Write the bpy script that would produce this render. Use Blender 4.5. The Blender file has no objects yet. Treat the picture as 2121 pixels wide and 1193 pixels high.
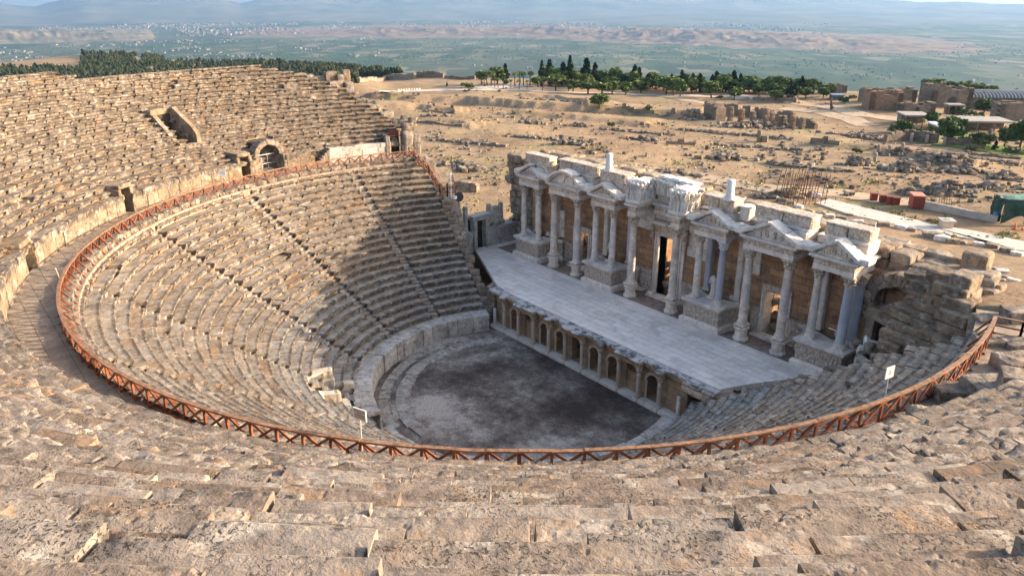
import bpy, math, random
import numpy as np
from mathutils import Matrix, Vector

SC = bpy.context.scene
COL = SC.collection
PI = math.pi
rnd = random.Random(7)
rng = np.random.default_rng(11)

# ------------------------------------------------------------------ camera
CAM = np.array([36.92695, -30.71212, 26.57246])
FWD = np.array([-0.72657848, 0.58425215, -0.36157037])
RGT = np.array([0.62710236, 0.7789354, -0.00150566])
UPV = np.array([-0.28076028, 0.22783562, 0.93234361])
FPX = 1549.885
cd = bpy.data.cameras.new('camera'); co = bpy.data.objects.new('camera', cd); COL.objects.link(co)
cd.sensor_width = 36.0; cd.lens = FPX / 2121.0 * 36.0; cd.clip_start = 0.1; cd.clip_end = 60000.0
co.matrix_world = Matrix([[RGT[i], UPV[i], -FWD[i], CAM[i]] for i in range(3)] + [[0, 0, 0, 1]])
SC.camera = co

# ------------------------------------------------------------------ sky and sun
SUN_AZ, SUN_EL = 58.0, 17.5           # azimuth counted from +X towards +Y
wd = bpy.data.worlds.new('World'); SC.world = wd; wd.use_nodes = True
wn = wd.node_tree
bg = wn.nodes['Background']
sk = wn.nodes.new('ShaderNodeTexSky'); sk.sky_type = 'NISHITA'; sk.sun_disc = False
sk.sun_elevation = math.radians(SUN_EL); sk.sun_rotation = math.radians(90 - SUN_AZ)
sk.altitude = 400; sk.air_density = 0.9; sk.dust_density = 3.5; sk.ozone_density = 0.0
wn.links.new(sk.outputs[0], bg.inputs[0]); bg.inputs[1].default_value = 0.15
ld = bpy.data.lights.new('sun', 'SUN'); ld.energy = 3.75; ld.angle = math.radians(0.5); ld.color = (1.0, 0.79, 0.57)
lo = bpy.data.objects.new('sun', ld); COL.objects.link(lo)
sd = Vector((math.cos(math.radians(SUN_AZ)) * math.cos(math.radians(SUN_EL)), math.sin(math.radians(SUN_AZ)) * math.cos(math.radians(SUN_EL)), math.sin(math.radians(SUN_EL))))
lo.rotation_euler = sd.to_track_quat('Z', 'Y').to_euler(); lo.location = (20, 60, 60)
SC.view_settings.view_transform = 'Standard'; SC.view_settings.look = 'None'
SC.view_settings.gamma = 1.0; SC.view_settings.exposure = 1.56; SC.view_settings.use_curve_mapping = False
SC.cycles.max_bounces = 6; SC.cycles.diffuse_bounces = 3; SC.cycles.volume_bounces = 0
SC.cycles.transparent_max_bounces = 6

# ------------------------------------------------------------------ noise
def _h(ix, iy, iz, s):
    with np.errstate(over='ignore'):
        n = (ix.astype(np.uint32) * np.uint32(374761393)) ^ (iy.astype(np.uint32) * np.uint32(668265263)) ^ (iz.astype(np.uint32) * np.uint32(2246822519)) ^ np.uint32((s * 3266489917) & 0xffffffff)
        n = (n ^ (n >> np.uint32(13))) * np.uint32(1274126177)
        n = n ^ (n >> np.uint32(16)); n = n * np.uint32(2654435761); n = n ^ (n >> np.uint32(15))
    return n.astype(np.float64) * (2.0 / 4294967295.0) - 1.0
def vnoise(P, s=0):
    f = np.floor(P); t = P - f; t = t * t * (3 - 2 * t); i = f.astype(np.int64)
    x, y, z = i[:, 0], i[:, 1], i[:, 2]
    def c(a, b, d): return _h(x + a, y + b, z + d, s)
    u, v, w = t[:, 0], t[:, 1], t[:, 2]
    a = c(0,0,0)*(1-u)+c(1,0,0)*u; b = c(0,1,0)*(1-u)+c(1,1,0)*u
    e = c(0,0,1)*(1-u)+c(1,0,1)*u; g = c(0,1,1)*(1-u)+c(1,1,1)*u
    return (a*(1-v)+b*v)*(1-w)+(e*(1-v)+g*v)*w
def fbm(P, o=3, s=0):
    P = np.asarray(P, float); r = np.zeros(len(P)); a = 1.0; tot = 0
    for k in range(o):
        r += a * vnoise(P * (2.03 ** k) + 17.3 * k, s + k); tot += a; a *= 0.5
    return r / tot * 1.3
def sst(a, b, x):
    t = np.clip((np.asarray(x, float) - a) / (b - a), 0, 1); return t * t * (3 - 2 * t)

# ------------------------------------------------------------------ materials
class NT:
    def __init__(self, name, rough=0.85, spec=0.25):
        self.m = bpy.data.materials.new(name); self.m.use_nodes = True
        self.t = self.m.node_tree; self.b = self.t.nodes['Principled BSDF']
        self.b.inputs['Roughness'].default_value = rough
        self.b.inputs['Specular IOR Level'].default_value = spec
        self.tc = self.t.nodes.new('ShaderNodeTexCoord'); self.co = self.tc.outputs['Object']
    def n(self, typ, **kw):
        d = self.t.nodes.new(typ)
        for k, v in kw.items():
            if k.startswith('_'): setattr(d, k[1:], v)
            else:
                key = int(k[1:]) if (k[0] == 'i' and k[1:].isdigit()) else k.replace('__', ' ')
                if hasattr(v, 'is_output'): self.t.links.new(v, d.inputs[key])
                else: d.inputs[key].default_value = v
        return d
    def noise(self, scale, detail=4, rough=0.6, co=None, dist=0.0):
        return self.n('ShaderNodeTexNoise', Vector=co or self.co, Scale=scale, Detail=detail, Roughness=rough, Distortion=dist).outputs[0]
    def voro(self, scale, feat='F1', out=0, co=None, rnds=1.0):
        return self.n('ShaderNodeTexVoronoi', _feature=feat, Vector=co or self.co, Scale=scale, Randomness=rnds).outputs[out]
    def ramp(self, fac, stops, interp='LINEAR'):
        d = self.n('ShaderNodeValToRGB', Fac=fac); r = d.color_ramp; r.interpolation = interp
        while len(r.elements) < len(stops): r.elements.new(0.5)
        for e, (p, c) in zip(r.elements, stops):
            e.position = p; e.color = (c, c, c, 1) if not hasattr(c, '__len__') else (*c, 1)
        return d.outputs[0]
    def mix(self, f, a, b, mode='MIX'):
        d = self.n('ShaderNodeMix', _data_type='RGBA', _blend_type=mode)
        for i, v in ((0, f), (6, a), (7, b)):
            if hasattr(v, 'is_output'): self.t.links.new(v, d.inputs[i])
            else: d.inputs[i].default_value = v if i == 0 else ((*v, 1) if len(v) == 3 else v)
        return d.outputs[2]
    def math(self, op, a, b=0.0, clamp=False):
        return self.n('ShaderNodeMath', _operation=op, _use_clamp=clamp, i0=a, i1=b).outputs[0]
    def attr(self, name): return self.n('ShaderNodeAttribute', _attribute_name=name).outputs['Fac']
    def mapping(self, scale=(1,1,1), rot=(0,0,0), loc=(0,0,0)):
        return self.n('ShaderNodeMapping', Vector=self.co, Scale=scale, Rotation=rot, Location=loc).outputs[0]
    def color(self, c):
        if hasattr(c, 'is_output'): self.t.links.new(c, self.b.inputs['Base Color'])
        else: self.b.inputs['Base Color'].default_value = (*c, 1)
    def bump(self, h, dist=0.05, st=1.0):
        d = self.n('ShaderNodeBump', Height=h, Distance=dist, Strength=st); self.t.links.new(d.outputs[0], self.b.inputs['Normal'])

def mat_travertine(name, cols, lichen, grey, crust=0.5, vary=0.5, bd=0.075, mc=0.62):
    m = NT(name, 0.92, 0.15)
    t = m.attr('tint')
    base = m.ramp(t, cols)
    big = m.noise(0.35, 3); mid = m.noise(2.2, 6, 0.68); fine = m.noise(11, 6, 0.72)
    c = m.mix(m.ramp(big, [(0.35, 0.0), (0.75, vary)]), base, grey)
    c = m.mix(mc, c, m.ramp(mid, [(0.28, (0.10, 0.085, 0.075)), (0.46, (0.44, 0.43, 0.42)), (0.60, (0.57, 0.55, 0.52)), (0.76, (0.97, 0.93, 0.86))]), 'OVERLAY')
    # lichen and black crust spread in patches of its own
    l = m.math('MULTIPLY', m.ramp(m.noise(3.1, 7, 0.75), [(0.47, 0.0), (0.60, 1.0)]), m.ramp(m.noise(0.8, 4), [(0.40, 0.0), (0.58, 1.0)]))
    c = m.mix(m.math('MULTIPLY', l, lichen), c, (0.085, 0.075, 0.068))
    # lichen likes the worn, exposed nosing of the seats
    lip = m.math('MULTIPLY', m.attr('lip'), m.ramp(m.noise(2.4, 6, 0.75, m.mapping(loc=(2, 5, 3))), [(0.47 - (crust - .5) * .3, 0.0), (0.56 - (crust - .5) * .3, 1.0)]))
    c = m.mix(m.math('MULTIPLY', lip, 0.85), c, (0.07, 0.058, 0.05))
    # ochre bleeding
    c = m.mix(m.math('MULTIPLY', m.ramp(m.noise(1.3, 3), [(0.56, 0.0), (0.7, 1.0)]), 0.55), c, (0.40, 0.235, 0.115))
    # pale worn patches
    c = m.mix(m.math('MULTIPLY', m.ramp(m.noise(1.7, 5, 0.7, m.mapping(loc=(9, 4, 2))), [(0.54, 0.0), (0.68, 1.0)]), 0.6), c, (0.60, 0.53, 0.44))
    pits = m.ramp(m.noise(24, 3, 0.55, None, 0.6), [(0.36, 0.0), (0.45, 1.0)])
    pm = m.ramp(m.noise(0.9, 4, 0.6, m.mapping(loc=(3, 7, 1))), [(0.47, 0.0), (0.6, 1.0)])
    pitd = m.math('MULTIPLY', m.math('SUBTRACT', 1.0, pits), pm)
    c = m.mix(m.math('MULTIPLY', pitd, 0.78), c, (0.055, 0.045, 0.04))
    c = m.mix(0.38, c, m.ramp(fine, [(0.28, (0.2, 0.19, 0.18)), (0.5, (0.5, 0.5, 0.5)), (0.75, (0.8, 0.78, 0.74))]), 'OVERLAY')
    m.color(c)
    h = m.math('ADD', m.math('MULTIPLY', fine, 0.55), m.math('MULTIPLY', mid, 0.9))
    h = m.math('SUBTRACT', h, m.math('MULTIPLY', pitd, 0.8))
    m.bump(h, bd, 0.9)
    return m.m
TRAV = mat_travertine('travertine', [(0.0, (0.211, 0.167, 0.128)), (0.3, (0.287, 0.233, 0.182)), (0.55, (0.244, 0.206, 0.170)), (0.8, (0.323, 0.273, 0.222)), (1.0, (0.247, 0.175, 0.119))], 0.8, (0.228, 0.198, 0.170), 0.64, 0.5, 0.075, 0.8)
TRAVN = mat_travertine('worn_travertine', [(0.0, (0.155, 0.116, 0.088)), (0.2, (0.281, 0.228, 0.183)), (0.4, (0.218, 0.168, 0.130)), (0.6, (0.290, 0.248, 0.209)), (0.8, (0.337, 0.288, 0.239)), (1.0, (0.208, 0.141, 0.095))], 0.5, (0.251, 0.212, 0.181), 0.3, 0.25, 0.05)
TRAVL = mat_travertine('crusted_travertine', [(0.0, (0.303, 0.241, 0.179)), (0.3, (0.388, 0.322, 0.253)), (0.55, (0.347, 0.297, 0.242)), (0.8, (0.423, 0.361, 0.291)), (1.0, (0.350, 0.241, 0.148))], 0.6, (0.314, 0.280, 0.245), 0.78)
BROWNW = mat_travertine('stained_wall_stone', [(0.0, (0.235, 0.169, 0.108)), (0.3, (0.307, 0.231, 0.159)), (0.6, (0.264, 0.202, 0.140)), (0.85, (0.336, 0.267, 0.195)), (1.0, (0.284, 0.181, 0.099))], 0.85, (0.222, 0.181, 0.139), 0.2)
MSEAT = mat_travertine('weathered_marble', [(0.0, (0.292, 0.267, 0.237)), (0.3, (0.378, 0.353, 0.318)), (0.6, (0.335, 0.318, 0.292)), (0.85, (0.430, 0.408, 0.374)), (1.0, (0.344, 0.284, 0.215))], 0.7, (0.292, 0.284, 0.271), 0.78)
MSLAB = mat_travertine('grey_marble_slab', [(0.0, (0.42, 0.40, 0.37)), (0.4, (0.52, 0.50, 0.465)), (0.8, (0.58, 0.55, 0.51)), (1.0, (0.48, 0.41, 0.33))], 0.6, (0.44, 0.43, 0.41), 0.1)
DARKROCK = mat_travertine('dark_stone', [(0.0, (0.25, 0.19, 0.13)), (0.4, (0.34, 0.27, 0.19)), (0.7, (0.28, 0.25, 0.21)), (1.0, (0.36, 0.22, 0.12))], 0.95, (0.26, 0.235, 0.21))
FIELDROCK = mat_travertine('field_stone', [(0.0, (0.126, 0.099, 0.077)), (0.4, (0.180, 0.149, 0.117)), (0.85, (0.216, 0.184, 0.149)), (1.0, (0.360, 0.333, 0.297))], 0.9, (0.153, 0.131, 0.108))

def mat_marble(name, a, b, stain, carve=0.0, blue=0.35):
    m = NT(name, 0.55, 0.4)
    t = m.attr('tint')
    v = m.noise(1.2, 6, 0.65, dist=1.6)
    c = m.mix(m.ramp(v, [(0.35, 0.0), (0.6, 1.0)]), a, b)
    c = m.mix(m.math('MULTIPLY', m.ramp(m.noise(0.55, 2, 0.5, m.mapping(loc=(5, 1, 8))), [(0.5, 0.0), (0.62, 1.0)]), blue), c, (0.36, 0.39, 0.46))
    c = m.mix(m.math('MULTIPLY', m.ramp(m.noise(1.9, 6, 0.7), [(0.5, 0.0), (0.68, 1.0)]), stain), c, (0.36, 0.25, 0.16))
    c = m.mix(m.math('MULTIPLY', m.ramp(m.noise(4.2, 6, 0.75), [(0.56, 0.0), (0.7, 1.0)]), 0.6), c, (0.17, 0.155, 0.145))
    c = m.mix(0.35, c, m.ramp(t, [(0.0, (0.36, 0.35, 0.34)), (0.5, (0.5, 0.5, 0.5)), (1.0, (0.62, 0.62, 0.63))]), 'OVERLAY')
    h = m.noise(9, 5, 0.7)
    if carve:
        sw = m.n('ShaderNodeTexVoronoi', _feature='SMOOTH_F1', Vector=m.n('ShaderNodeMapping', Vector=m.co, Scale=(1, 1, 0.75)).outputs[0], Scale=6.5).outputs[0]
        fi = m.voro(15, 'F1')
        cv = m.math('ADD', m.math('MULTIPLY', sw, 1.1), m.math('MULTIPLY', fi, 0.5))
        c = m.mix(m.math('MULTIPLY', m.ramp(cv, [(0.55, 0.0), (0.95, 1.0)]), 0.6), c, (0.20, 0.14, 0.095))
        h = m.math('SUBTRACT', m.math('MULTIPLY', h, 0.25), m.math('MULTIPLY', cv, carve))
    m.color(c); m.bump(h, 0.06, 0.8)
    return m.m
MARB = mat_marble('marble', (0.87, 0.78, 0.67), (0.66, 0.57, 0.48), 0.5)
MARBW = mat_marble('white_marble', (0.744, 0.698, 0.632), (0.651, 0.605, 0.539), 0.4, 0, 0.15)
MARBC = mat_marble('carved_marble', (0.76, 0.64, 0.51), (0.62, 0.50, 0.385), 0.6, 1.0, 0.1)
MARBB = mat_marble('blue_grey_marble', (0.42, 0.44, 0.50), (0.52, 0.52, 0.54), 0.15, 0, 0.8)
WALLM = mat_marble('limestone', (0.571, 0.498, 0.409), (0.479, 0.406, 0.322), 0.75, 0, 0.0)

def mat_masonry(name, c1, c2, mortar, scale, bw, bh, axes='xz', stain=(0.09, 0.075, 0.065)):
    m = NT(name, 0.9, 0.15)
    if axes == 'xz':
        s = m.n('ShaderNodeSeparateXYZ', Vector=m.co)
        vec = m.n('ShaderNodeCombineXYZ', i0=m.math('ADD', s.outputs[0], s.outputs[1]), i1=s.outputs[2], i2=0.0).outputs[0]
    else: vec = m.co
    wob = m.n('ShaderNodeTexNoise', Vector=m.co, Scale=1.1, Detail=3).outputs['Color']
    vec = m.mix(0.035, vec, wob, 'ADD')
    br = m.n('ShaderNodeTexBrick', Vector=vec, Color1=(*c1, 1), Color2=(*c2, 1), Mortar=(*mortar, 1), Scale=scale, Mortar__Size=0.012, Mortar__Smooth=0.3, Brick__Width=bw, Row__Height=bh)
    c = m.mix(0.7, br.outputs[0], m.ramp(m.noise(2.6, 7, 0.72), [(0.25, (0.2, 0.19, 0.18)), (0.5, (0.5, 0.5, 0.5)), (0.75, (0.82, 0.8, 0.76))]), 'OVERLAY')
    c = m.mix(m.math('MULTIPLY', m.ramp(m.noise(0.55, 5), [(0.52, 0.0), (0.66, 1.0)]), 0.75), c, stain)
    m.color(c)
    h = m.math('SUBTRACT', m.math('MULTIPLY', m.noise(6, 6, 0.7), 0.7), br.outputs[1])
    m.bump(h, 0.05, 0.9)
    return m.m
BRICK = mat_masonry('orange_ashlar', (0.47, 0.28, 0.155), (0.31, 0.18, 0.105), (0.15, 0.09, 0.055), 1.0, 1.3, 0.52)
ASHLAR = mat_masonry('ochre_ashlar', (0.42, 0.30, 0.19), (0.34, 0.235, 0.145), (0.16, 0.11, 0.07), 1.0, 1.1, 0.5, stain=(0.24, 0.17, 0.11))
RUINW = mat_masonry('ruin_masonry', (0.238, 0.183, 0.136), (0.170, 0.132, 0.102), (0.076, 0.060, 0.047), 1.0, 1.2, 0.5)
RUINB = mat_masonry('ruin_brick', (0.306, 0.191, 0.123), (0.238, 0.149, 0.098), (0.128, 0.085, 0.060), 1.0, 0.7, 0.3)
PAVE = mat_masonry('stage_paving', (0.86, 0.77, 0.69), (0.74, 0.65, 0.575), (0.42, 0.36, 0.31), 1.0, 1.7, 0.66, 'xy', (0.56, 0.48, 0.42))
WALK = mat_masonry('walkway_paving', (0.340, 0.276, 0.212), (0.281, 0.225, 0.170), (0.170, 0.128, 0.093), 1.0, 1.1, 0.8, 'xy', (0.212, 0.170, 0.132))

def mat_simple(name, c, rough=0.7, var=0.25, scale=3.0, metal=0.0, bump=0.02, spec=0.3):
    m = NT(name, rough, spec); m.b.inputs['Metallic'].default_value = metal
    f = m.noise(scale, 5, 0.65)
    k = [tuple(max(0, x * (1 + s * var)) for x in c) for s in (-1.5, 0, 1.2)]
    m.color(m.ramp(f, [(0.25, k[0]), (0.5, k[1]), (0.75, k[2])])); m.bump(f, bump, 0.6)
    return m.m
def mat_wood():
    m = NT('stained_wood', 0.55, 0.35)
    f = m.noise(3.0, 5, 0.6); t = m.attr('tint')
    c = m.ramp(f, [(0.25, (0.085, 0.026, 0.012)), (0.5, (0.18, 0.054, 0.022)), (0.75, (0.28, 0.105, 0.046))])
    c = m.mix(0.7, c, m.ramp(t, [(0.0, (0.25, 0.26, 0.27)), (1.0, (0.72, 0.68, 0.62))]), 'OVERLAY')
    m.color(c); m.bump(m.noise(40, 3), 0.004, 0.5)
    return m.m
WOOD = mat_wood()
WOODTOP = mat_simple('weathered_wood', (0.261, 0.140, 0.077), 0.6, 0.5, 5.0)
IRON = mat_simple('dark_iron', (0.035, 0.03, 0.03), 0.6, 0.3, 8)
GREYMETAL = mat_simple('grey_metal', (0.33, 0.33, 0.34), 0.45, 0.2, 6, 0.6)
WHITEP = mat_simple('white_paint', (0.78, 0.77, 0.74), 0.5, 0.08, 4)
SIGNF = mat_simple('sign_face', (0.62, 0.56, 0.48), 0.5, 0.06, 6)
INK = mat_simple('sign_ink', (0.05, 0.045, 0.04), 0.6, 0.1, 6)
RED = mat_simple('red_paint', (0.260, 0.062, 0.037), 0.6, 0.3, 2.0)
REDIRON = mat_simple('red_iron', (0.126, 0.023, 0.016), 0.6, 0.3, 3)
BLUE = mat_simple('blue_plastic', (0.05, 0.17, 0.42), 0.45, 0.15, 4)
TARP = mat_simple('green_tarp', (0.021, 0.059, 0.045), 0.75, 0.4, 1.6, bump=0.1)
CONC = mat_simple('concrete', (0.493, 0.459, 0.399), 0.9, 0.14, 1.2)
BEIGE = mat_simple('beige_render', (0.56, 0.45, 0.33), 0.85, 0.12, 1.5)
RUST = mat_simple('rusty_steel', (0.13, 0.06, 0.035), 0.8, 0.4, 5)
ROOFW = mat_simple('pale_roof', (0.303, 0.278, 0.246), 0.8, 0.12, 0.6)
ROOFG = mat_simple('glazed_roof', (0.13, 0.13, 0.135), 0.7, 0.2, 0.8)
GLASS = mat_simple('dark_glass', (0.05, 0.055, 0.06), 0.2, 0.2, 1)
DARKV = mat_simple('painted_interior_shade', (0.06, 0.05, 0.042), 0.95, 0.3, 2)  # near-black colour stands in for the shade inside openings
BARK = mat_simple('bark', (0.11, 0.075, 0.05), 0.9, 0.4, 6)
def mat_leaf(name, a, b, c):
    m = NT(name, 0.7, 0.2)
    t = m.attr('tint')
    m.color(m.ramp(t, [(0.0, a), (0.55, b), (1.0, c)])); return m.m
L_PINE = mat_leaf('pine_leaf', (0.045, 0.075, 0.02), (0.11, 0.15, 0.036), (0.22, 0.25, 0.065))
L_FOREST = mat_leaf('forest_leaf', (0.009, 0.015, 0.006), (0.019, 0.028, 0.009), (0.036, 0.044, 0.014))
L_DARK = mat_leaf('cypress_leaf', (0.008, 0.02, 0.008), (0.018, 0.036, 0.014), (0.04, 0.06, 0.022))
L_GREEN = mat_leaf('green_leaf', (0.03, 0.06, 0.014), (0.065, 0.11, 0.026), (0.13, 0.18, 0.05))
L_OLIVE = mat_leaf('olive_leaf', (0.05, 0.07, 0.022), (0.10, 0.125, 0.04), (0.17, 0.19, 0.07))
L_PALM = mat_leaf('palm_leaf', (0.03, 0.05, 0.016), (0.07, 0.10, 0.034), (0.16, 0.17, 0.07))
GRASS = mat_leaf('weed_leaf', (0.10, 0.12, 0.025), (0.24, 0.22, 0.075), (0.42, 0.33, 0.15))

# ------------------------------------------------------------------ mesh helpers
def tag(o, label=None, cat=None, group=None, kind=None):
    if label: o['label'] = label
    if cat: o['category'] = cat
    if group: o['group'] = group
    if kind: o['kind'] = kind
    return o
def root_loc(p):
    v = np.zeros(3)
    while p is not None: v += np.array(p.location); p = p.parent
    return v
def mk(name, V, F, mat, parent=None, smooth=False, tint=None, F3=None, loc=None, lip=None):
    V = np.asarray(V, float).reshape(-1, 3).copy()
    if parent is not None: V -= root_loc(parent)
    if loc is not None: V -= np.array(loc)
    F = np.asarray(F, np.int32).reshape(-1, 4) if F is not None and len(F) else np.zeros((0, 4), np.int32)
    T = np.asarray(F3, np.int32).reshape(-1, 3) if F3 is not None and len(F3) else np.zeros((0, 3), np.int32)
    me = bpy.data.meshes.new(name)
    me.vertices.add(len(V)); me.vertices.foreach_set('co', V.ravel().astype(np.float32))
    nl = len(F) * 4 + len(T) * 3
    me.loops.add(nl); me.loops.foreach_set('vertex_index', np.concatenate([F.ravel(), T.ravel()]).astype(np.int32))
    me.polygons.add(len(F) + len(T))
    st = np.concatenate([np.arange(len(F)) * 4, len(F) * 4 + np.arange(len(T)) * 3]).astype(np.int32)
    me.polygons.foreach_set('loop_start', st)
    me.polygons.foreach_set('use_smooth', np.full(len(F) + len(T), bool(smooth)))
    me.update(calc_edges=True)
    if tint is not None:
        a = me.attributes.new('tint', 'FLOAT', 'POINT'); a.data.foreach_set('value', np.asarray(tint, np.float32))
    if lip is not None:
        a = me.attributes.new('lip', 'FLOAT', 'POINT'); a.data.foreach_set('value', np.asarray(lip, np.float32))
    if mat: me.materials.append(mat)
    o = bpy.data.objects.new(name, me); COL.objects.link(o)
    if loc is not None: o.location = loc
    if parent is not None: o.parent = parent
    return o
def thing(name, label, cat, loc=(0, 0, 0), group=None):
    o = bpy.data.objects.new(name, None); COL.objects.link(o); o.location = loc; o.empty_display_size = 0.3
    return tag(o, label, cat, group)
def copy_tree(o, parent=None):
    c = o.copy(); COL.objects.link(c); c.parent = parent
    for ch in o.children: copy_tree(ch, c)
    return c

_CUBE = {}
def cube_grid(n):
    """unit cube surface with n x n faces per side; merged vertices"""
    if n in _CUBE: return _CUBE[n]
    idx = {}; V = []; F = []
    def vid(p):
        k = tuple(np.round(p, 5))
        if k not in idx: idx[k] = len(V); V.append(p)
        return idx[k]
    for ax in range(3):
        for sg in (-1, 1):
            u, v = (ax + 1) % 3, (ax + 2) % 3
            for i in range(n):
                for j in range(n):
                    q = []
                    for a, b in ((0, 0), (1, 0), (1, 1), (0, 1)):
                        p = np.zeros(3); p[ax] = sg; p[u] = -1 + 2 * (i + a) / n; p[v] = -1 + 2 * (j + b) / n; q.append(vid(p))
                    F.append(q if sg > 0 else q[::-1])
    _CUBE[n] = (np.array(V), np.array(F)); return _CUBE[n]
def rotz(a): c, s = math.cos(a), math.sin(a); return np.array([[c, -s, 0], [s, c, 0], [0, 0, 1]])
def euler(ax, ay, az):
    cx_, sx = math.cos(ax), math.sin(ax); cy_, sy = math.cos(ay), math.sin(ay)
    return rotz(az) @ np.array([[cy_, 0, sy], [0, 1, 0], [-sy, 0, cy_]]) @ np.array([[1, 0, 0], [0, cx_, -sx], [0, sx, cx_]])

class MB:
    def __init__(s): s.V = []; s.F = []; s.T = []; s.t = []; s.n = 0
    def add(s, V, F, tint=None, T=None):
        V = np.asarray(V, float).reshape(-1, 3)
        if F is not None and len(F): s.F.append(np.asarray(F).reshape(-1, 4) + s.n)
        if T is not None and len(T): s.T.append(np.asarray(T).reshape(-1, 3) + s.n)
        s.V.append(V); s.n += len(V)
        if tint is None: tint = rnd.random()
        s.t.append(np.full(len(V), tint) if np.isscalar(tint) else np.asarray(tint)); return s
    def box(s, c, d, R=None, tint=None):
        V, F = cube_grid(1); V = V * (np.array(d) / 2)
        if R is not None: V = V @ (R if np.ndim(R) == 2 else rotz(R)).T
        return s.add(V + np.array(c), F, tint)
    def bb(s, a, b, tint=None):
        a, b = np.array(a, float), np.array(b, float); return s.box((a + b) / 2, np.abs(b - a), None, tint)
    def rock(s, c, d, R=None, n=4, k=9, amp=0.06, fr=1.6, tint=None, seed=0):
        V, F = cube_grid(n); p = V / (np.abs(V) ** k).sum(1, keepdims=True) ** (1.0 / k)
        V = p * (np.array(d) / 2)
        if R is not None: V = V @ (R if np.ndim(R) == 2 else rotz(R)).T
        V = V + np.array(c); q = V * fr + seed * 3.7
        D = np.c_[fbm(q, 3, 1 + seed), fbm(q, 3, 5 + seed), fbm(q, 3, 9 + seed)]
        return s.add(V + D * amp, F, tint)
    def lathe(s, c, prof, n=20, rad=None, tint=None, cap=True):
        """prof = [(r, z)], rad(th, i) -> radius factor"""
        th = np.arange(n) * 2 * PI / n; V = []
        for i, (r, z) in enumerate(prof):
            f = 1.0 if rad is None else rad(th, i)
            V.append(np.c_[r * f * np.cos(th), r * f * np.sin(th), np.full(n, z)])
        V = np.concatenate(V) + np.array(c); m = len(prof); F = []
        for i in range(m - 1):
            for j in range(n): F.append((i * n + j, i * n + (j + 1) % n, (i + 1) * n + (j + 1) % n, (i + 1) * n + j))
        T = []
        if cap:
            V = np.concatenate([V, [np.array(c) + (0, 0, prof[-1][1])]]); k = len(V) - 1
            T = [((m - 1) * n + j, (m - 1) * n + (j + 1) % n, k) for j in range(n)]
        return s.add(V, F, tint, T)
    def tube(s, pts, r, n=8, tint=None):
        pts = np.array(pts, float); m = len(pts); rr = np.full(m, r) if np.isscalar(r) else np.array(r); V = []
        for i in range(m):
            d = pts[min(i + 1, m - 1)] - pts[max(i - 1, 0)]; d = d / (np.linalg.norm(d) + 1e-9)
            a = np.cross(d, [0.31, 0.17, 0.93]) if abs(d[2]) < 0.95 else np.cross(d, [1, 0.1, 0]); a /= np.linalg.norm(a); b = np.cross(d, a)
            th = np.arange(n) * 2 * PI / n
            V.append(pts[i] + rr[i] * (np.outer(np.cos(th), a) + np.outer(np.sin(th), b)))
        V = np.concatenate(V); F = [(i * n + j, i * n + (j + 1) % n, (i + 1) * n + (j + 1) % n, (i + 1) * n + j) for i in range(m - 1) for j in range(n)]
        k = len(V); V = np.concatenate([V, [pts[0]], [pts[-1]]])
        T = [((j + 1) % n, j, k) for j in range(n)] + [((m - 1) * n + j, (m - 1) * n + (j + 1) % n, k + 1) for j in range(n)]
        return s.add(V, F, tint, T)
    def beam(s, p, q, w, h, tint=None, up=(0, 0, 1)):
        p, q = np.array(p, float), np.array(q, float); d = q - p; L = np.linalg.norm(d); d /= L
        u = np.array(up, float); sd_ = np.cross(d, u)
        if np.linalg.norm(sd_) < 1e-4: sd_ = np.cross(d, [1, 0, 0])
        sd_ /= np.linalg.norm(sd_); u = np.cross(sd_, d)
        V, F = cube_grid(1); M = np.c_[d * L / 2, sd_ * w / 2, u * h / 2]
        return s.add(V @ M.T + (p + q) / 2, F, tint)
    def prism(s, poly, axis_p, axis_u, axis_v, ext, tint=None):
        """poly (u,v) convex-ish fan extruded along ext"""
        poly = np.array(poly, float); n = len(poly); o = np.array(axis_p, float); e = np.array(ext, float)
        A = o + np.outer(poly[:, 0], axis_u) + np.outer(poly[:, 1], axis_v); B = A + e
        c0, c1 = A.mean(0), B.mean(0); V = np.concatenate([A, B, [c0], [c1]])
        F = [(j, (j + 1) % n, n + (j + 1) % n, n + j) for j in range(n)]
        T = [((j + 1) % n, j, 2 * n) for j in range(n)] + [(n + j, n + (j + 1) % n, 2 * n + 1) for j in range(n)]
        return s.add(V, F, tint, T)
    def sheet(s, A, B, tint=None):
        """quad strip between two polylines"""
        A, B = np.array(A, float), np.array(B, float); n = len(A)
        return s.add(np.concatenate([A, B]), [(i, i + 1, n + i + 1, n + i) for i in range(n - 1)], tint)
    def roughen(s, amp=.03, fr=2.0, seed=3):
        s.V = [v + amp * np.c_[fbm(v * fr, 2, seed), fbm(v * fr, 2, seed + 4), fbm(v * fr, 2, seed + 8)] for v in s.V]; return s
    def build(s, name, mat, parent=None, smooth=False, loc=None):
        if not s.V: return None
        return mk(name, np.concatenate(s.V), np.concatenate(s.F) if s.F else None, mat, parent, smooth, np.concatenate(s.t), np.concatenate(s.T) if s.T else None, loc)
def grid_faces(nu, nv, off=0):
    i, j = np.meshgrid(np.arange(nu - 1), np.arange(nv - 1), indexing='ij'); a = (i * nv + j).ravel() + off
    return np.c_[a, a + nv, a + nv + 1, a + 1]

# ------------------------------------------------------------------ terrain height
def ray_dir(px, py):
    v = FWD + RGT * ((px - 1060.5) / FPX) - UPV * ((py - 596.5) / FPX); return v / np.linalg.norm(v)
def bearing(px, py=150):
    v = ray_dir(px, py); return math.atan2(v[1], v[0]) % (2 * PI)
def elev(px, py):
    v = ray_dir(px, py); return v[2] / math.hypot(v[0], v[1])
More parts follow.
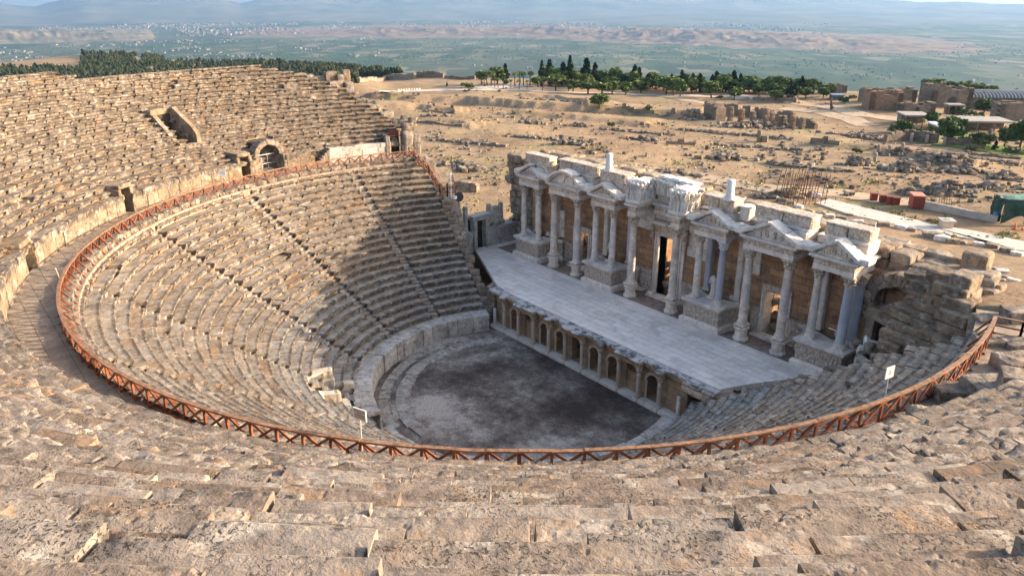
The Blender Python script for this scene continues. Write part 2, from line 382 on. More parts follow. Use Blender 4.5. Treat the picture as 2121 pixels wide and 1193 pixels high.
# rim of the plateau: (picture column, distance, height of the rim line in the picture)
RIM = [(-700, 760, 122), (-300, 760, 122), (0, 760, 127), (130, 760, 113), (250, 760, 114), (350, 740, 126), (450, 720, 131), (600, 560, 136), (740, 390, 148), (800, 330, 154), (860, 292, 160), (1000, 268, 163), (1200, 262, 171), (1400, 250, 184), (1600, 240, 193), (1800, 245, 193), (2000, 262, 197), (2121, 275, 202), (2700, 300, 215)]
_rb = np.array([bearing(p, y) for p, d, y in RIM])[::-1]; _rd = np.array([d for p, d, y in RIM], float)[::-1]
_rz = np.array([CAM[2] + d * elev(p, y) for p, d, y in RIM])[::-1]
def rim(b):
    b = np.mod(b + PI / 2, 2 * PI) - PI / 2; b = np.where(b < 0.3, np.where(b < -.3, 2 * PI + b, b), b)
    return np.interp(b, _rb, _rd), np.interp(b, _rb, _rz)
_bl0, _bl1 = bearing(760), bearing(520)
SCARPS = [([(770, 203), (840, 208), (960, 217), (1150, 231), (1300, 238), (1420, 247)], 1.7, 30), ([(780, 226), (870, 226), (935, 236)], 1.0, 12),
          ([(1080, 200), (1150, 205), (1210, 214)], 0.9, 16), ([(1050, 238), (1180, 247), (1330, 262)], 0.8, 16), ([(1500, 205), (1600, 212), (1640, 214)], 1.0, 14), ([(1700, 300), (1830, 316), (1990, 350)], 0.7, 12), ([(860, 252), (930, 256), (960, 262)], 0.6, 8)]
_SC = []
def ground(x, y):
    x = np.atleast_1d(np.asarray(x, float)); y = np.atleast_1d(np.asarray(y, float))
    dx, dy = x - CAM[0], y - CAM[1]; r = np.hypot(dx, dy); b = np.arctan2(dy, dx)
    z = 3.4 - 0.013 * np.clip(y - 20, 0, 400)
    z = z + 8.0 * sst(0, 1, (x - 8) / 18.0) * sst(0, 1, 1 - (y - 12) / 46.0)
    rd, rz = rim(b)
    z = z + (rz - z) * sst(0, 1, (r - rd + .45 * rd) / (.45 * rd))
    zl = np.interp(r, [60, 120, 250, 400, 560, 760], [3.4, 2.5, -2.5, -9.8, -16.2, -21.5]); zl = np.minimum(zl, rz + .5 + .03 * np.clip(rd - r, 0, 900))
    z = z + (zl - z) * sst(_bl0, _bl1, np.mod(b, 2 * PI)) * sst(80, 200, r) * np.where(np.mod(b, 2 * PI) < 4.2, 1, 0)
    P = np.c_[x, y, np.zeros_like(x)]
    amp = sst(45, 90, r)
    z = z + amp * (fbm(P / 26.0, 3, 31) * 0.75 + fbm(P / 7.0, 3, 41) * 0.24)
    for pts, h, w in _SC:
        best = np.full(len(x), 1e9); sg = np.zeros(len(x)); el = np.zeros(len(x))
        for i in range(len(pts) - 1):
            a, c = pts[i], pts[i + 1]; d = c - a; L2 = d @ d
            t = np.clip(((x - a[0]) * d[0] + (y - a[1]) * d[1]) / L2, 0, 1)
            ex, ey = x - a[0] - t * d[0], y - a[1] - t * d[1]; q = np.hypot(ex, ey)
            u = q < best; best = np.where(u, q, best)
            side = (d[0] * (y - a[1]) - d[1] * (x - a[0]))
            sg = np.where(u, side, sg)
            endf = ((i == 0) & (t <= 0)) | ((i == len(pts) - 2) & (t >= 1)); el = np.where(u, endf, el)
        dist = best * np.where(sg > 0, 1, -1)      # positive on the far side
        wob = fbm(P / 5.0, 2, 77) * 0.8
        z = z + h * sst(-0.7, 0.7, dist + wob) * (1 - sst(4, w, dist)) * (1 - el * sst(0, 4, best))
    # beyond the rim the plateau drops to the plain
    z = np.where(r > rd, rz - (r - rd) * 0.34 * sst(0, 60, r - rd) - (r - rd) * 0.03, z)
    z = np.maximum(z, -204.0)
    # below the theatre
    R = np.hypot(x, y)
    hill = 11.0 + 11.0 * sst(0.0, -25.0, y)
    back = (y < 12) & (R >= 49)
    z = np.where(back & (x > 0) & (r < 140), np.maximum(z, hill * (1 - sst(60, 130, R)) + z * sst(60, 130, R)), z)
    inside = (R < 49.5) & (y < 9.5 + 0.0 * x) & ~((x > 29.2) & (y > 8.5))
    inside |= (np.abs(x) < 21.5) & (y > 0) & (y < 18.6)
    inside |= (x > 0) & (R < 27.5) & (y < 12)
    z = np.where(inside, -2.5, z)
    return z
def hit(px, py, lift=0.0, tmax=1500):
    v = ray_dir(px, py); t = np.concatenate([np.arange(42, 340, 4.0), np.arange(340, tmax, 12.0)]); P = CAM + t[:, None] * v
    below = P[:, 2] < ground(P[:, 0], P[:, 1]) + lift
    if not below.any():
        b = math.atan2(v[1], v[0]); d, z = rim(b % (2 * PI)); return np.array([CAM[0] + (d - 3) * math.cos(b), CAM[1] + (d - 3) * math.sin(b), float(ground(CAM[0] + (d - 3) * math.cos(b), CAM[1] + (d - 3) * math.sin(b))[0])])
    k = max(1, int(np.argmax(below)))
    t = np.linspace(t[k - 1], t[k], 24); P = CAM + t[:, None] * v; k = int(np.argmax(P[:, 2] < ground(P[:, 0], P[:, 1]) + lift))
    p = P[k].copy(); p[2] = float(ground(p[0], p[1])[0]); return p
for pts, h, w in SCARPS:
    q = []
    for px, py in pts: q.append(hit(px, py)[:2])
    _SC.append((q, h, w))
def at_z(px, py, z):
    v = ray_dir(px, py); return CAM + v * ((z - CAM[2]) / v[2])
def at_y(px, py, Y):
    v = ray_dir(px, py); return CAM + v * ((Y - CAM[1]) / v[1])
def pxm(p): return float((np.asarray(p) - CAM) @ FWD) / FPX     # metres per picture unit at p
# ================================================================== the land
def polar_sheet(name, b, r, fz, mat, parent=None):
    Bg, Rg = np.meshgrid(b, r, indexing='ij'); x = CAM[0] + Rg.ravel() * np.cos(Bg.ravel()); y = CAM[1] + Rg.ravel() * np.sin(Bg.ravel())
    z = fz(x, y); F = grid_faces(len(b), len(r))
    return mk(name, np.c_[x, y, z], F, mat, parent, True)
def mat_ground():
    m = NT('dry_grass_ground', 0.95, 0.1)
    a = m.noise(0.035, 6, 0.62); f = m.noise(0.5, 6, 0.72); g = m.noise(3.0, 4, 0.7)
    c = m.ramp(a, [(0.28, (0.165, 0.107, 0.070)), (0.44, (0.275, 0.188, 0.116)), (0.56, (0.335, 0.240, 0.148)), (0.72, (0.229, 0.153, 0.101))])
    c = m.mix(m.math('MULTIPLY', m.ramp(m.noise(0.06, 5, 0.65, m.mapping(loc=(31, 7, 0))), [(0.55, 0.0), (0.66, 1.0)]), 0.55), c, (0.251, 0.239, 0.111))
    c = m.mix(m.math('MULTIPLY', m.ramp(m.noise(0.11, 5, 0.7, m.mapping(loc=(3, 57, 0))), [(0.56, 0.0), (0.64, 1.0)]), 0.6), c, (0.176, 0.130, 0.097))
    c = m.mix(0.4, c, m.ramp(f, [(0.25, (0.190, 0.182, 0.165)), (0.5, (0.480, 0.480, 0.480)), (0.75, (0.8, 0.79, 0.75))]), 'OVERLAY')
    tuft = m.math('MULTIPLY', m.ramp(m.voro(0.9), [(0.12, 1.0), (0.3, 0.0)]), m.ramp(m.noise(0.09, 4), [(0.45, 0.0), (0.6, 1.0)]))
    c = m.mix(m.math('MULTIPLY', tuft, 0.75), c, (0.107, 0.091, 0.062))
    m.color(c); m.bump(m.math('ADD', m.math('MULTIPLY', f, 1.0), m.math('MULTIPLY', g, 0.4)), 0.35, 0.8)
    return m.m
GROUND = mat_ground()
R_ = math.radians
bb_ = np.concatenate([np.radians(np.arange(-180, 96, 3.0)), np.radians(np.arange(96, 184, 0.1)), np.radians(np.arange(184.2, 186, 3)), [PI + R_(5.9999)]])
bb_ = np.concatenate([np.radians(np.arange(-174, 96, 3.0)), np.radians(np.arange(96, 186.01, 0.1))])
rr_ = np.concatenate([np.array([0.5, 6, 14, 22, 30]), 34 * 1.0095 ** np.arange(0, 270), 34 * 1.0095 ** 270 * 1.06 ** np.arange(1, 24)])
gobj = polar_sheet('ground', bb_, rr_, ground, GROUND); tag(gobj, kind='structure')

def mat_plain():
    m = NT('valley_fields', 0.95, 0.05)
    rot = m.mapping(scale=(1, 1, 1), rot=(0, 0, 0.35))
    st = m.n('ShaderNodeMapping', Vector=m.co, Scale=(1.0, 1.0, 0.0), Rotation=(0, 0, 0.7)).outputs[0]
    v1 = m.n('ShaderNodeTexVoronoi', _distance='CHEBYCHEV', Vector=m.n('ShaderNodeMapping', Vector=st, Scale=(0.006, 0.0115, 0)).outputs[0], Scale=1.0, Randomness=0.85)
    v2 = m.n('ShaderNodeTexVoronoi', _distance='CHEBYCHEV', Vector=m.n('ShaderNodeMapping', Vector=st, Scale=(0.0019, 0.0034, 0)).outputs[0], Scale=1.0, Randomness=0.9)
    s1 = m.n('ShaderNodeSeparateColor', i0=v1.outputs['Color']).outputs[0]; s2 = m.n('ShaderNodeSeparateColor', i0=v2.outputs['Color']).outputs[0]
    c1 = m.ramp(s1, [(0.0, (0.027, 0.044, 0.021)), (0.3, (0.045, 0.068, 0.033)), (0.55, (0.087, 0.098, 0.049)), (0.74, (0.189, 0.160, 0.103)), (0.84, (0.032, 0.058, 0.026)), (0.94, (0.120, 0.114, 0.068))], 'CONSTANT')
    c2 = m.ramp(s2, [(0.0, (0.040, 0.069, 0.040)), (0.45, (0.075, 0.110, 0.055)), (0.75, (0.156, 0.145, 0.099)), (1.0, (0.061, 0.089, 0.049))], 'CONSTANT')
    c = m.mix(0.25, c1, c2)
    c = m.mix(m.math('MULTIPLY', m.ramp(m.noise(0.0016, 5, 0.65), [(0.42, 0.0), (0.62, 1.0)]), 0.3), c, (0.043, 0.065, 0.040))
    c = m.mix(m.math('MULTIPLY', m.ramp(m.noise(0.012, 6, 0.7), [(0.57, 0.0), (0.63, 1.0)]), 0.75), c, (0.019, 0.034, 0.019))
    c = m.mix(m.math('MULTIPLY', m.ramp(m.noise(0.0007, 4, 0.6, m.mapping(loc=(4, 9, 0))), [(0.54, 0.0), (0.68, 1.0)]), 0.3), c, (0.214, 0.197, 0.144))
    m.color(c); return m.m
PLZ = -200.0
plain = polar_sheet('plain', np.radians(np.arange(60, 225, 1.0)), np.concatenate([np.arange(600, 3000, 100.0), np.arange(3000, 16001, 500.0)]), lambda x, y: np.full(len(x), PLZ), mat_plain()); tag(plain, kind='structure')

def ridge_band(name, sil, r0, r1, seed, mat, nb, nr, rough, base=PLZ - 4, tail=1.35):
    """hill range with its crest along a line at r1, foot at r0; sil = (column, row) of the crest seen from the theatre"""
    bs = np.array([bearing(p, y) for p, y in sil])[::-1]; es = np.array([elev(p, y) for p, y in sil])[::-1]
    b = np.linspace(bs[0], bs[-1], nb); r = np.linspace(0, 1, nr)
    if np.ndim(r0): q0 = np.array([bearing(p, 80) for p, d in r0])[::-1]; r0b = np.interp(b, q0, np.array([d for p, d in r0], float)[::-1]); r1b = r0b + r1
    else: r0b = np.full(nb, float(r0)); r1b = np.full(nb, float(r1))
    Bg, Rg = np.meshgrid(b, r, indexing='ij'); r0 = np.repeat(r0b, nr); r1 = np.repeat(r1b, nr); Bf = Bg.ravel(); Rf = r0 + (r1 * tail - r0) * Rg.ravel()
    x = CAM[0] + Rf * np.cos(Bf); y = CAM[1] + Rf * np.sin(Bf)
    crest = CAM[2] + r1 * np.interp(Bf, bs, es) - base
    P = np.c_[x, y, np.zeros_like(x)]; L = (r1 - r0); Lm = float(L.mean())
    w = fbm(P / (Lm * 0.8), 2, seed + 3) * 0.10
    t = (Rf - r0) / L + w
    prof = np.where(t < 1, np.clip(t, 0, 1) ** 1.15, np.clip(1 - (t - 1) / (tail * r1 / L * 0.32), 0, 1) ** 1.4)
    n = 1 - np.clip(np.abs(fbm(P / (Lm * 0.36), 4, seed)) * 2.4, 0, 1); n2 = 1 - np.clip(np.abs(fbm(P / (Lm * 0.12), 3, seed + 9)) * 2.2, 0, 1)
    k = np.clip(np.minimum(t, 1.0), 0, 1)
    h = crest * prof * (1 - rough * (1 - n) * (1.15 - 0.55 * k) - rough * 0.45 * (1 - n2) * (1.1 - 0.4 * k))
    edge = sst(0, 0.05, (Bf - bs[0]) / (bs[-1] - bs[0])) * sst(0, 0.05, (bs[-1] - Bf) / (bs[-1] - bs[0]))
    z = base + np.clip(h, 0, None) * edge
    return tag(mk(name, np.c_[x, y, z], grid_faces(nb, nr), mat, None, True), kind='structure')
def mat_hill(name, a, b, c, sc):
    m = NT(name, 0.95, 0.05)
    col = m.ramp(m.noise(sc, 6, 0.65), [(0.3, a), (0.5, b), (0.7, c)])
    m.color(col); return m.m
HILLM = mat_hill('bare_hills', (0.035, 0.03, 0.025), (0.21, 0.15, 0.10), (0.09, 0.075, 0.055), 0.005)
MTNM = mat_hill('mountain_side', (0.05, 0.065, 0.05), (0.10, 0.10, 0.075), (0.16, 0.14, 0.10), 0.0018)
SCRUBM = mat_hill('scrub_hills', (0.06, 0.075, 0.045), (0.15, 0.13, 0.085), (0.26, 0.20, 0.14), 0.007)
ridge_band('hills', [(420, 74), (560, 67), (700, 64), (800, 58), (950, 57), (1020, 60), (1110, 52), (1180, 56), (1240, 62), (1330, 55), (1420, 57), (1500, 63), (1620, 68), (1700, 75), (1765, 79), (1850, 87), (1950, 97), (2060, 106), (2200, 116)], [(420, 4900), (800, 4650), (1100, 4500), (1350, 4000), (1600, 3700), (1900, 3450), (2200, 3300)], 720, 5, HILLM, 700, 90, 0.6)
ridge_band('hills', [(-320, 62), (-100, 58), (0, 59), (90, 58), (170, 63), (240, 62), (330, 74)], 4900, 5350, 15, SCRUBM, 200, 40, 0.45)
ridge_band('mountains', [(1050, 44), (1200, 36), (1350, 29), (1500, 27), (1650, 29), (1780, 33), (1880, 44), (1990, 50), (2100, 52), (2300, 56)], 6900, 8600, 25, MTNM, 200, 50, 0.22)
ridge_band('mountains', [(-600, 8), (-200, 4), (0, 3), (40, 10), (75, 12), (110, 2), (160, -9), (300, -16), (430, -12), (500, 3), (540, -7), (700, -14), (900, -20), (1150, -15), (1400, -12), (1650, -8), (1800, -4), (1900, 3), (2000, 3), (2100, 6), (2400, 8), (2700, 10)], 8200, 11500, 35, MTNM, 420, 60, 0.20)

# town at the foot of the mountains, farm trees and hamlets: nobody could count them
def scatter_boxes(name, n, pxr, dist, size, height, mat, clump, seed, zb=PLZ):
    g = np.random.default_rng(seed); m = MB()
    for i in range(n * 8):
        px = g.uniform(*pxr); d = g.uniform(*dist); b = bearing(px); x, y = CAM[0] + d * math.cos(b), CAM[1] + d * math.sin(b)
        if clump and fbm([[px / 70.0, d / clump, 0]], 3, seed)[0] < g.uniform(-.15, .45): continue
        w, l, h = g.uniform(*size), g.uniform(*size), g.uniform(*height)
        m.box((x, y, zb + h / 2), (w, l, h), g.uniform(0, PI), g.random()); 
        if len(m.V) >= n: break
    return tag(m.build(name, mat), kind='stuff')
TOWNM = NT('town_plaster', 0.8, 0.1); TOWNM.color(TOWNM.ramp(TOWNM.attr('tint'), [(0.0, (0.10, 0.095, 0.09)), (0.5, (0.14, 0.13, 0.12)), (1.0, (0.26, 0.245, 0.23))])); TOWNM = TOWNM.m
scatter_boxes('distant_town', 2200, (100, 1700), (5400, 8000), (7, 17), (5, 14), TOWNM, 700, 3)
scatter_boxes('distant_hamlet', 300, (-60, 800), (2900, 4900), (6, 14), (4, 7), TOWNM, 300, 4)
scatter_boxes('distant_hamlet', 90, (800, 2150), (2500, 3600), (5, 11), (3, 6), TOWNM, 260, 8)
def valley_trees():
    g = np.random.default_rng(21); m = MB(); oc = np.array([(1,0,0),(0,1,0),(-1,0,0),(0,-1,0),(0,0,1.0),(0,0,-0.4)]); T = [(0,1,4),(1,2,4),(2,3,4),(3,0,4),(1,0,5),(2,1,5),(3,2,5),(0,3,5)]
    k = 0
    while k < 4200:
        px = g.uniform(-60, 2200); u = g.random(); d = 1450 * (4700 / 1450.0) ** u; b = bearing(px); x, y = CAM[0] + d * math.cos(b), CAM[1] + d * math.sin(b)
        hedge = abs(((x * 0.76 + y * 0.64) / 167.0) % 1 - 0.5) < 0.03 or abs(((-x * 0.64 + y * 0.76) / 87.0) % 1 - 0.5) < 0.02
        q = fbm([[x / 420, y / 420, 0]], 3, 8)[0] + (0.5 if px < 700 else 0) * (d - 1800) / 2500 + max(0, (d - 2600) / 2500)
        if not (q > 0.24 or (hedge and q > -0.2) or g.random() < 0.008): continue
        s = g.uniform(2, 4.6); V = oc * np.array([s * g.uniform(0.8, 1.6), s * g.uniform(0.8, 1.6), s * g.uniform(0.8, 1.4)]) @ rotz(g.uniform(0, 3)).T
        m.add(V + (x, y, PLZ + 0.3 * s), None, g.random() * 0.6, T); k += 1
    return tag(m.build('valley_trees', L_GREEN), kind='stuff')
valley_trees()

# ================================================================== the theatre seating
def end_left_low(R): return PI - math.asin(min(0.99, (4.5 + (R - 11) * 0.235) / R))
def end_right_low(R): return math.asin((5.1 + (R - 12) * 0.12) / R)
STAIRS = [math.radians(177.8 + 23.9 * i) for i in range(0, 8)]
PROF = [(0.17, -0.08, 0), (0.155, 0.25, 0), (0.12, .52, .1), (-.02, .64, .7), (-.05, .77, 1), (-.05, .92, 1), (-.02, 1.0, 1), (.06, 1.01, .8), (.2, 1.0, .3)]
def subdiv(pts, ds, h):
    out = [pts[0]]
    for p, q in zip(pts[:-1], pts[1:]):
        L = math.hypot(q[0] - p[0], (q[1] - p[1]) * h); n = max(1, int(math.ceil(L / ds)))
        for i in range(1, n + 1): out.append(tuple(p[j] + (q[j] - p[j]) * i / n for j in range(3)))
    return out
LODS = [(7.5, 0.024), (13, 0.04), (24, 0.085), (40, 0.16), (1e9, 0.5)]
class RowGrid:
    """gathers many seat blocks of one row and displaces them together"""
    def __init__(s): s.a = []; s.b = []; s.th = []; s.w = []; s.cw = []; s.er = []; s.sd = []; s.hf = []; s.l = []; s.F = []; s.t = []; s.n = 0
    def block(s, ta, tb, r0, dep, zb, h, tint, er, da, dz, tilt, stair=False, fl=1.0, flat=False):
        m = 0.5 * (ta + tb); x, y = r0 * math.cos(m), r0 * math.sin(m)
        D = math.dist((x, y, zb), CAM); L = (tb - ta) * r0
        li = next(i for i, (d, q) in enumerate(LODS) if D < d); ds = LODS[li][1]
        if stair: pr = [(0.02, -0.6, 0), (0.0, .2, .3), (0.03, .26, .3), (dep * .5, .25, 0), (dep * .5 + .02, .7, .3), (dep * .5 + .05, .76, .3), (dep + .1, .74, 0)]
        elif flat: pr = [(0.03, -0.1, 0), (0.0, .5, .2), (0.0, .96, .6), (.03, 1.0, .8), (.2, 1.0, .2), (dep * .6, .985, .1), (dep + .12, .975, 0)]
        else: pr = PROF + [(dep * .6, .975, .1), (dep + .12, .955, 0)]
        pr = np.array(subdiv(pr, ds, h))
        n = max(2, int(L / (ds * 1.15))); g = 0.036 / max(L, .1) if li < 3 else 0.022 / L; e = 0.05 / L
        us = np.concatenate([[g * .4, g], [e] if L > .25 else [], np.linspace(0, 1, n + 1)[1:-1], [1 - e] if L > .25 else [], [1 - g, 1 - g * .4]])
        us = np.unique(np.clip(us, g * .4, 1 - g * .4)); nc = len(us); npf = len(pr)
        ins = np.zeros(nc); ins[0] = ins[-1] = 1.0
        U, A = np.meshgrid(us, pr[:, 0], indexing='ij'); _, B = np.meshgrid(us, pr[:, 1], indexing='ij'); _, W = np.meshgrid(us, pr[:, 2], indexing='ij')
        I = np.repeat(ins[:, None], npf, 1)
        A = A + da + tilt * (U - .5) * L * .7 + I * 0.12; Bz = zb + B * h + dz + tilt * (U - .5) * L * .5 - I * 0.2 * (B > 0.3)
        Lp = np.repeat(np.where(pr[:, 0] > .12 if not flat else pr[:, 0] > .06, np.where(pr[:, 1] < .7, .55, 0.0), np.where(pr[:, 1] < .5, .6, 1.0))[None, :], nc, 0) * (0.85 if stair else 1.0)
        C = np.exp(-np.minimum(U, 1 - U) * L / 0.09)
        for lst, v in ((s.a, r0 + A), (s.b, Bz), (s.th, ta + (tb - ta) * U), (s.w, W), (s.cw, C), (s.er, np.full(A.shape, er)), (s.t, np.full(A.shape, tint)), (s.hf, np.full(A.shape, fl * (1.0 if li < 3 else 0.75))), (s.l, Lp)): lst.append(v.ravel())
        s.F.append(grid_faces(nc, npf, s.n)[:, ::-1]); s.n += nc * npf
        # close the two ends
    def build(s, name, mat, parent, seed, amp=1.0, smooth=False, fine=False):
        if not s.n: return None
        a, b, th, w, cw, er, t, hf, lp = (np.concatenate(q) for q in (s.a, s.b, s.th, s.w, s.cw, s.er, s.t, s.hf, s.l))
        P = np.c_[a * np.cos(th), a * np.sin(th), b]
        n1 = fbm(P * 0.9, 2, seed); n2 = fbm(P * 3.1, 2, seed + 20); n3 = fbm(P * 2.3 + 31, 3, seed + 40); n4 = fbm(P * 1.6 + 77, 2, seed + 60)
        E = np.clip((n3 * .8 + .45) * er * 1.7 - .22 + cw * .25 * er, 0, 1) * np.clip(w + cw * .5, 0, 1)
        k_ = .5 if fine and np.linalg.norm(P - CAM, axis=1).min() < 6 else 1.0
        da = k_ * (.022 * n1 + .022 * n2) + E * .15; db = k_ * (.016 * n4 + .014 * n2) - E * .17
        if fine:
            near = np.linalg.norm(P - CAM, axis=1) < 14; Q = P[near]
            h1 = fbm(Q * 8.5, 3, seed + 80); h2 = fbm(Q * 8.5 + 9, 3, seed + 90); pit = np.clip(fbm(Q * 13, 2, seed + 33) - .34, 0, 1) * np.clip(fbm(Q * 1.1, 2, 5) * 3 + .3, 0, 1)
            da[near] += .007 * h1 + pit * .04; db[near] += .007 * h2 - pit * .07
        r = a + da * amp * hf; z = b + db * amp * hf
        return mk(name, np.c_[r * np.cos(th), r * np.sin(th), z], np.concatenate(s.F), mat, parent, smooth, np.clip(t, 0, 1), lip=lp)

def spans(t0, t1, stairs, sw):
    out = []; c = t0
    for st in sorted(stairs):
        if st - sw / 2 > c + .01 and st + sw / 2 < t1 - .01:
            out.append((c, st - sw / 2, False)); out.append((st - sw / 2, st + sw / 2, True)); c = st + sw / 2
    out.append((c, t1, False)); return out

low = thing('lower_seating', 'lower bowl of curved stone seat rows rising from the orchestra to the brown railing', 'seating tier', (0, 0, 0))
N1 = 23; D1 = 14.72 / N1; H1 = 10.05 / N1
EXE = (math.radians(246.5), math.radians(258))        # marble seat of honour cut into the lowest rows
for k in range(N1):
    r0 = 12.0 + k * D1; zb = 1.5 + k * H1; rg = RowGrid(); g = np.random.default_rng(100 + k)
    t0, t1 = end_right_low(r0) + 2 * PI, end_left_low(r0); t0, t1 = t1, t0
    for a, b, st in spans(t0, t1, STAIRS, 0.8 / r0):
        if st: rg.block(a, b, r0, D1, zb, H1, g.random(), g.random() * .7, g.normal(0, .02), g.normal(0, .02) - .04, g.normal(0, .03), True); continue
        c = a
        while c < b - 1e-4:
            d = min(g.uniform(.8, 2.1) / r0, b - c)
            if b - c - d < .35 / r0: d = b - c
            mid = math.degrees(c + d / 2)
            if k < 5 and EXE[0] < c + d / 2 < EXE[1]:
                c += d
                if rg.n: rg.build('seat_row', MSEAT, low, 200 + k, .75); rg = RowGrid()
                continue
            wn_ = 0.5 + 0.5 * fbm([[r0 * math.cos(c) / 5, r0 * math.sin(c) / 5, 0]], 2, 3)[0]
            gone = g.random() < .008 + .03 * max(0, wn_ - .75)
            er = min(1.0, max(0.05, g.beta(1.5, 2.8) + (wn_ - .5) * .5))
            rg.block(c, c + d, r0 + (.3 if gone else 0), D1, zb - (.22 if gone else 0), H1, g.random(), er, g.normal(0, .014), g.normal(0, .009), g.normal(0, .007), flat=(mid > 285 and k < 14)); c += d
    rg.build('seat_row', MSEAT if k < 8 else TRAVL, low, 200 + k, .75)
# foot wall of the seating with its flat passage, round the orchestra
rg = RowGrid(); g = np.random.default_rng(77); c = end_left_low(11.0); tend = 2 * PI + math.radians(20)
while c < tend:
    d = g.uniform(.8, 1.6) / 10.75; mid = math.degrees(c + d / 2)
    lowr = mid > 262
    if 260 < mid < 265:
        c += d
        if rg.n: rg.build('foot_wall', MSLAB, low, 300, .6); rg = RowGrid()
        continue
    rg.block(c, c + d, 10.75 - (.25 if lowr else 0), 1.3 + (.25 if lowr else 0), 0.0, 1.5 - (.75 if lowr and mid < 300 else .35 if lowr else 0), g.random(), .25 + g.random() * .4, g.normal(0, .02), g.normal(0, .02), g.normal(0, .01), flat=True); c += d
rg.build('foot_wall', MSLAB, low, 300, .6)
# rubble core under the rows so that no gap opens between blocks
def cone_core(name, r_a, r_b, z_a, z_b, t0, t1, parent, mat, n=160):
    th = np.linspace(t0, t1, n); A = np.c_[r_a * np.cos(th), r_a * np.sin(th), np.full(n, z_a)]; B = np.c_[r_b * np.cos(th), r_b * np.sin(th), np.full(n, z_b)]
    m = MB(); m.sheet(A, B, .3); return m.build(name, mat, parent)
cone_core('rubble_core', 11.9, 26.9, 0.75, 10.9, math.radians(156), 2 * PI + math.radians(14), low, DARKROCK)
# seat of honour: a curved marble bench with two steps
MARBX = mat_marble('cream_marble', (0.66, 0.57, 0.45), (0.58, 0.48, 0.36), 0.5, 0, 0.0)
def exedra():
    m = MB(); c0 = math.radians(252); cx, cy = 13.5 * math.cos(c0), 13.5 * math.sin(c0)
    for i, (ra, rb, za, zb) in enumerate([(.75, 1.12, 1.5, 2.2), (1.1, 1.5, 1.5, 2.85), (1.48, 1.95, 1.5, 3.4)]):
        th = np.linspace(c0 - R_(105 - i * 4), c0 + R_(105 - i * 4), 26)
        for z_, in ((zb,),):
            def ring(r, z): return np.c_[cx + r * np.cos(th), cy + r * np.sin(th) , np.full(len(th), z)]
            m.sheet(ring(ra, za), ring(ra, zb - .05), .6 + .1 * i); m.sheet(ring(ra - .05, zb - .05), ring(ra - .05, zb), .7); m.sheet(ring(ra, zb - .05), ring(ra - .05, zb - .05), .7); m.sheet(ring(ra - .05, zb), ring(rb, zb), .7); m.sheet(ring(rb, zb), ring(rb, za), .5)
        for e in (0, -1): m.rock((cx + (ra + rb) / 2 * math.cos(th[e]), cy + (ra + rb) / 2 * math.sin(th[e]), (za + zb) / 2), (rb - ra + .1, .3, zb - za + .06), th[e], 4, 10, .03, 2, .8)
    m.rock((cx, cy, 1.6), (2.2, 2.2, .3), c0, 4, 10, .02, 1, .6); m.rock((13.6 * math.cos(R_(260.5)), 13.6 * math.sin(R_(260.5)), 2.1), (1.7, 1.1, 1.3), R_(262), 6, 9, .08, 1.6, .8, 2); m.rock((14.9 * math.cos(R_(259.4)), 14.9 * math.sin(R_(259.4)), 2.8), (1.2, .7, 1.6), R_(262), 6, 9, .08, 1.6, .6, 4); m.rock((12.6 * math.cos(R_(245.3)), 12.6 * math.sin(R_(245.3)), 1.9), (1.3, .6, .9), R_(244), 6, 9, .06, 1.6, .7, 5)
    return m.build('seat_of_honour', MARBX, low, False)
exedra()

# passage between the two tiers
WZ = 11.72
def walkway():
    m = MB(); th = np.linspace(R_(160), 2 * PI + R_(22), 420)
    rin = np.full(len(th), 26.25); rout = np.full(len(th), 29.75)
    A = np.c_[rin * np.cos(th), rin * np.sin(th), np.full(len(th), WZ)]; B = np.c_[rout * np.cos(th), rout * np.sin(th), np.full(len(th), WZ)]
    m.sheet(A, B, .5); A2 = A.copy(); A2[:, 2] -= .6; m.sheet(A2, A, .5)
    return tag(m.build('walkway', WALK), kind='structure')
walkway()
rg = RowGrid(); g = np.random.default_rng(5); c = R_(161.5); tend = 2 * PI + R_(14)
while c < tend:        # low parapet of the topmost seat row, on the inner side of the railing
    d = g.uniform(.7, 1.4) / 26.6; rg.block(c, c + d, 26.42, .5, WZ - .25, .62 + (0.0 if math.degrees(c) < 300 else -.25), g.random(), .2 + .7 * g.random(), g.normal(0, .03), g.normal(0, .03), g.normal(0, .02), flat=True); c += d
rg.build('parapet', TRAV, low, 310)

up = thing('upper_seating', 'upper bowl of weathered stone seat rows above the walkway, broken at its top edge', 'seating tier', (0, 0, 0))
R0U = 29.6; D2 = 0.64; H2 = 0.42; ZU = 13.2
def upper_ends(k):
    """left end of row k: the ruined edge steps back with height"""
    tb = np.interp(R0U + k * D2 * .84, [29.6, 32.6, 34.8, 36.5, 39.0, 40.1, 40.6, 41.8, 42.6], [164.2, 165.2, 167.6, 170.3, 176.3, 180.4, 190.0, 207.4, 212.5]) if k <= 22 else np.interp(k, [23, 24, 25, 26, 29], [215, 219, 250, 266, 276])
    if k == 20: tb = 181.5
    if k == 21: tb = 206.8
    if k == 22: tb = 208.6
    return R_(float(tb))
def lift(t):
    d = np.degrees(t); return 0.56 * sst(238, 280, d) * (1 - sst(343, 366, d))
def pull(t): return -.28 * lift(t) / .56
def sk(t): return .84 + .16 * sst(226, 284, np.degrees(t))
def upper_right(k): return 2 * PI + R_(float(np.interp(k, [0, 3, 6, 10, 16, 29], [-3.5, -2.0, 1.0, 4.0, 7.0, 10.0])))
ARCH = (R_(187.9), R_(193.2)); VOM = (R_(199.9), R_(203.0)); STEP = (R_(179.3), R_(182.2)); DOOR = (R_(164.7), R_(166.9))
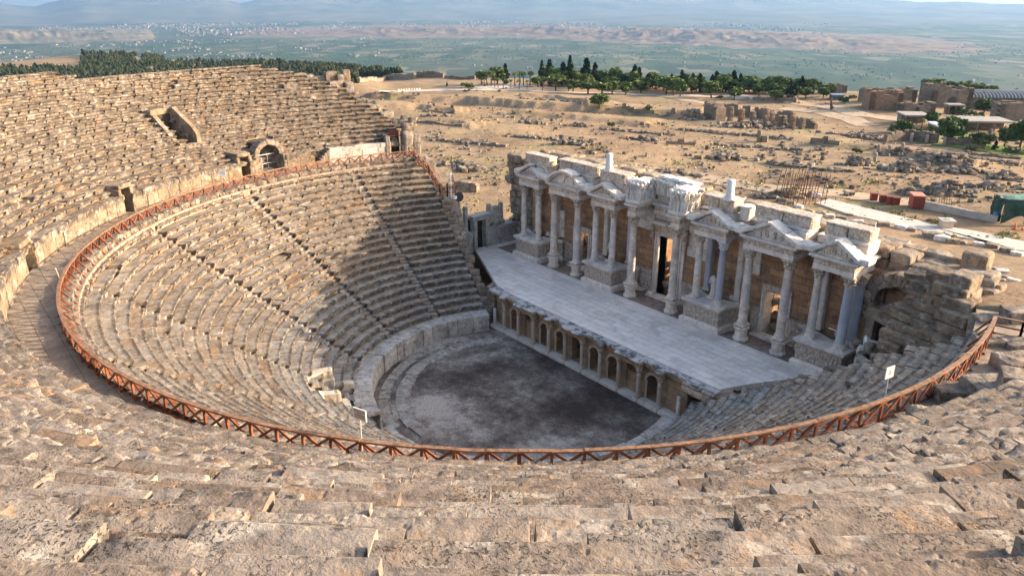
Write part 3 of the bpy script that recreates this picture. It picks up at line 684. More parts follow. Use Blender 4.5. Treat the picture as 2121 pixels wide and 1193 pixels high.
for k in range(29):
    rg = RowGrid(); rn = RowGrid(); g = np.random.default_rng(400 + k)
    c = upper_ends(k); b = upper_right(k)
    while c < b:
        s_ = float(sk(c)); r0 = R0U + k * D2 * s_ + float(pull(c)); hs_ = s_ - .038 * float(lift(c)) / .56; zb = ZU + (k - 1) * H2 * hs_
        d = g.uniform(.75, 1.9) / r0 * (1.15 if c > R_(284) else 1); mid = c + d / 2; near = math.dist((r0 * math.cos(mid), r0 * math.sin(mid), zb), CAM) < 16
        cut = (ARCH[0] < mid < ARCH[1] and k < 5) or (VOM[0] < mid < VOM[1] and 6 <= k <= 11) or (DOOR[0] < mid < DOOR[1] and k < 3) or (STEP[0] < mid < STEP[1] and k < 2) or (k < 2 and (R_(219.4) < mid < R_(221.2) or R_(195.2) < mid < R_(196.9)))
        if cut:
            c += min(d, .35 / r0)
            if rg.n: rg.build('seat_row', TRAV, up, 500 + k, 1.0, fine=True); rg = RowGrid()
            continue
        wn_ = 0.5 + 0.5 * fbm([[r0 * math.cos(c) / 4, r0 * math.sin(c) / 4, 2]], 2, 9)[0]
        gone = (not near) and g.random() < .01 + .06 * max(0, wn_ - .7)
        er = min(1.0, max(0.1, g.beta(1.8, 1.9) + (wn_ - .5) * .7)); q = .45 if near else 1.0
        (rn if mid > R_(284) else rg).block(c, c + d, r0 + (.26 if gone else 0), D2 * s_, zb - (.2 if gone else 0) + float(lift(mid)), H2 * hs_, g.random(), er * q, g.normal(0, .075 if near else .015), g.normal(0, .045 if near else .010), g.normal(0, .02 if near else .007), fl=.62 if near else 1.0, flat=g.random() < (.7 if near else .1)); c += d
    rg.build('seat_row', TRAV, up, 500 + k, 1.0, fine=True); rn.build('seat_row', TRAVN, up, 500 + k, 1.0, fine=True)
m = MB()
for k in range(29):
    cuts_ = [c_ for c_, k0, k1 in ((ARCH, 0, 4), (VOM, 5, 11), (DOOR, 0, 2), (STEP, 0, 1), ((R_(219.4), R_(221.2)), 0, 1), ((R_(195.2), R_(196.9)), 0, 1)) if k0 <= k <= k1]
    ed = [upper_ends(k) + .012]
    for c_ in sorted(cuts_):
        if c_[0] > ed[0]: ed += [c_[0], c_[1]]
    ed.append(upper_right(k) - .012)
    for a_, b_ in zip(ed[::2], ed[1::2]):
     th = np.linspace(a_, b_, max(3, int((b_ - a_) * 45))); L_ = lift(th); s_ = sk(th); r0 = R0U + k * D2 * s_ + pull(th) + .2; hs_ = s_ - .038 * L_ / .56; z0 = ZU + (k - 1) * H2 * hs_ - .18
     m.sheet(np.c_[r0 * np.cos(th), r0 * np.sin(th), z0 + L_], np.c_[(r0 + D2 * s_) * np.cos(th), (r0 + D2 * s_) * np.sin(th), z0 + H2 * hs_ + L_], .3)
m.build('rubble_core', DARKROCK, up)
# retaining wall behind the walkway
def wall_course(name, zb, h, r, t0, t1, wmin, wmax, cuts, mat, seed, amp=.7, er=.5):
    rg = RowGrid(); g = np.random.default_rng(seed); c = t0
    while c < t1:
        d = g.uniform(wmin, wmax) / r
        hit_ = [q for q in cuts if q[0] < c + d and q[1] > c]
        if hit_:
            if hit_[0][0] - c > .25 / r: d = hit_[0][0] - c
            else:
                c = hit_[0][1]
                if rg.n: rg.build(name, mat, up, seed, amp); rg = RowGrid()
                continue
        rg.block(c, c + d, r + float(pull(c)), .5, zb + (float(lift(c)) if name == 'wall_cap' else 0), h + (float(lift(c)) if name != 'wall_cap' else 0), g.random(), er * g.random(), g.normal(0, .015), g.normal(0, .012), g.normal(0, .006), flat=True); c += d
    return rg.build(name, mat, up, seed, amp)
ND1 = (R_(219.4), R_(221.2)); ND2 = (R_(195.2), R_(196.9)); ND3 = (R_(243.6), R_(246.4))
CUTS = [ND1, ND2, ND3, (R_(188.0), R_(193.0)), STEP, DOOR]
wall_course('retaining_wall', WZ - .05, 1.12, 29.48, R_(182.2), R_(362), .8, 1.7, CUTS, BROWNW, 601)
wall_course('retaining_wall', WZ - .05, 1.12, 29.48, R_(163), R_(182), .9, 1.9, CUTS, MSLAB, 604)
wall_course('wall_cap', WZ + 1.07, .42, 29.42, R_(183), R_(362), .8, 1.7, CUTS, TRAV, 602, 1.0, .9)
wall_course('wall_cap', WZ + 1.07, .40, 29.45, R_(167), R_(179.2), .9, 1.8, CUTS, MSLAB, 603, .8, .5)
def pol_(r, t, z): return np.array([r * math.cos(t), r * math.sin(t), z])
def niche(t0, t1, ztop, depth, mat_side):
    m = MB(); d = MB(); r0, r1 = 29.5, 29.5 + depth
    for t, s in ((t0, 1), (t1, -1)):
        m.rock(pol_((r0 + r1) / 2, t - s * .16 / 29.5, (WZ + ztop) / 2), (depth, .34, ztop - WZ + .1), t, 4, 12, .03, 2, rnd.random())
    m.rock(pol_((r0 + r1) / 2, (t0 + t1) / 2, ztop + .16), (depth, (t1 - t0) * 30 + .5, .34), (t0 + t1) / 2, 4, 10, .04, 2, rnd.random())
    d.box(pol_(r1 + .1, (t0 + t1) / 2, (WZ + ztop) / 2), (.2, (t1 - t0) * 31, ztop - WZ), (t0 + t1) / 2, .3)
    o = m.build('doorway', mat_side, up); d.build('doorway_back', DARKV, o)  # back panel coloured dark in place of deep shade
niche(ND1[0], ND1[1], 13.62, 2.2, BROWNW); niche(ND2[0], ND2[1], 13.65, 2.2, BROWNW); niche(ND3[0], ND3[1], 13.35, 1.8, BROWNW)
def door_right():
    m = MB(); b = MB(); t0, t1 = DOOR; tm = (t0 + t1) / 2
    m.rock(pol_(30.1, t0 - .022, 12.9), (1.6, 1.0, 2.5), t0, 5, 10, .05, 1.5, .7); m.rock(pol_(30.1, t0 - .05, 12.7), (1.5, .9, 2.2), t0, 5, 8, .09, 1.5, .4)
    m.rock(pol_(30.1, t1 + .012, 12.8), (1.4, .5, 2.1), t1, 5, 10, .04, 1.5, .5); m.rock(pol_(30.4, t0 - .03, 14.5), (1.2, 1.2, .9), t0, 5, 6, .12, 1.5, .2); m.rock(pol_(30.3, t0 - .045, 15.1), (.9, .8, .6), t0, 5, 6, .1, 1.5, .3)
    o = m.build('doorway', TRAV, up)
    d = MB(); d.box(pol_(31.0, tm, 12.9), (.2, 1.3, 2.4), tm, .2); d.build('doorway_back', DARKV, o)  # dark panel, the doorway's shade is put into its colour
    for i in range(9): b.tube([pol_(29.7, t0 + (t1 - t0) * i / 8 + .004, 13.75), pol_(29.7, t0 + (t1 - t0) * i / 8 + .004, 14.35)], .025, 5)
    b.beam(pol_(29.7, t0 - .005, 13.75), pol_(29.7, t1 + .008, 13.75), .06, .08); b.build('barred_lintel', REDIRON, o)
door_right()
def wall_steps():
    m = MB(); n = 6
    for i in range(n):
        t = STEP[1] - (STEP[1] - STEP[0]) * (i + .5) / n; z = WZ + (i + 1) * 1.34 / n
        m.rock(pol_(29.95, t, (WZ - .2 + z) / 2), (1.0, 1.55 / n + .04, z - WZ + .2), t, 3, 12, .02, 2)
    m.rock(pol_(30.6, (STEP[0] + STEP[1]) / 2, 12.7), (.5, 1.7, 2.0), (STEP[0] + STEP[1]) / 2, 5, 9, .05, 2)
    return m.build('wall_steps', TRAV, up)
wall_steps()
def arch_gate():
    tm = R_(190.5); e = np.array([-math.sin(tm), math.cos(tm), 0]); q = np.array([math.cos(tm), math.sin(tm), 0]); zs = 13.15; ra = 1.08
    m = MB()
    for s in (-1, 1):
        for i in range(3):
            for j in range(2): m.rock(q * (30.15 + j * 1.35) + e * s * (ra + .3) + np.array([0, 0, WZ + .27 + i * .53]), (1.36, .62, .54), tm, 4, 11, .03, 2, rnd.random())
    for i in range(9):
        a = PI * (i + .5) / 9; m.rock(q * 30.45 + e * math.cos(a) * (ra + .22) + np.array([0, 0, zs + math.sin(a) * (ra + .22)]), (1.0, .48, .5), rotz(tm) @ euler(a, 0, 0), 4, 10, .045, 2, rnd.random(), i)
    o = m.build('arched_gateway', TRAV, up)
    s = MB(); th = np.linspace(0, PI, 14)
    A = [q * 30.3 + e * math.cos(a) * ra + np.array([0, 0, zs + math.sin(a) * ra]) for a in th]; B = [p + q * 2.4 for p in A]; s.sheet(A, B, .4)
    s.box(q * 32.75 + np.array([0, 0, 13.2]), (.2, 2.6, 3.2), tm, .2); s.build('tunnel', DARKV, o)  # vault and back coloured dark for the shade inside
    g = MB()
    def P(u, z, r=30.55): return q * r + e * u + np.array([0, 0, z])
    for i in range(17):
        u = -ra + ra * 2 * (i + .5) / 17; z1 = zs + math.sqrt(max(0, ra * ra - u * u)); g.tube([P(u, WZ), P(u, z1)], .012, 4, .3)
    gt = g.build('metal_gate', GREYMETAL, o)
    f = MB()
    f.tube([P(math.cos(a) * ra, zs + math.sin(a) * ra) for a in th], .04, 6); 
    for u in (-ra, -.06, ra): f.tube([P(u, WZ), P(u, zs + (.05 if u else 0))], .04, 6)
    for z in (12.5, 13.3): f.tube([P(-ra, z), P(ra, z)], .035, 6)
    f.build('gate_frame', GREYMETAL, gt)
arch_gate()
def vomitory():
    t0, t1 = VOM; m = MB(); w = MB()
    zf = 15.05; r0, r1 = 32.7, 36.0; ztop = 17.45
    for t in (t0, t1):
        rr = np.linspace(r0, r1, 6); th_ = t + (.5 if t == t0 else -.5) / 34 * .0
        er_ = np.array([math.cos(th_), math.sin(th_), 0]); et_ = np.array([-math.sin(th_), math.cos(th_), 0]); hi = .62 if t == t0 else -.5
        m.prism([(r0 - .15, zf - 1.6), (r0 - .15, zf + .3 + hi * .5), (r0 + .35, zf + .55 + hi), (r1 - .6, ztop + hi * .5), (r1 + .2, ztop + .1), (r1 + .2, zf - 1.6)], et_ * -.2, er_, (0, 0, 1), et_ * .4, .4)
    tm = (t0 + t1) / 2
    m.rock(pol_(r1, tm, ztop), (.6, 2.4, .5), tm, 4, 10, .05, 2, .4)
    o = m.build('vomitory', BROWNW, up)
    w.box(pol_(r1 - .1, tm, (zf - 1.2 + ztop) / 2), (.2, 2.0, ztop - zf + 1.2), tm, .3); w.build('tunnel', DARKV, o)  # flat back panel, the passage's shade is put into its colour
    fl = MB(); fl.box(pol_((r0 + r1) / 2, tm, zf - 1.15), (r1 - r0, 1.8, .1), tm, .5); fl.build('passage_floor', WALK, o)
vomitory()
def ragged_edge():
    """broken outer wall and loose blocks at the left end of the tier, and on its top edge"""
    m = MB(); g = np.random.default_rng(71)
    for px, py, w, h, R in [(640, 168, 20, 22, 39.8), (662, 170, 26, 20, 39.4), (685, 166, 24, 30, 39.0), (708, 168, 22, 24, 38.6), (716, 158, 14, 22, 38.6), (694, 178, 28, 16, 38.2), (722, 180, 16, 18, 37.9), (662, 183, 30, 12, 38.4), (700, 190, 34, 12, 37.4), (730, 198, 22, 12, 36.6), (640, 178, 16, 12, 39), (748, 210, 22, 10, 35.6), (775, 224, 22, 12, 34.6), (800, 240, 26, 14, 33.6), (826, 256, 24, 16, 32.6), (842, 268, 18, 14, 31.6), (838, 246, 14, 12, 32.6), (620, 160, 24, 14, 40.0)]:
        v = ray_dir(px, py); a = v[0]**2 + v[1]**2; b = 2 * (CAM[0]*v[0] + CAM[1]*v[1]); c = CAM[0]**2 + CAM[1]**2 - R * R
        t = (-b + math.sqrt(b*b - 4*a*c)) / (2*a); p = CAM + v * t; k = pxm(p)
        m.rock(p, (1.0, w * k * 1.1, h * k * 1.15), math.atan2(p[1], p[0]) + g.normal(0, .1), 5, 8, .08, 1.6, g.random(), int(px))
    m.build('broken_edge_wall', DARKROCK if False else TRAV, up)
ragged_edge()
def right_slabs():
    """tumbled slabs and dark blocks where the upper rows end beside the walkway on the near side"""
    for nm, pts in (('fallen_slab', [(1905, 862, 12.35, 1.9, .8, 1.1, .9), (1985, 800, 12.3, 2.1, 1.1, 1.0, .9), (2068, 790, 12.7, 2.6, 1.6, 1.3, .9), (2115, 740, 12.3, 2.2, 1.5, 1.0, 1.0), (2060, 700, 11.95, 1.8, 1.2, .5, .9), (2110, 705, 12.0, 1.6, 1.2, .6, .9), (2125, 775, 13.4, 1.8, 1.2, .8, .5), (2120, 640, 12.3, 2.0, 1.2, 1.1, .8), (2050, 655, 11.9, 1.6, 1.2, 1.2, .8), (2030, 690, 11.4, 1.2, .8, 1.0, .4)]),):
        m = MB()
        for px, py, z, l, w, h, rz in pts:
            m = MB(); p = at_z(px, py, z); p[2] -= h / 2; m.rock(p, (l * .85, w * .9, h), rz + rnd.uniform(-.1, .1), 14, 24, .05, 2.6, rnd.random(), int(px)); m.build(nm, TRAV, up)
    m = MB()
    for px, py, z, l, w, h, rz in [(1948, 845, 12.85, 1.6, .7, .9, .9), (1975, 868, 13.0, 1.4, .8, .8, .8), (2005, 850, 12.9, 1.8, .6, .8, .95), (1925, 882, 12.8, 1.0, .8, .7, .7), (2040, 845, 13.2, 1.4, .7, .9, 1.0), (2085, 830, 13.6, 1.6, .8, .9, .9)]:
        p = at_z(px, py, z); p[2] -= h / 2
        for q in range(3): m.rock(p + np.array([rnd.uniform(-.3, .3), rnd.uniform(-.3, .3), (q - 1) * .22]), (l, w, h * .45), rz + rnd.uniform(-.12, .12), 8, 7, .09, 2.2, rnd.random(), int(px) + q)
    m.build('fissured_rock', DARKROCK, up)
right_slabs()
# masonry that closes the ends of the lower rows
def end_walls():
    m = MB(); g = np.random.default_rng(9)
    for k in range(N1):
        r = 12.0 + (k + .5) * D1
        for f, sg in ((end_left_low, -1), (end_right_low, 1)):
            t = f(r); 
            if sg > 0: t = t + .45 / r
            else: t = t + .0 - .5 / r
            zt = 1.5 + (k + 1) * H1 - (.06 + g.random() * .25)
            for q in range(2): m.rock(pol_(r, t + g.normal(0, .006), zt - .3 - q * .6), (D1 + .06, .9 + g.normal(0, .08), .62), t, 3, 8, .06, 1.7, g.random(), k)
            m.rock(pol_(r, t, zt / 2 - .8), (D1 + .05, .7, max(.3, zt - 1.2)), t, 3, 9, .05, 1.7, g.random(), k + 50)
    return m.build('end_wall', TRAV, low)
end_walls()

# ================================================================== orchestra
def orchestra():
    n = 96; m = MB(); th = np.linspace(R_(148), 2 * PI + R_(31), n); rr = np.linspace(0, 10.85, 20)
    def mat():
        k = NT('orchestra_earth', 0.95, 0.15)
        a = k.math('ADD', k.math('MULTIPLY', k.noise(0.16, 6, 0.6, k.mapping(loc=(13.3, 7.7, 3.1))), 0.6), k.math('MULTIPLY', k.noise(1.7, 12, 0.88, k.mapping(loc=(23.3, 17.7, 5.1))), 0.4)); f = k.noise(9, 6, 0.8); v = k.voro(7.5)
        c = k.ramp(a, [(0.42, (0.06, 0.044, 0.036)), (0.48, (0.115, 0.09, 0.076)), (0.53, (0.21, 0.178, 0.153)), (0.59, (0.43, 0.38, 0.335))])
        c = k.mix(0.6, c, k.ramp(f, [(0.3, (0.18, 0.17, 0.17)), (0.5, (0.5, 0.5, 0.5)), (0.72, (0.95, 0.93, 0.9))]), 'OVERLAY')
        c = k.mix(k.math('MULTIPLY', k.ramp(v, [(0.06, 1.0), (0.16, 0.0)]), 0.55), c, (0.36, 0.32, 0.28))
        k.color(c); k.bump(k.math('ADD', f, k.math('MULTIPLY', v, -.6)), 0.06, 0.9); return k.m
    X, Y = np.meshgrid(np.linspace(-12, 12.5, 70), np.linspace(-12, 5.6, 54), indexing='ij'); x, y = X.ravel(), Y.ravel()
    z = fbm(np.c_[x / 3, y / 3, 0 * x], 3, 4) * .012
    return tag(mk('orchestra_floor', np.c_[x, y, z], grid_faces(70, 54), mat(), None, True), kind='structure')
orchestra()
FARTRAV_ = mat_travertine('pale_ring_stone', [(0.0, (0.36, 0.33, 0.29)), (0.5, (0.44, 0.41, 0.37)), (1.0, (0.40, 0.36, 0.31))], 0.7, (0.34, 0.32, 0.30))
def gutter():
    t = thing('stone_kerb_ring', 'pale stone ring lying on the earth floor inside the orchestra wall', 'kerb', (0, 0, 0))
    for nm, r, dep, zt, a, b, mt in (('kerb', 8.15, 1.0, .06, 152, 272, FARTRAV_), ('flagstones', 9.55, .8, .045, 168, 258, FARTRAV_)):
        rg = RowGrid(); g = np.random.default_rng(int(r)); c = R_(a)
        while c < R_(b):
            d = g.uniform(1.0, 2.4) / r; rg.block(c, c + d, r, dep - .1, -.1, zt + .1, g.random(), .6 * g.random(), g.normal(0, .05), g.normal(0, .008), g.normal(0, .015), flat=True); c += d
        rg.build(nm, mt, t, int(r * 10), .8)
gutter()

# ================================================================== stage with its colonnaded front
XF = -0.115; YS = 5.36; ZS = 3.24
stage = thing('stage', 'paved marble stage with a low colonnade of ten columns along its front', 'stage', (0, YS, 0))
def stage_parts():
    # floor slab
    P = [(-11.4, 6.45), (-9.4, 6.0), (12.3, 6.0), (13.2, 8.4), (15.4, 12.85), (-19.6, 12.85), (-19.6, 16.0), (-20.4, 16.0), (-20.75, 10.9)]
    P = P[:6] + [P[8]]; m = MB(); m.add([(-20.75, 10.9, ZS), (-19.6, 12.85, ZS), (-19.6, 16.0, ZS), (-20.4, 16.0, ZS)], [(0, 1, 2, 3)], .5); V = [(x, y, ZS) for x, y in P] + [(0, 9.5, ZS)] + [(x, y, ZS - .35) for x, y in P]; n = len(P)
    m.add(V, [(j, n + 1 + j, n + 1 + (j + 1) % n, (j + 1) % n) for j in range(n)], .5, [(j, (j + 1) % n, n) for j in range(n)])
    m.build('stage_floor', PAVE, stage)
    e = MB(); e.box((-1.8, 14.2, ZS - .09), (36, 2.9, .1), None, .4); 
    me = NT('stage_earth', .95, .1); me.color(me.ramp(me.noise(1.6, 6, .7), [(.3, (.17, .115, .085)), (.5, (.27, .205, .165)), (.7, (.37, .31, .27))])); me.bump(me.noise(12, 4), .05)
    e.build('earth_strip', me.m, stage)
    # back wall of the front, with niches
    w = MB(); yb = YS + .45
    xs = [-8.99 + XF * 0 + 1.898 * i for i in range(10)]
    arches = [0, 2, 3, 5, 6, 8]; rects = [1, 7]; door = [4]
    def pier(x0, x1, z0, z1): w.bb((x0, yb, z0), (x1, yb + 1.2, z1))
    for i in range(9):
        a, b = xs[i], xs[i + 1]; mid = (a + b) / 2
        if i in arches: hw, zt = .56, 1.55
        elif i in rects: hw, zt = .62, 2.3
        else: hw, zt = .62, 2.2
        pier(a, mid - hw, .2, 2.72); pier(mid + hw, b, .2, 2.72)
        if i in arches:
            w.bb((mid - hw, yb, 2.22), (mid + hw, yb + 1.2, 2.72))
            w.bb((mid - hw, yb + 1.05, .2), (mid + hw, yb + 1.2, 2.22), .1)
            # arch soffit spandrels
            th = np.linspace(0, PI, 11); A = [(mid + hw * math.cos(t), yb, 1.62 + hw * math.sin(t)) for t in th]; T_ = [(mid + hw * math.cos(t), yb, 2.22) for t in th]
            w.sheet(A, T_, .5); w.sheet(T_, [(p[0], yb + 1.05, p[2]) for p in T_], .4); w.sheet([(p[0], yb + 1.05, p[2]) for p in A], A, .4)
        elif i in rects:
            w.bb((mid - hw, yb, zt), (mid + hw, yb + 1.2, 2.72)); w.bb((mid - hw, yb + .12, .2), (mid + hw, yb + 1.2, 1.62), .7)
        else: w.bb((mid - hw, yb, zt), (mid + hw, yb + 1.2, 2.72))
    w.bb((-11.3, yb + .1, .0), (xs[0], yb + 1.2, 3.1)); w.bb((xs[9], yb, .0), (10.1, yb + 1.2, 2.9)); w.bb((11.9, yb - .2, .0), (14, yb + 1.2, 2.9)); w.bb((10.1, yb - .5, 2.35), (11.9, yb + 1.2, 2.85))
    w.bb((-11.2, YS + .3, -.1), (10, yb + 1.4, .2), .5)
    o = w.build('front_wall', ASHLAR, stage)
    d = MB(); d.bb((-11, yb + 1.25, .1), (13.5, yb + 1.35, 3.0), .2); d.bb((10.0, yb + .9, 0), (12.1, yb + 1.0, 2.4), .2); d.build('dark_backing', DARKV, o)  # dark panels behind the openings, shade put into their colour
    ar = MB()
    for i in arches:
        mid = (xs[i] + xs[i + 1]) / 2
        for k in range(9):
            t = PI * (k + .5) / 9; ar.box((mid + .66 * math.cos(t), yb - .03, 1.62 + .66 * math.sin(t)), (.2, .08, .2), euler(0, -(t - PI / 2), 0))
        for s in (-1, 1): ar.box((mid + s * .6, yb - .03, 1.55), (.28, .1, .1)); ar.box((mid + s * .58, yb - .02, .85), (.16, .06, 1.35))
    ar.build('niche_arch', WALLM, o)
    for k, dx in enumerate((-.62, .62)):
        b = MB(); 
    bars = MB(); mid = (xs[4] + xs[5]) / 2
    for q in range(5): bars.tube([(mid - .5 + q * .25, yb + .5, .2), (mid - .5 + q * .25, yb + .5, 2.2)], .02, 5)
    bars.beam((mid - .6, yb + .5, 1.2), (mid + .6, yb + .5, 1.2), .04, .05); bars.build('door_grille', IRON, o)
    # step of white marble below the columns
    pl = MB()
    for i in range(11): pl.rock((-9.6 + i * 1.88, YS + .02, .1), (1.87, .78, .32), 0, 3, 14, .015, 2)
    pl.build('plinth', MARBW, stage)
    # columns
    for i, x in enumerate(xs):
        c = MB(); c.lathe((x, YS, .26), [(.15, .12), (.155, .25), (.152, 1.2), (.135, 1.95)], 14, tint=rnd.random()); sh = c.build('column', WALLM, stage, True)
        b = MB(); b.box((x, YS, .30), (.42, .42, .09)); b.lathe((x, YS, .34), [(.2, 0), (.21, .04), (.17, .08), (.19, .12), (.16, .16)], 14); b.build('base', WALLM, sh)
        k = MB(); capital(k, (x, YS, 2.2), .15, .44); k.build('capital', MARBC, sh)
    # entablature: single blocks over 1, 4, 7, 10, joined over the pairs
    def ent(x0, x1, y0=YS - .27, y1=YS + .95):
        m = MB(); m.bb((x0, y0 + .04, 2.66), (x1, y1, 2.86)); m.bb((x0 - .05, y0 - .02, 2.862), (x1 + .05, y1, 2.94)); m.bb((x0 - .1, y0 - .1, 2.942), (x1 + .1, y1, 3.02)); e = m.build('entablature', ASHLAR, stage)
        t = MB(); L = x1 - x0; n = max(1, int(L / .9))
        for q in range(n):
            cx = x0 + L * (q + .5) / n; t.rock((cx, (y0 + y1) / 2 - .12 + rnd.uniform(-.06, .06), 3.09), (L / n * 1.03, (y1 - y0) + .1 + rnd.uniform(-.12, .1), .14), rnd.uniform(-.01, .01), 6, 6, .07, 2.2, rnd.random(), int(abs(x0) * 10) + q)
        t.build('cornice', CORN, e)
    for i in (0, 3, 6, 9): ent(xs[i] - .25, xs[i] + .25)
    for i in (1, 4, 7): ent(xs[i] - .25, xs[i + 1] + .25)
    r = MB(); r.bb((-11.2, yb - .22, 2.722), (9.9, yb + 1.2, 2.98)); r.build('frieze_band', ASHLAR, stage)
    t = MB(); g = np.random.default_rng(4); x = -11.2
    while x < 12.2:
        L = g.uniform(.9, 1.8); t.rock((x + L / 2, yb + .12 + g.normal(0, .03), 3.10), (L + .02, 1.0 + g.normal(0, .08), .22), g.normal(0, .006), 6, 9, .03, 1.8, g.random(), int(x * 3) + 90); x += L
    t.build('cornice', CORN, stage)
    # lintel and broken column of the side entrance on the right, column stub on the left
    l = MB(); l.rock((11.0, YS + .2, 2.62), (2.3, .6, .42), -.02, 5, 10, .04, 2, .6); l.rock((10.6, YS + .3, 2.98), (1.5, .7, .22), .05, 5, 8, .06, 2, .3); l.rock((11.9, YS + .3, 2.95), (.9, .6, .2), .1, 5, 8, .06, 2, .5); l.build('entrance_lintel', MARBC, stage)
    s = MB(); s.lathe((9.75, YS + .05, .3), [(.2, 0), (.2, .1), (.15, .14), (.14, 1.5)], 14); s.lathe((-10.3, YS + .0, .1), [(.19, 0), (.19, .1), (.15, .14), (.14, 1.55)], 14); s.build('column_stub', MARB, stage, True)
    j = MB(); j.rock((12.1, YS + .2, 1.3), (.5, 1.2, 2.6), 0, 5, 10, .06, 2, .4); j.rock((-11.2, YS + .6, 1.5), (.9, .9, 3.0), .2, 6, 9, .07, 2, .4); j.rock((-12.0, YS + 1.2, 1.6), (1.0, 1.4, 3.0), .4, 6, 9, .08, 2, .6); j.build('side_pier', TRAV, stage)
def capital(m, c, r, h, tint=None):
    """corinthian capital: flaring bell with two tiers of leaves under a hollow sided square slab"""
    c = np.array(c, float)
    def rad(th, i):
        k = [0, .05, .16, .05, .18, .10, .16, .05][min(i, 7)]; return 1 + k * np.cos(8 * th + (PI if i >= 4 else 0))
    m.lathe(c, [(r * .95, 0), (r * 1.02, h * .05), (r * 1.32, h * .30), (r * 1.12, h * .36), (r * 1.5, h * .60), (r * 1.25, h * .66), (r * 1.7, h * .84), (r * 1.4, h * .86)], 24, rad, tint)
    n = 24; th = np.arange(n) * 2 * PI / n + PI / 4
    f = 1.95 * r / np.maximum(np.abs(np.cos(th)), np.abs(np.sin(th))) * (1 - .13 * np.cos(2 * (th)) ** 2) * .78
    V = np.concatenate([np.c_[f * np.cos(th), f * np.sin(th), np.full(n, h * .86)], np.c_[f * 1.03 * np.cos(th), f * 1.03 * np.sin(th), np.full(n, h)], [[0, 0, h]]]) + c
    m.add(V, [(j, (j + 1) % n, n + (j + 1) % n, n + j) for j in range(n)], tint, [(n + j, n + (j + 1) % n, 2 * n) for j in range(n)])
def mat_corn():
    m = NT('crusted_cornice', .95, .1); f = m.noise(1.4, 6, .7)
    c = m.ramp(f, [(.36, (.13, .13, .135)), (.45, (.27, .265, .265)), (.50, (.50, .475, .44)), (.7, (.62, .585, .54))])
    c = m.mix(.5, c, m.ramp(m.noise(14, 4, .8), [(.3, (.25, .25, .25)), (.7, (.75, .75, .75))]), 'OVERLAY'); m.color(c); m.bump(m.noise(9, 5), .05, .8); return m.m
CORN = mat_corn()
stage_parts()
# ================================================================== columned facade behind the stage
YC = 13.5; YW = 15.6; ZT = 10.24
fac = thing('stage_building', 'ruined marble facade of two storeys of columns and pediments behind the stage', 'facade', (XF, YW, ZS))
def fx(x): return x + XF
def column(x, z0, mat, r=.3, ped=False, y=YC, capmat=None, ztop=ZT):
    zb = z0; parts = []
    if ped:
        zb = z0 + 1.15
        p = MB(); th8 = lambda th, i: 1 / np.maximum.reduce([np.abs(np.cos(th - k * PI / 4)) for k in range(4)]) * .95
        p.lathe((x, y, z0), [(.56, 0), (.56, .16), (.5, .2), (.44, .26), (.44, .80), (.5, .88), (.56, .92), (.56, 1.04), (.5, 1.06)], 32, th8, rnd.random())
    c = MB(); hc = .72; zt = ztop - hc; L = zt - zb
    c.lathe((x, y, zb), [(r * 1.04, .2), (r, .32), (r * 1.005, L * .33), (r * .96, L * .66), (r * .88, L - .06), (r * .93, L - .04), (r * .93, L)], 24, tint=rnd.random())
    o = c.build('column', mat, fac, True)
    if ped: p.build('pedestal', MARB, o)
    b = MB(); b.box((x, y, zb + .06), (r * 2.7, r * 2.7, .12)); b.lathe((x, y, zb + .1), [(r * 1.32, 0), (r * 1.36, .05), (r * 1.2, .1), (r * 1.12, .13), (r * 1.24, .17), (r * 1.2, .22), (r * 1.04, .24)], 24); b.build('base', MARB, o)
    k = MB(); capital(k, (x, y, zt), r * .92, hc, .5); k.build('capital', capmat or MARBC, o)
PAIRS = {'A': (-16.07, -13.96), 'B': (-6.5, -4.43), 'C': (4.43, 6.5), 'D': (13.96, 16.07)}
for key, (a, b) in PAIRS.items():
    ma, mb_ = {'A': (MARB, MARB), 'B': (MARB, MARB), 'C': (MARB, MARBB), 'D': (MARB, MARBB)}[key]
    column(fx(a), ZS + 2.02, ma, .27); column(fx(b), ZS + 2.02, mb_, .27 if key != 'D' else .31, capmat=MARBW if key in 'C' else None)
for x in (-11.8, -8.73, -2.2, 2.2, 8.73, 11.8): column(fx(x), ZS, MARB, .31, True)
column(fx(16.35), ZS + 2.02, MARBB, .27, y=14.45)

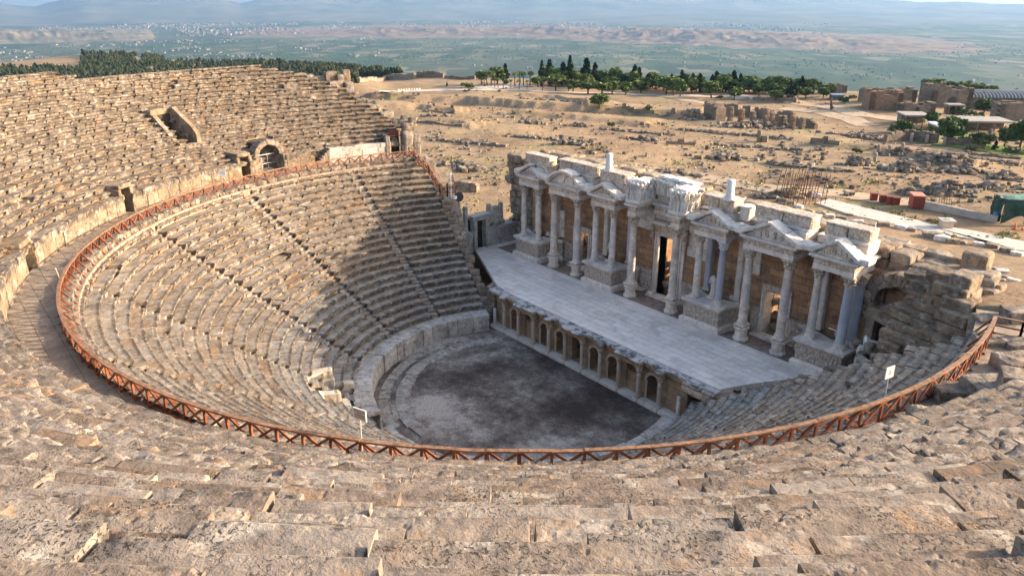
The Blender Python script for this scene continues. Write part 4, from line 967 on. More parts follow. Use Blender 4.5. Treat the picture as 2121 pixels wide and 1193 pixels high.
def podium(a, b):
    x0, x1 = fx(a) - .52, fx(b) + .52; y0 = 12.95
    # plan: straight front, concave flanks running back to the wall
    def plan(o):
        n = 8; L = []
        for i in range(n + 1):
            t = PI / 2 * i / n; L.append((x0 - o - 1.0 * (1 - math.cos(t)) * 1.0, y0 - o + .75 + 1.55 * math.sin(t)))
        R = [(x0 + x1 - p[0], p[1]) for p in L]
        return L[::-1] + [(x0 - o, y0 - o)] + [(x1 + o, y0 - o)] + R
    def band(m, o0, z0, o1, z1):
        P, Q = plan(o0), plan(o1); m.sheet([(p[0], p[1], z0) for p in P], [(q[0], q[1], z1) for q in Q], .5)
    m = MB(); prof = [(.26, ZS - .2), (.26, ZS + .34), (.2, ZS + .42), (.10, ZS + .52)]
    for (o0, z0), (o1, z1) in zip(prof[:-1], prof[1:]): band(m, o0, z0, o1, z1)
    o = m.build('podium', MARB, fac)
    d = MB(); band(d, .04, ZS + .52, .04, ZS + 1.62); band(d, .10, ZS + .52, .04, ZS + .52); d.build('relief_panel', RELIEF, o)
    t = MB()
    for (o0, z0), (o1, z1) in zip([(.04, ZS + 1.62), (.14, ZS + 1.72), (.22, ZS + 1.80), (.22, ZS + 1.98)], [(.14, ZS + 1.72), (.22, ZS + 1.80), (.22, ZS + 1.98), (.0, ZS + 2.02)]): band(t, o0, z0, o1, z1)
    P = plan(0.0); n = len(P); c = ((x0 + x1) / 2, 14.4, ZS + 2.02); V = [(p[0], p[1], ZS + 2.02) for p in P] + [c]; t.add(V, None, .5, [(j, j + 1, n) for j in range(n - 1)])
    t.build('podium_cornice', MARB, o)
def mat_relief():
    m = NT('relief_marble', .75, .25)
    st = m.n('ShaderNodeMapping', Vector=m.co, Scale=(1, 1, .55)).outputs[0]
    a = m.n('ShaderNodeTexVoronoi', _feature='SMOOTH_F1', Vector=st, Scale=6.5).outputs[0]; b = m.noise(13, 5, .7, st)
    h = m.math('ADD', m.math('MULTIPLY', a, 1.3), m.math('MULTIPLY', b, .5))
    m.color(m.mix(m.ramp(h, [(.45, 0.0), (1.0, 1.0)]), (.64, .56, .48), (.42, .34, .265))); m.bump(m.math('SUBTRACT', 0.0, h), .16, 1.0); return m.m
RELIEF = mat_relief()
for a, b in PAIRS.values(): podium(a, b)

# walls -------------------------------------------------------------
g0 = np.random.default_rng(31)
def back_wall():
    m = MB(); yb = 18.2
    ops = [(-12.1 + 1.0, -12.1 + 3.2 - .2, 7.2), (-1.1, 1.1, 8.45), (9.0, 11.1, 7.2)]
    x = -17.4
    segs = []
    for a, b, zt in ops:
        segs.append((x, fx(a), ZS - .3, None)); segs.append((fx(a), fx(b), zt, 'l')); x = fx(b)
    segs.append((x, 17.2, ZS - .3, None))
    g = np.random.default_rng(3)
    for a, b, z, k in segs:
        if k: m.bb((a, YW, z), (b, yb, 10.3), .5)
        else: m.bb((a, YW, z), (b, yb, 10.3), .5)
    o = m.build('back_wall', BRICK, fac)
    for a, b, z0, z1 in ((-3.7, -1.75, 8.6, 10.2), (1.75, 4.0, 7.4, 10.2), (-1.7, 1.7, 9.75, 10.2), (-9.2, -7.4, 3.3, 4.6), (7.4, 8.4, 7.6, 10.2), (-13.3, -12.6, 5.4, 8.0)):
        q = MB(); n = max(1, int((b - a) / .95)); k = max(1, int((z1 - z0) / .75))
        for i in range(n):
            for j in range(k): q.rock((fx(a + (b - a) * (i + .5) / n), YW - .02, z0 + (z1 - z0) * (j + .5) / k), ((b - a) / n * .99, .16, (z1 - z0) / k * .99), 0, 3, 14, .012, 2, g0.random(), i + j)
        q.build('marble_facing', MARB, o)
    q = MB()
    for i in range(46):  # rubble inside the doors, heaped to stop low sun too
        xc = [fx(-10), fx(.2), fx(10.2)][i % 3]; u = g.uniform(-1.3, 1.6); h = g.uniform(.2, 2.4) * (1 - abs(u) * .25); q.rock((xc + u, 19.2 + g.uniform(-.9, .9), ZS - .6 + h), (g.uniform(.5, 1.0), g.uniform(.5, 1.0), g.uniform(.4, .8)), g.uniform(0, 3), 4, 6, .09, 2, g.random(), i)
    for xc in (-10, .2, 10.2):  # unseen block stacks added to stop sunbeams through the doors onto the stage
        for i in range(3):
            for j in range(6): q.rock((fx(xc) + 1.5 + i * 1.15, 19.9, ZS + .2 + j * .78), (1.15, 1.0, .8), g.normal(0, .04), 4, 9, .07, 2, g.random(), i + j)
    for a, b, zt in ops:
        for i in range(16): z = ZS - .1 + 2.6 * g.random() ** 1.6; q.rock((fx(a) + .12 + .5 * (1 - (z - ZS) / 2.8) * g.random(), g.uniform(16.4, 18.4), z), (g.uniform(.35, .7), g.uniform(.4, .8), g.uniform(.3, .5)), g.uniform(0, 3), 4, 6, .08, 2, g.random(), i + 70)
    q.build('rubble_and_sun_block', MATTOP, o)
    # large rough blocks along the top of the wall and behind the attic
    t = MB(); x = -17.3
    while x < 20.5:
        L = g.uniform(.9, 2.1); zt = 12.9 - .045 * max(0, x + 4) - (.06 * max(0, x - 10) ** 1.2) + g.normal(0, .10)
        for row in range(2):
            yy = 16.75 + row * 1.0
            t.rock((x + L / 2, yy + g.normal(0, .05), zt - .35 - .12 * row), (L * .99, 1.0, .78), g.normal(0, .03), 5, 9, .09, 1.2, g.random(), int(x * 7) + row)
            t.rock((x + L / 2, yy + g.normal(0, .05), zt - 1.1), (L * 1.0, 1.0, .78), g.normal(0, .02), 3, 10, .05, 1.2, g.random(), int(x * 7) + row + 200)
        t.bb((x, 16.3, 10.2), (x + L, 18.2, zt - 1.3), .4); x += L
    t.build('wall_top_blocks', MATTOP, o)
MATTOP = mat_travertine('wall_top_stone', [(0.0, (0.30, 0.215, 0.145)), (0.4, (0.39, 0.30, 0.21)), (0.7, (0.34, 0.28, 0.215)), (1.0, (0.46, 0.385, 0.295))], 0.7, (0.36, 0.315, 0.26))
back_wall()
# door frames
def door_frame(xc, w, zt, fr=.36, y=YW, big=False):
    m = MB(); x0, x1 = xc - w / 2, xc + w / 2
    for s, xa in ((-1, x0 - fr), (1, x1)):
        m.bb((xa, y - .16, ZS - .1), (xa + fr, y + .9, zt), .6); m.bb((xa + (.06 if s < 0 else .0), y - .24, ZS - .1), (xa + (.2 if s < 0 else .14) , y - .16, zt), .4)
    o = m.build('door_frame', MARB, fac)
    l = MB(); l.bb((x0 - fr, y - .2, zt), (x1 + fr, y + .9, zt + .5), .5)
    if big:
        l.bb((x0 - fr - .05, y - .26, zt + .5), (x1 + fr + .05, y + .2, zt + 1.0), .4)
    l.build('lintel', MARBC, o)
    if big:
        c = MB(); c.rock((xc - .9, y - .3, zt + 1.14), (1.7, .9, .22), .02, 4, 10, .02, 2); c.rock((xc + .9, y - .28, zt + 1.12), (1.7, .8, .2), -.02, 4, 10, .02, 2)
        c.build('door_cornice', MARB, o)
        k = MB()
        for s in (-1, 1):
            k.tube([(xc + s * (w / 2 + fr + .16), y - .2, zt + .95), (xc + s * (w / 2 + fr + .16), y - .42, zt + .6), (xc + s * (w / 2 + fr + .16), y - .26, zt + .1), (xc + s * (w / 2 + fr + .16), y - .36, zt - .2), (xc + s * (w / 2 + fr + .16), y - .2, zt - .4)], [.12, .2, .14, .17, .08], 8)
        k.build('console', MARBC, o)
    s = MB(); s.rock((xc, y - .4, ZS + .02), (w + 1.2, 1.0, .16), 0, 4, 12, .02, 2, .5); s.build('threshold', MARB, o)
door_frame(fx(0), 2.2, 8.42, .45, big=True); door_frame(fx(-10.1), 1.7, 6.6, .34); door_frame(fx(10.0), 1.7, 6.7, .34)
# pilasters on the wall behind the column pairs, lower dado of the wall
def pilasters():
    for key, xs in {'A': (-16.2, -13.5), 'B': (-6.9, -4.1), 'C': (4.1, 6.9), 'D': (13.5, 15.6)}.items():
        for i, x in enumerate(xs):
            m = MB(); blue = key in 'ABC' and i in (0, 1); z0 = ZS + 2.0
            m.bb((fx(x) - .25, YW - .42, z0 + .18), (fx(x) + .25, YW + .02, ZT - .5), rnd.random()); m.bb((fx(x) - .19, YW - .47, z0 + .4), (fx(x) + .19, YW - .42, ZT - .7), rnd.random())
            o = m.build('pilaster', MARBB if (i == 0) == (key in 'AC') else MARB, fac)
            b = MB(); b.bb((fx(x) - .33, YW - .52, z0), (fx(x) + .33, YW + .02, z0 + .1)); b.bb((fx(x) - .29, YW - .47, z0 + .1), (fx(x) + .29, YW + .02, z0 + .2)); b.build('base', MARB, o)
            k = MB(); k.bb((fx(x) - .28, YW - .46, ZT - .5), (fx(x) + .28, YW + .02, ZT - .36)); k.bb((fx(x) - .34, YW - .52, ZT - .36), (fx(x) + .34, YW + .02, ZT - .02)); k.build('capital', MARBC, o)
    for a, b in ((-12.6, -11.35), (-9.0, -7.2), (-3.8, -1.6), (1.6, 3.8), (7.3, 8.85), (11.2, 12.8)):
        d = MB(); d.bb((fx(a), YW - .18, ZS - .1), (fx(b), YW + .02, ZS + 1.7), .5); d.bb((fx(a) - .04, YW - .3, ZS + 1.7), (fx(b) + .04, YW + .02, ZS + 1.95), .7); d.bb((fx(a) - .04, YW - .3, ZS - .1), (fx(b) + .04, YW + .02, ZS + .35), .7); d.build('dado', RELIEF, fac)
    r = MB(); g = np.random.default_rng(2)
    for q in range(26):
        x = g.uniform(-16, 16); r.rock((x, 15.2 + g.normal(0, .2), ZS + 2.1 if any(a - .5 < x < b + .5 for a, b in PAIRS.values()) else ZS + .15), (g.uniform(.2, .6), g.uniform(.2, .5), g.uniform(.15, .35)), g.uniform(0, 3), 4, 6, .06, 3, g.random(), q)
    r.build('fallen_fragments', MARB, fac)
pilasters()
# entablatures, pediments and attic ----------------------------------
ENT = [(ZT, .34, 0.0, 'MARB'), (ZT + .34, .38, -.02, 'MARBC'), (ZT + .72, .12, .10, 'MARB'), (ZT + .84, .14, .24, 'MARB')]
def entab(a, b, y0=YC - .36, y1=YW + .3):
    x0, x1 = fx(a), fx(b); e = MB(); f = MB()
    for z, h, o, k in ENT:
        (f if k == 'MARBC' else e).bb((x0 - o, y0 - o, z), (x1 + o, y1, z + h - .003), rnd.random())
    for q in range(int((x1 - x0 + .3) / .17)): e.bb((x0 - .06 + q * .17, y0 - .16, ZT + .73), (x0 + .03 + q * .17, y0 - .1, ZT + .83))
    e.roughen(.025, 1.5, 7); f.roughen(.02, 1.5, 7); o_ = e.build('entablature', MARB, fac); f.build('frieze', MARBC, o_); return o_
def attic(o, x0, x1, y0, y1, z0, z1, seed, n=2, mat=None):
    m = MB(); g = np.random.default_rng(seed); L = (x1 - x0) / n
    for i in range(n):
        m.rock((x0 + L * (i + .5), (y0 + y1) / 2 + g.normal(0, .04), (z0 + z1) / 2 + g.normal(0, .04)), (L * .985, y1 - y0, z1 - z0), g.normal(0, .02), 6, 12, .035, 1.8, g.random(), seed + i)
        m.rock((x0 + L * (i + .5), (y0 + y1) / 2, z1 + .03), (L * .99 + .1, y1 - y0 + .16, .16), g.normal(0, .02), 5, 10, .03, 2, g.random(), seed + i + 40)
    m.build('attic_block', mat or MARBC, o)
def tri_pediment(a, b, hgt, y0, broken=0.0, seed=0):
    x0, x1 = fx(a) - .3, fx(b) + .3; xm = (x0 + x1) / 2; zb = ZT + .98; o = None
    t = MB(); t.prism([(x0 + .35, zb), (x1 - .35, zb), (xm, zb + hgt - .12)], (0, y0 + .16, 0), (1, 0, 0), (0, 0, 1), (0, .5, 0), .6)
    o = t.build('pediment', MARB, fac)
    k = MB()
    for s in (-1, 1):
        xe = x0 if s < 0 else x1; p0 = np.array([xe - s * .0, 0, zb + .02]); p1 = np.array([xm, 0, zb + hgt])
        n = 3 if seed % 2 else 2
        for i in range(n):
            if broken and s > 0 and i == n - 1 and broken > .5: continue
            q0 = p0 + (p1 - p0) * (i / n + .01); q1 = p0 + (p1 - p0) * ((i + 1) / n - .01)
            w0 = rnd.uniform(-.05, .05)
            k.beam((q0[0], y0 - .16 + .5 + w0, q0[2] + .13), (q1[0], y0 - .16 + .5 + w0, q1[2] + .13), 1.0, .2, .75, (0, 0, 1)); k.beam((q0[0], y0 + .38, q0[2] + .01), (q1[0], y0 + .38, q1[2] + .01), .8, .12, .35, (0, 0, 1))
        # corner block
        k.rock((xe + s * .08, y0 + .55, zb + .16), (.75, 1.3, .42), .1 * s, 5, 8, .05, 2, .8, seed + s)
    k.roughen(.05, 1.6, seed); k.build('raking_cornice', MARBW if seed in (3, 5) else MARB, o)
    d = MB()
    for i in range(6): 
        u = (i + .5) / 6; hh = (hgt - .3) * (1 - abs(2 * u - 1)); d.rock((x0 + .6 + (x1 - x0 - 1.2) * u, y0 + .13, zb + .1 + hh * .4), (.26, .12, .16 + hh * .5), 0, 4, 5, .03, 4, .4, i)
    d.build('tympanum_relief', MARBC, o)
    return o
def arch_pediment(a, b, y0):
    x0, x1 = fx(a) - .3, fx(b) + .3; xm = (x0 + x1) / 2; zb = ZT + .98; w = (x1 - x0) / 2; hg = 1.25; R = (w * w + hg * hg) / (2 * hg); zc = zb + hg - R; ta = math.asin(w / R)
    th = np.linspace(-ta, ta, 19)
    t = MB(); t.prism([(xm + (R - .15) * math.sin(q), max(zb, zc + (R - .15) * math.cos(q))) for q in th[::-1]], (0, y0 + .35, 0), (1, 0, 0), (0, 0, 1), (0, .5, 0), .6)
    o = t.build('pediment', MARB, fac)
    k = MB()
    for i in range(18):
        if i in (13,): continue
        q0, q1 = th[i], th[i + 1]
        k.beam((xm + R * math.sin(q0), y0 + .34, zc + R * math.cos(q0)), (xm + R * math.sin(q1), y0 + .34, zc + R * math.cos(q1)), 1.0, .2, .7, (0, 0, 1)); k.beam((xm + (R - .16) * math.sin(q0), y0 + .42, zc + (R - .16) * math.cos(q0)), (xm + (R - .16) * math.sin(q1), y0 + .42, zc + (R - .16) * math.cos(q1)), .7, .14, .3, (0, 0, 1))
    for s in (-1, 1): k.rock((xm + s * (w + .1), y0 + .5, zb + .22), (.8, 1.2, .5), .1, 5, 8, .05, 2, .8, s + 3)
    k.roughen(.04, 1.6, 5); k.build('arched_cornice', MARB, o)
    f = MB(); th2 = np.linspace(0, PI, 12)
    f.tube([(xm + .3 + .62 * math.cos(q), y0 + .34, zb + .12 + .72 * math.sin(q)) for q in th2], .07, 6); f.build('shell_niche', MARBC, o)
    return o
YA = YC - .36
e = entab(-16.4, -13.6); o = tri_pediment(-16.4, -13.6, .95, YA, .7, 1); attic(o, -16.6 + XF, -13.2 + XF, 14.0, 15.0, 12.15, 12.98, 11, 2); attic(o, -16.2 + XF, -13.6 + XF, 14.1, 15.6, 11.2, 12.15, 12, 1, MARB)
e = entab(-12.2, -8.3); o = arch_pediment(-12.2, -8.3, YA); attic(o, -12.6 + XF, -7.6 + XF, 14.6, 15.6, 12.1, 12.95, 13, 3); attic(o, -12.2 + XF, -8.0 + XF, 14.4, 15.9, 11.2, 12.1, 14, 2, MARB)
e = entab(-6.85, -4.1); o = tri_pediment(-6.85, -4.1, .9, YA, 0, 2); attic(o, -6.9 + XF, -3.9 + XF, 14.1, 15.3, 12.25, 13.0, 15, 1); attic(o, -6.6 + XF, -4.2 + XF, 14.2, 15.6, 11.2, 12.25, 16, 1, MARB)
def stub(o, x, y, z0, z1, r):
    m = MB(); m.lathe((x, y, z0), [(r * 1.5, 0), (r * 1.5, .14), (r * 1.15, .2), (r * 1.2, .28), (r, .34), (r * .96, z1 - z0)], 18, tint=.7); m.build('column_stub', MARBW, o, True)
stub(o, -6.1 + XF, 14.4, 13.05, 14.5, .29)
e = entab(4.1, 6.85); o = tri_pediment(4.1, 6.85, .9, YA, .3, 3); attic(o, 3.9 + XF, 6.6 + XF, 14.1, 15.3, 12.15, 12.98, 17, 2); attic(o, 4.3 + XF, 6.5 + XF, 14.2, 15.6, 11.2, 12.15, 18, 1, MARBW); stub(o, 6.0 + XF, 14.3, 13.0, 14.45, .3); attic(o, 6.75 + XF, 7.5 + XF, 14.6, 15.5, 11.6, 12.6, 19, 1, MARBW)
e = entab(8.3, 12.2); o = tri_pediment(8.3, 12.2, 1.15, YA, .3, 4); attic(o, 8.0 + XF, 12.4 + XF, 14.5, 15.7, 12.1, 12.95, 20, 2); attic(o, 8.4 + XF, 12.3 + XF, 14.3, 15.9, 11.2, 12.1, 21, 2, MARB)
e = entab(13.6, 16.4, y1=YW + .2); o = tri_pediment(13.6, 16.4, 1.05, YA, 0, 5); attic(o, 13.3 + XF, 16.3 + XF, 14.6, 15.7, 12.1, 12.9, 22, 2); attic(o, 13.5 + XF, 16.4 + XF, 14.4, 15.9, 11.2, 12.1, 23, 2, MARB)
# recessed lengths between, and the two single columns of the middle with their leafy blocks
for a, b in ((-13.6, -12.2), (-8.3, -6.85), (-4.1, -2.6), (-1.8, 1.8), (2.6, 4.1), (6.85, 8.3), (12.2, 13.6)):
    o = entab(a + .25, b - .25, YW - .55, YW + .3)
    attic(o, a + .3 + XF, b - .3 + XF, YW - .3, YW + .9, ZT + 1.0, 12.0 + rnd.uniform(-.4, .3), int(abs(a) * 10), 1, MARB)
def leafy(o, x0, x1, y0, y1, z0, z1, seed):
    """upright acanthus leaves carved round a block"""
    m = MB(); m.bb((x0 + .16, y0 + .16, z0), (x1 - .16, y1, z1 - .2), .5)
    for q in range(3): m.rock((x0 + (x1 - x0) * (q + .5) / 3, (y0 + y1) / 2 + .1, z1 - .22), ((x1 - x0) / 3.1, (y1 - y0) * .8, .3), 0, 4, 8, .07, 2, .7, seed + q)
    pts = []
    for s in range(3):
        A, B = [((x0, y1), (x0, y0)), ((x0, y0), (x1, y0)), ((x1, y0), (x1, y1))][s]; L = math.dist(A, B); n = max(2, int(L / .33))
        nx = [(-1, 0), (0, -1), (1, 0)][s]
        for i in range(n):
            u = (i + .5) / n; px, py = A[0] + (B[0] - A[0]) * u, A[1] + (B[1] - A[1]) * u; h = (z1 - z0) * rnd.choice([1, 1, 1, .9, .75]); q = rnd.uniform(-.08, .06)
            m.tube([(px - nx[0] * .16, py - nx[1] * .16, z0 - .05), (px - nx[0] * .13, py - nx[1] * .13, z0 + h * .45), (px - nx[0] * .02, py - nx[1] * .02, z0 + h * .8 + q), (px + nx[0] * .14, py + nx[1] * .14, z0 + h * .93 + q), (px + nx[0] * .22, py + nx[1] * .22, z0 + h * .86 + q)], [.17, .155, .15, .12, .05], 7)
            if i % 2 == 0: m.tube([(px - nx[0] * .02, py - nx[1] * .02, z0), (px + nx[0] * .03, py + nx[1] * .03, z0 + h * .35), (px + nx[0] * .14, py + nx[1] * .14, z0 + h * .45)], [.12, .11, .05], 6)
    m.roughen(.09, 1.7, seed); m.build('leaf_block', MARBW, o)
for x, z1 in ((-2.2, 13.3), (2.2, 13.4)):
    o = entab(x - .42, x + .42)
    k = MB(); k.rock((fx(x), 14.0, ZT + 1.16), (1.5, 2.0, .34), 0, 5, 10, .03, 2, .8); k.build('moulded_block', MARB, o)
    leafy(o, fx(x) - .68, fx(x) + .68, YA - .05, YW - .3, ZT + 1.3, z1 - .12, 3)
    if x < 0: leafy(o, fx(x) + .9, fx(x) + 3.4, YW - .75, YW + .4, ZT + 1.75, 13.15, 5)
cap_ = MB()
for i in range(5): cap_.rock((fx(-1.1 + i * .72), YW + .1, 13.2 + rnd.uniform(-.05, .1)), (.7, 1.0, .25), rnd.uniform(-.1, .1), 4, 9, .04, 2, .9, i)
cap_.build('attic_block', MARBW, fac)
# statues on the podiums
def statue(name, label, x, y, z, mat, head):
    root = thing(name, label, 'statue', (x, y, z), None)
    b = MB(); b.bb((x - .36, y - .3, z), (x + .36, y + .3, z + .18), .8); b.build('base', MARBW, root)
    H = 1.62; ks = np.linspace(0, 1, 26); n = 28; th = np.arange(n) * 2 * PI / n; V = []
    for k in ks:
        zz = z + .18 + k * H
        w = np.interp(k, [0, .1, .35, .52, .62, .75, .86, .92, .95, 1.0], [.30, .26, .23, .27, .22, .27, .33, .24, .11, .09]); d = np.interp(k, [0, .3, .52, .62, .78, .9, .95, 1], [.24, .19, .22, .18, .23, .18, .1, .09])
        sx = .05 * math.sin(k * 4.5); fold = 1 + (.09 * np.cos(9 * th + 3 * k) + .05 * np.cos(15 * th - 5 * k)) * (1 if k < .9 else .1) * np.interp(k, [0, .6, 1], [1.2, .9, .5])
        V.append(np.c_[x + sx + w * fold * np.cos(th), y + d * fold * np.sin(th), np.full(n, zz)])
    if head:
        for k, r in ((1.04, .085), (1.09, .115), (1.15, .125), (1.21, .105), (1.25, .03)): V.append(np.c_[x + r * np.cos(th) - .02, y - .02 + r * 1.1 * np.sin(th), np.full(n, z + .18 + k * H)])
    V = np.concatenate(V); mm = len(V) // n; F = [(i * n + j, i * n + (j + 1) % n, (i + 1) * n + (j + 1) % n, (i + 1) * n + j) for i in range(mm - 1) for j in range(n)]
    T = [((mm - 1) * n + j, (mm - 1) * n + (j + 1) % n, mm * n) for j in range(n)]; V = np.concatenate([V, [V[-n:].mean(0)]])
    m = MB(); m.add(V, F, .6, T)
    for s in (-1, 1): m.tube([(x + s * .27, y, z + 1.52), (x + s * .33, y - .04, z + 1.2), (x + s * .2, y - .22, z + (1.05 if s > 0 else 1.22)), (x + s * .05, y - .25, z + (1.1 if s > 0 else 1.3))], [.1, .09, .075, .05], 10, .6)
    m.build('body', mat, root, True)
statue('draped_statue', 'draped standing marble statue with its head, left podium of the middle door', fx(-5.3), 14.3, ZS + 2.02, MARB, True)
statue('headless_statue', 'headless draped white marble statue standing on a pale block between two columns', fx(5.45), 14.25, ZS + 2.02, MARBW, False)
# side wall on the left with a door, broken pilasters above
def left_wing():
    root = thing('side_wing', 'left side wall of the stage with a framed doorway and broken pilasters on a ledge', 'wall', (-20.6, 13, ZS))
    w = MB(); xa = -20.5
    w.bb((xa - 1.2, 12.3, ZS - .3), (xa, 16.2, ZS + 1.75), .6); w.bb((xa - 1.2, 9.6, ZS - .3), (xa, 10.55, ZS + 1.6), .6); w.bb((xa - 1.3, 9.2, ZS + 1.6), (xa + .12, 10.55, ZS + 1.82), .5); w.bb((xa - 1.2, 12.3, ZS + 1.75), (xa + .14, 16.2, ZS + 1.95), .4)
    o = w.build('wall', MSLAB, root)
    f = MB()
    for y in (10.62, 12.05): f.bb((xa - .5, y, ZS - .2), (xa + .14, y + .38, ZS + 2.95), .6)
    f.rock((xa - .1, 11.5, ZS + 3.15), (.8, 2.3, .42), 0, 5, 11, .03, 2, .4); f.rock((xa - .1, 11.5, ZS + 3.42), (1.0, 2.6, .14), 0, 5, 11, .03, 2, .4); f.build('door_frame', MSLAB, root)
    d = MB(); d.bb((xa - 1.1, 10.6, ZS - .3), (xa - .9, 12.4, ZS + 3), .2); d.build('dark_panel', DARKV, root)  # dark panel behind the door frame, painted as its shade
    for y, h, w_ in ((9.0, 2.2, .42), (9.95, 2.6, .36), (12.85, 2.4, .42), (13.6, 2.1, .5), (14.3, 2.3, .42)):
        p = MB(); p.rock((xa - .4, y, ZS + 1.85 + h / 2), (.45, w_, h), 0, 6, 9, .04, 2, .7, int(y * 3)); p.build('broken_pilaster', MSLAB, root)
    q = MB(); g = np.random.default_rng(6)
    for i in range(8): q.rock((xa - .5 + g.normal(0, .2), g.uniform(12.6, 16), ZS + 2.1), (.5, .6, .4), g.uniform(0, 2), 4, 7, .06, 2, g.random(), i)
    q.build('loose_stones', DARKROCK, root)
left_wing()
def rough_tower():
    root = thing('ruined_corner', 'dark ruined masonry of big weathered blocks left of the columned facade', 'ruin', (-20, 16.6, 0))
    g = np.random.default_rng(8); m = MB(); z = 3.2; i = 0
    while z < 11.6:
        h = g.uniform(.55, .95); x = -21.6 + (.7 * sst(6.5, 4.5, z) if z < 6.5 else 0) - (0.5 if 8.5 < z < 10.6 else 0); x1 = -17.2 - max(0, z - 10.6) * .8
        while x < x1:
            L = g.uniform(.8, 1.7)
            for row in range(2): m.rock((x + L / 2, 16.6 + row * 1.2 + g.normal(0, .12), z + h / 2), (L * .99, 1.25, h), g.normal(0, .05), 5, 7, .11, 1.3, g.random(), i)
            x += L; i += 1
        z += h
    m.rock((-20.4, 16.2, 11.75), (2.0, 1.5, .9), .2, 7, 5, .14, 1.2, .4, 3); m.rock((-18.4, 16.6, 11.6), (1.5, 1.2, .8), .1, 6, 6, .12, 1.2, .6, 4)
    m.build('block_masonry', DARKROCK, root)
    f = MB(); f.bb((-17.5, 15.9, 3), (-16.6, 17.4, 10.8), .5); f.build('wall_return', BRICK, root)
rough_tower()
def right_ruin():
    root = thing('ruined_arch', 'broken stone arch over a dark niche at the right end of the facade', 'ruin', (18, 15, 3))
    m = MB(); xc, zc, ra, y = 18.3, 8.6, 1.25, 15.3; g = np.random.default_rng(12)
    for i in range(9):
        a = PI * (i + .5) / 9; m.rock((xc + math.cos(a) * (ra + .42), y, zc + math.sin(a) * (ra + .42)), (.86, 1.3, .64), euler(0, -a, 0), 5, 9, .07, 1.6, g.random(), i)
    for s in (-1, 1):
        for k in range(2): m.rock((xc + s * (ra + .42), y, zc - .35 - k * .66), (.9, 1.3, .66), 0, 5, 9, .06, 1.5, g.random(), k)
    m.rock((xc, y - .1, zc - .75), (3.4, 1.5, .8), .03, 6, 9, .12, 1.3, .3, 7); m.rock((xc + .4, y - .5, zc - .1), (1.9, 1.2, .45), .1, 6, 6, .1, 1.4, .2, 9)
    o = m.build('arch_blocks', DARKROCK, root)
    n = MB(); n.bb((16.7, 16.0, 3), (20.2, 16.5, 10.2), .4); n.build('niche_back', BRICK, o)
    p = MB(); p.rock((17.15, 14.6, 5.5), (.6, .5, 4.4), .05, 6, 11, .04, 1.6, .5); p.rock((18.2, 14.6, 7.55), (2.7, .5, .45), euler(0, .16, 0), 6, 10, .05, 1.6, .5); p.build('door_post', MATTOP, root)
    k = MB(); k.bb((17.4, 15.2, 3), (19.6, 15.4, 7.3), .1); k.build('dark_panel', DARKV, root)  # dark panel painted as the shade of the niche
right_ruin()
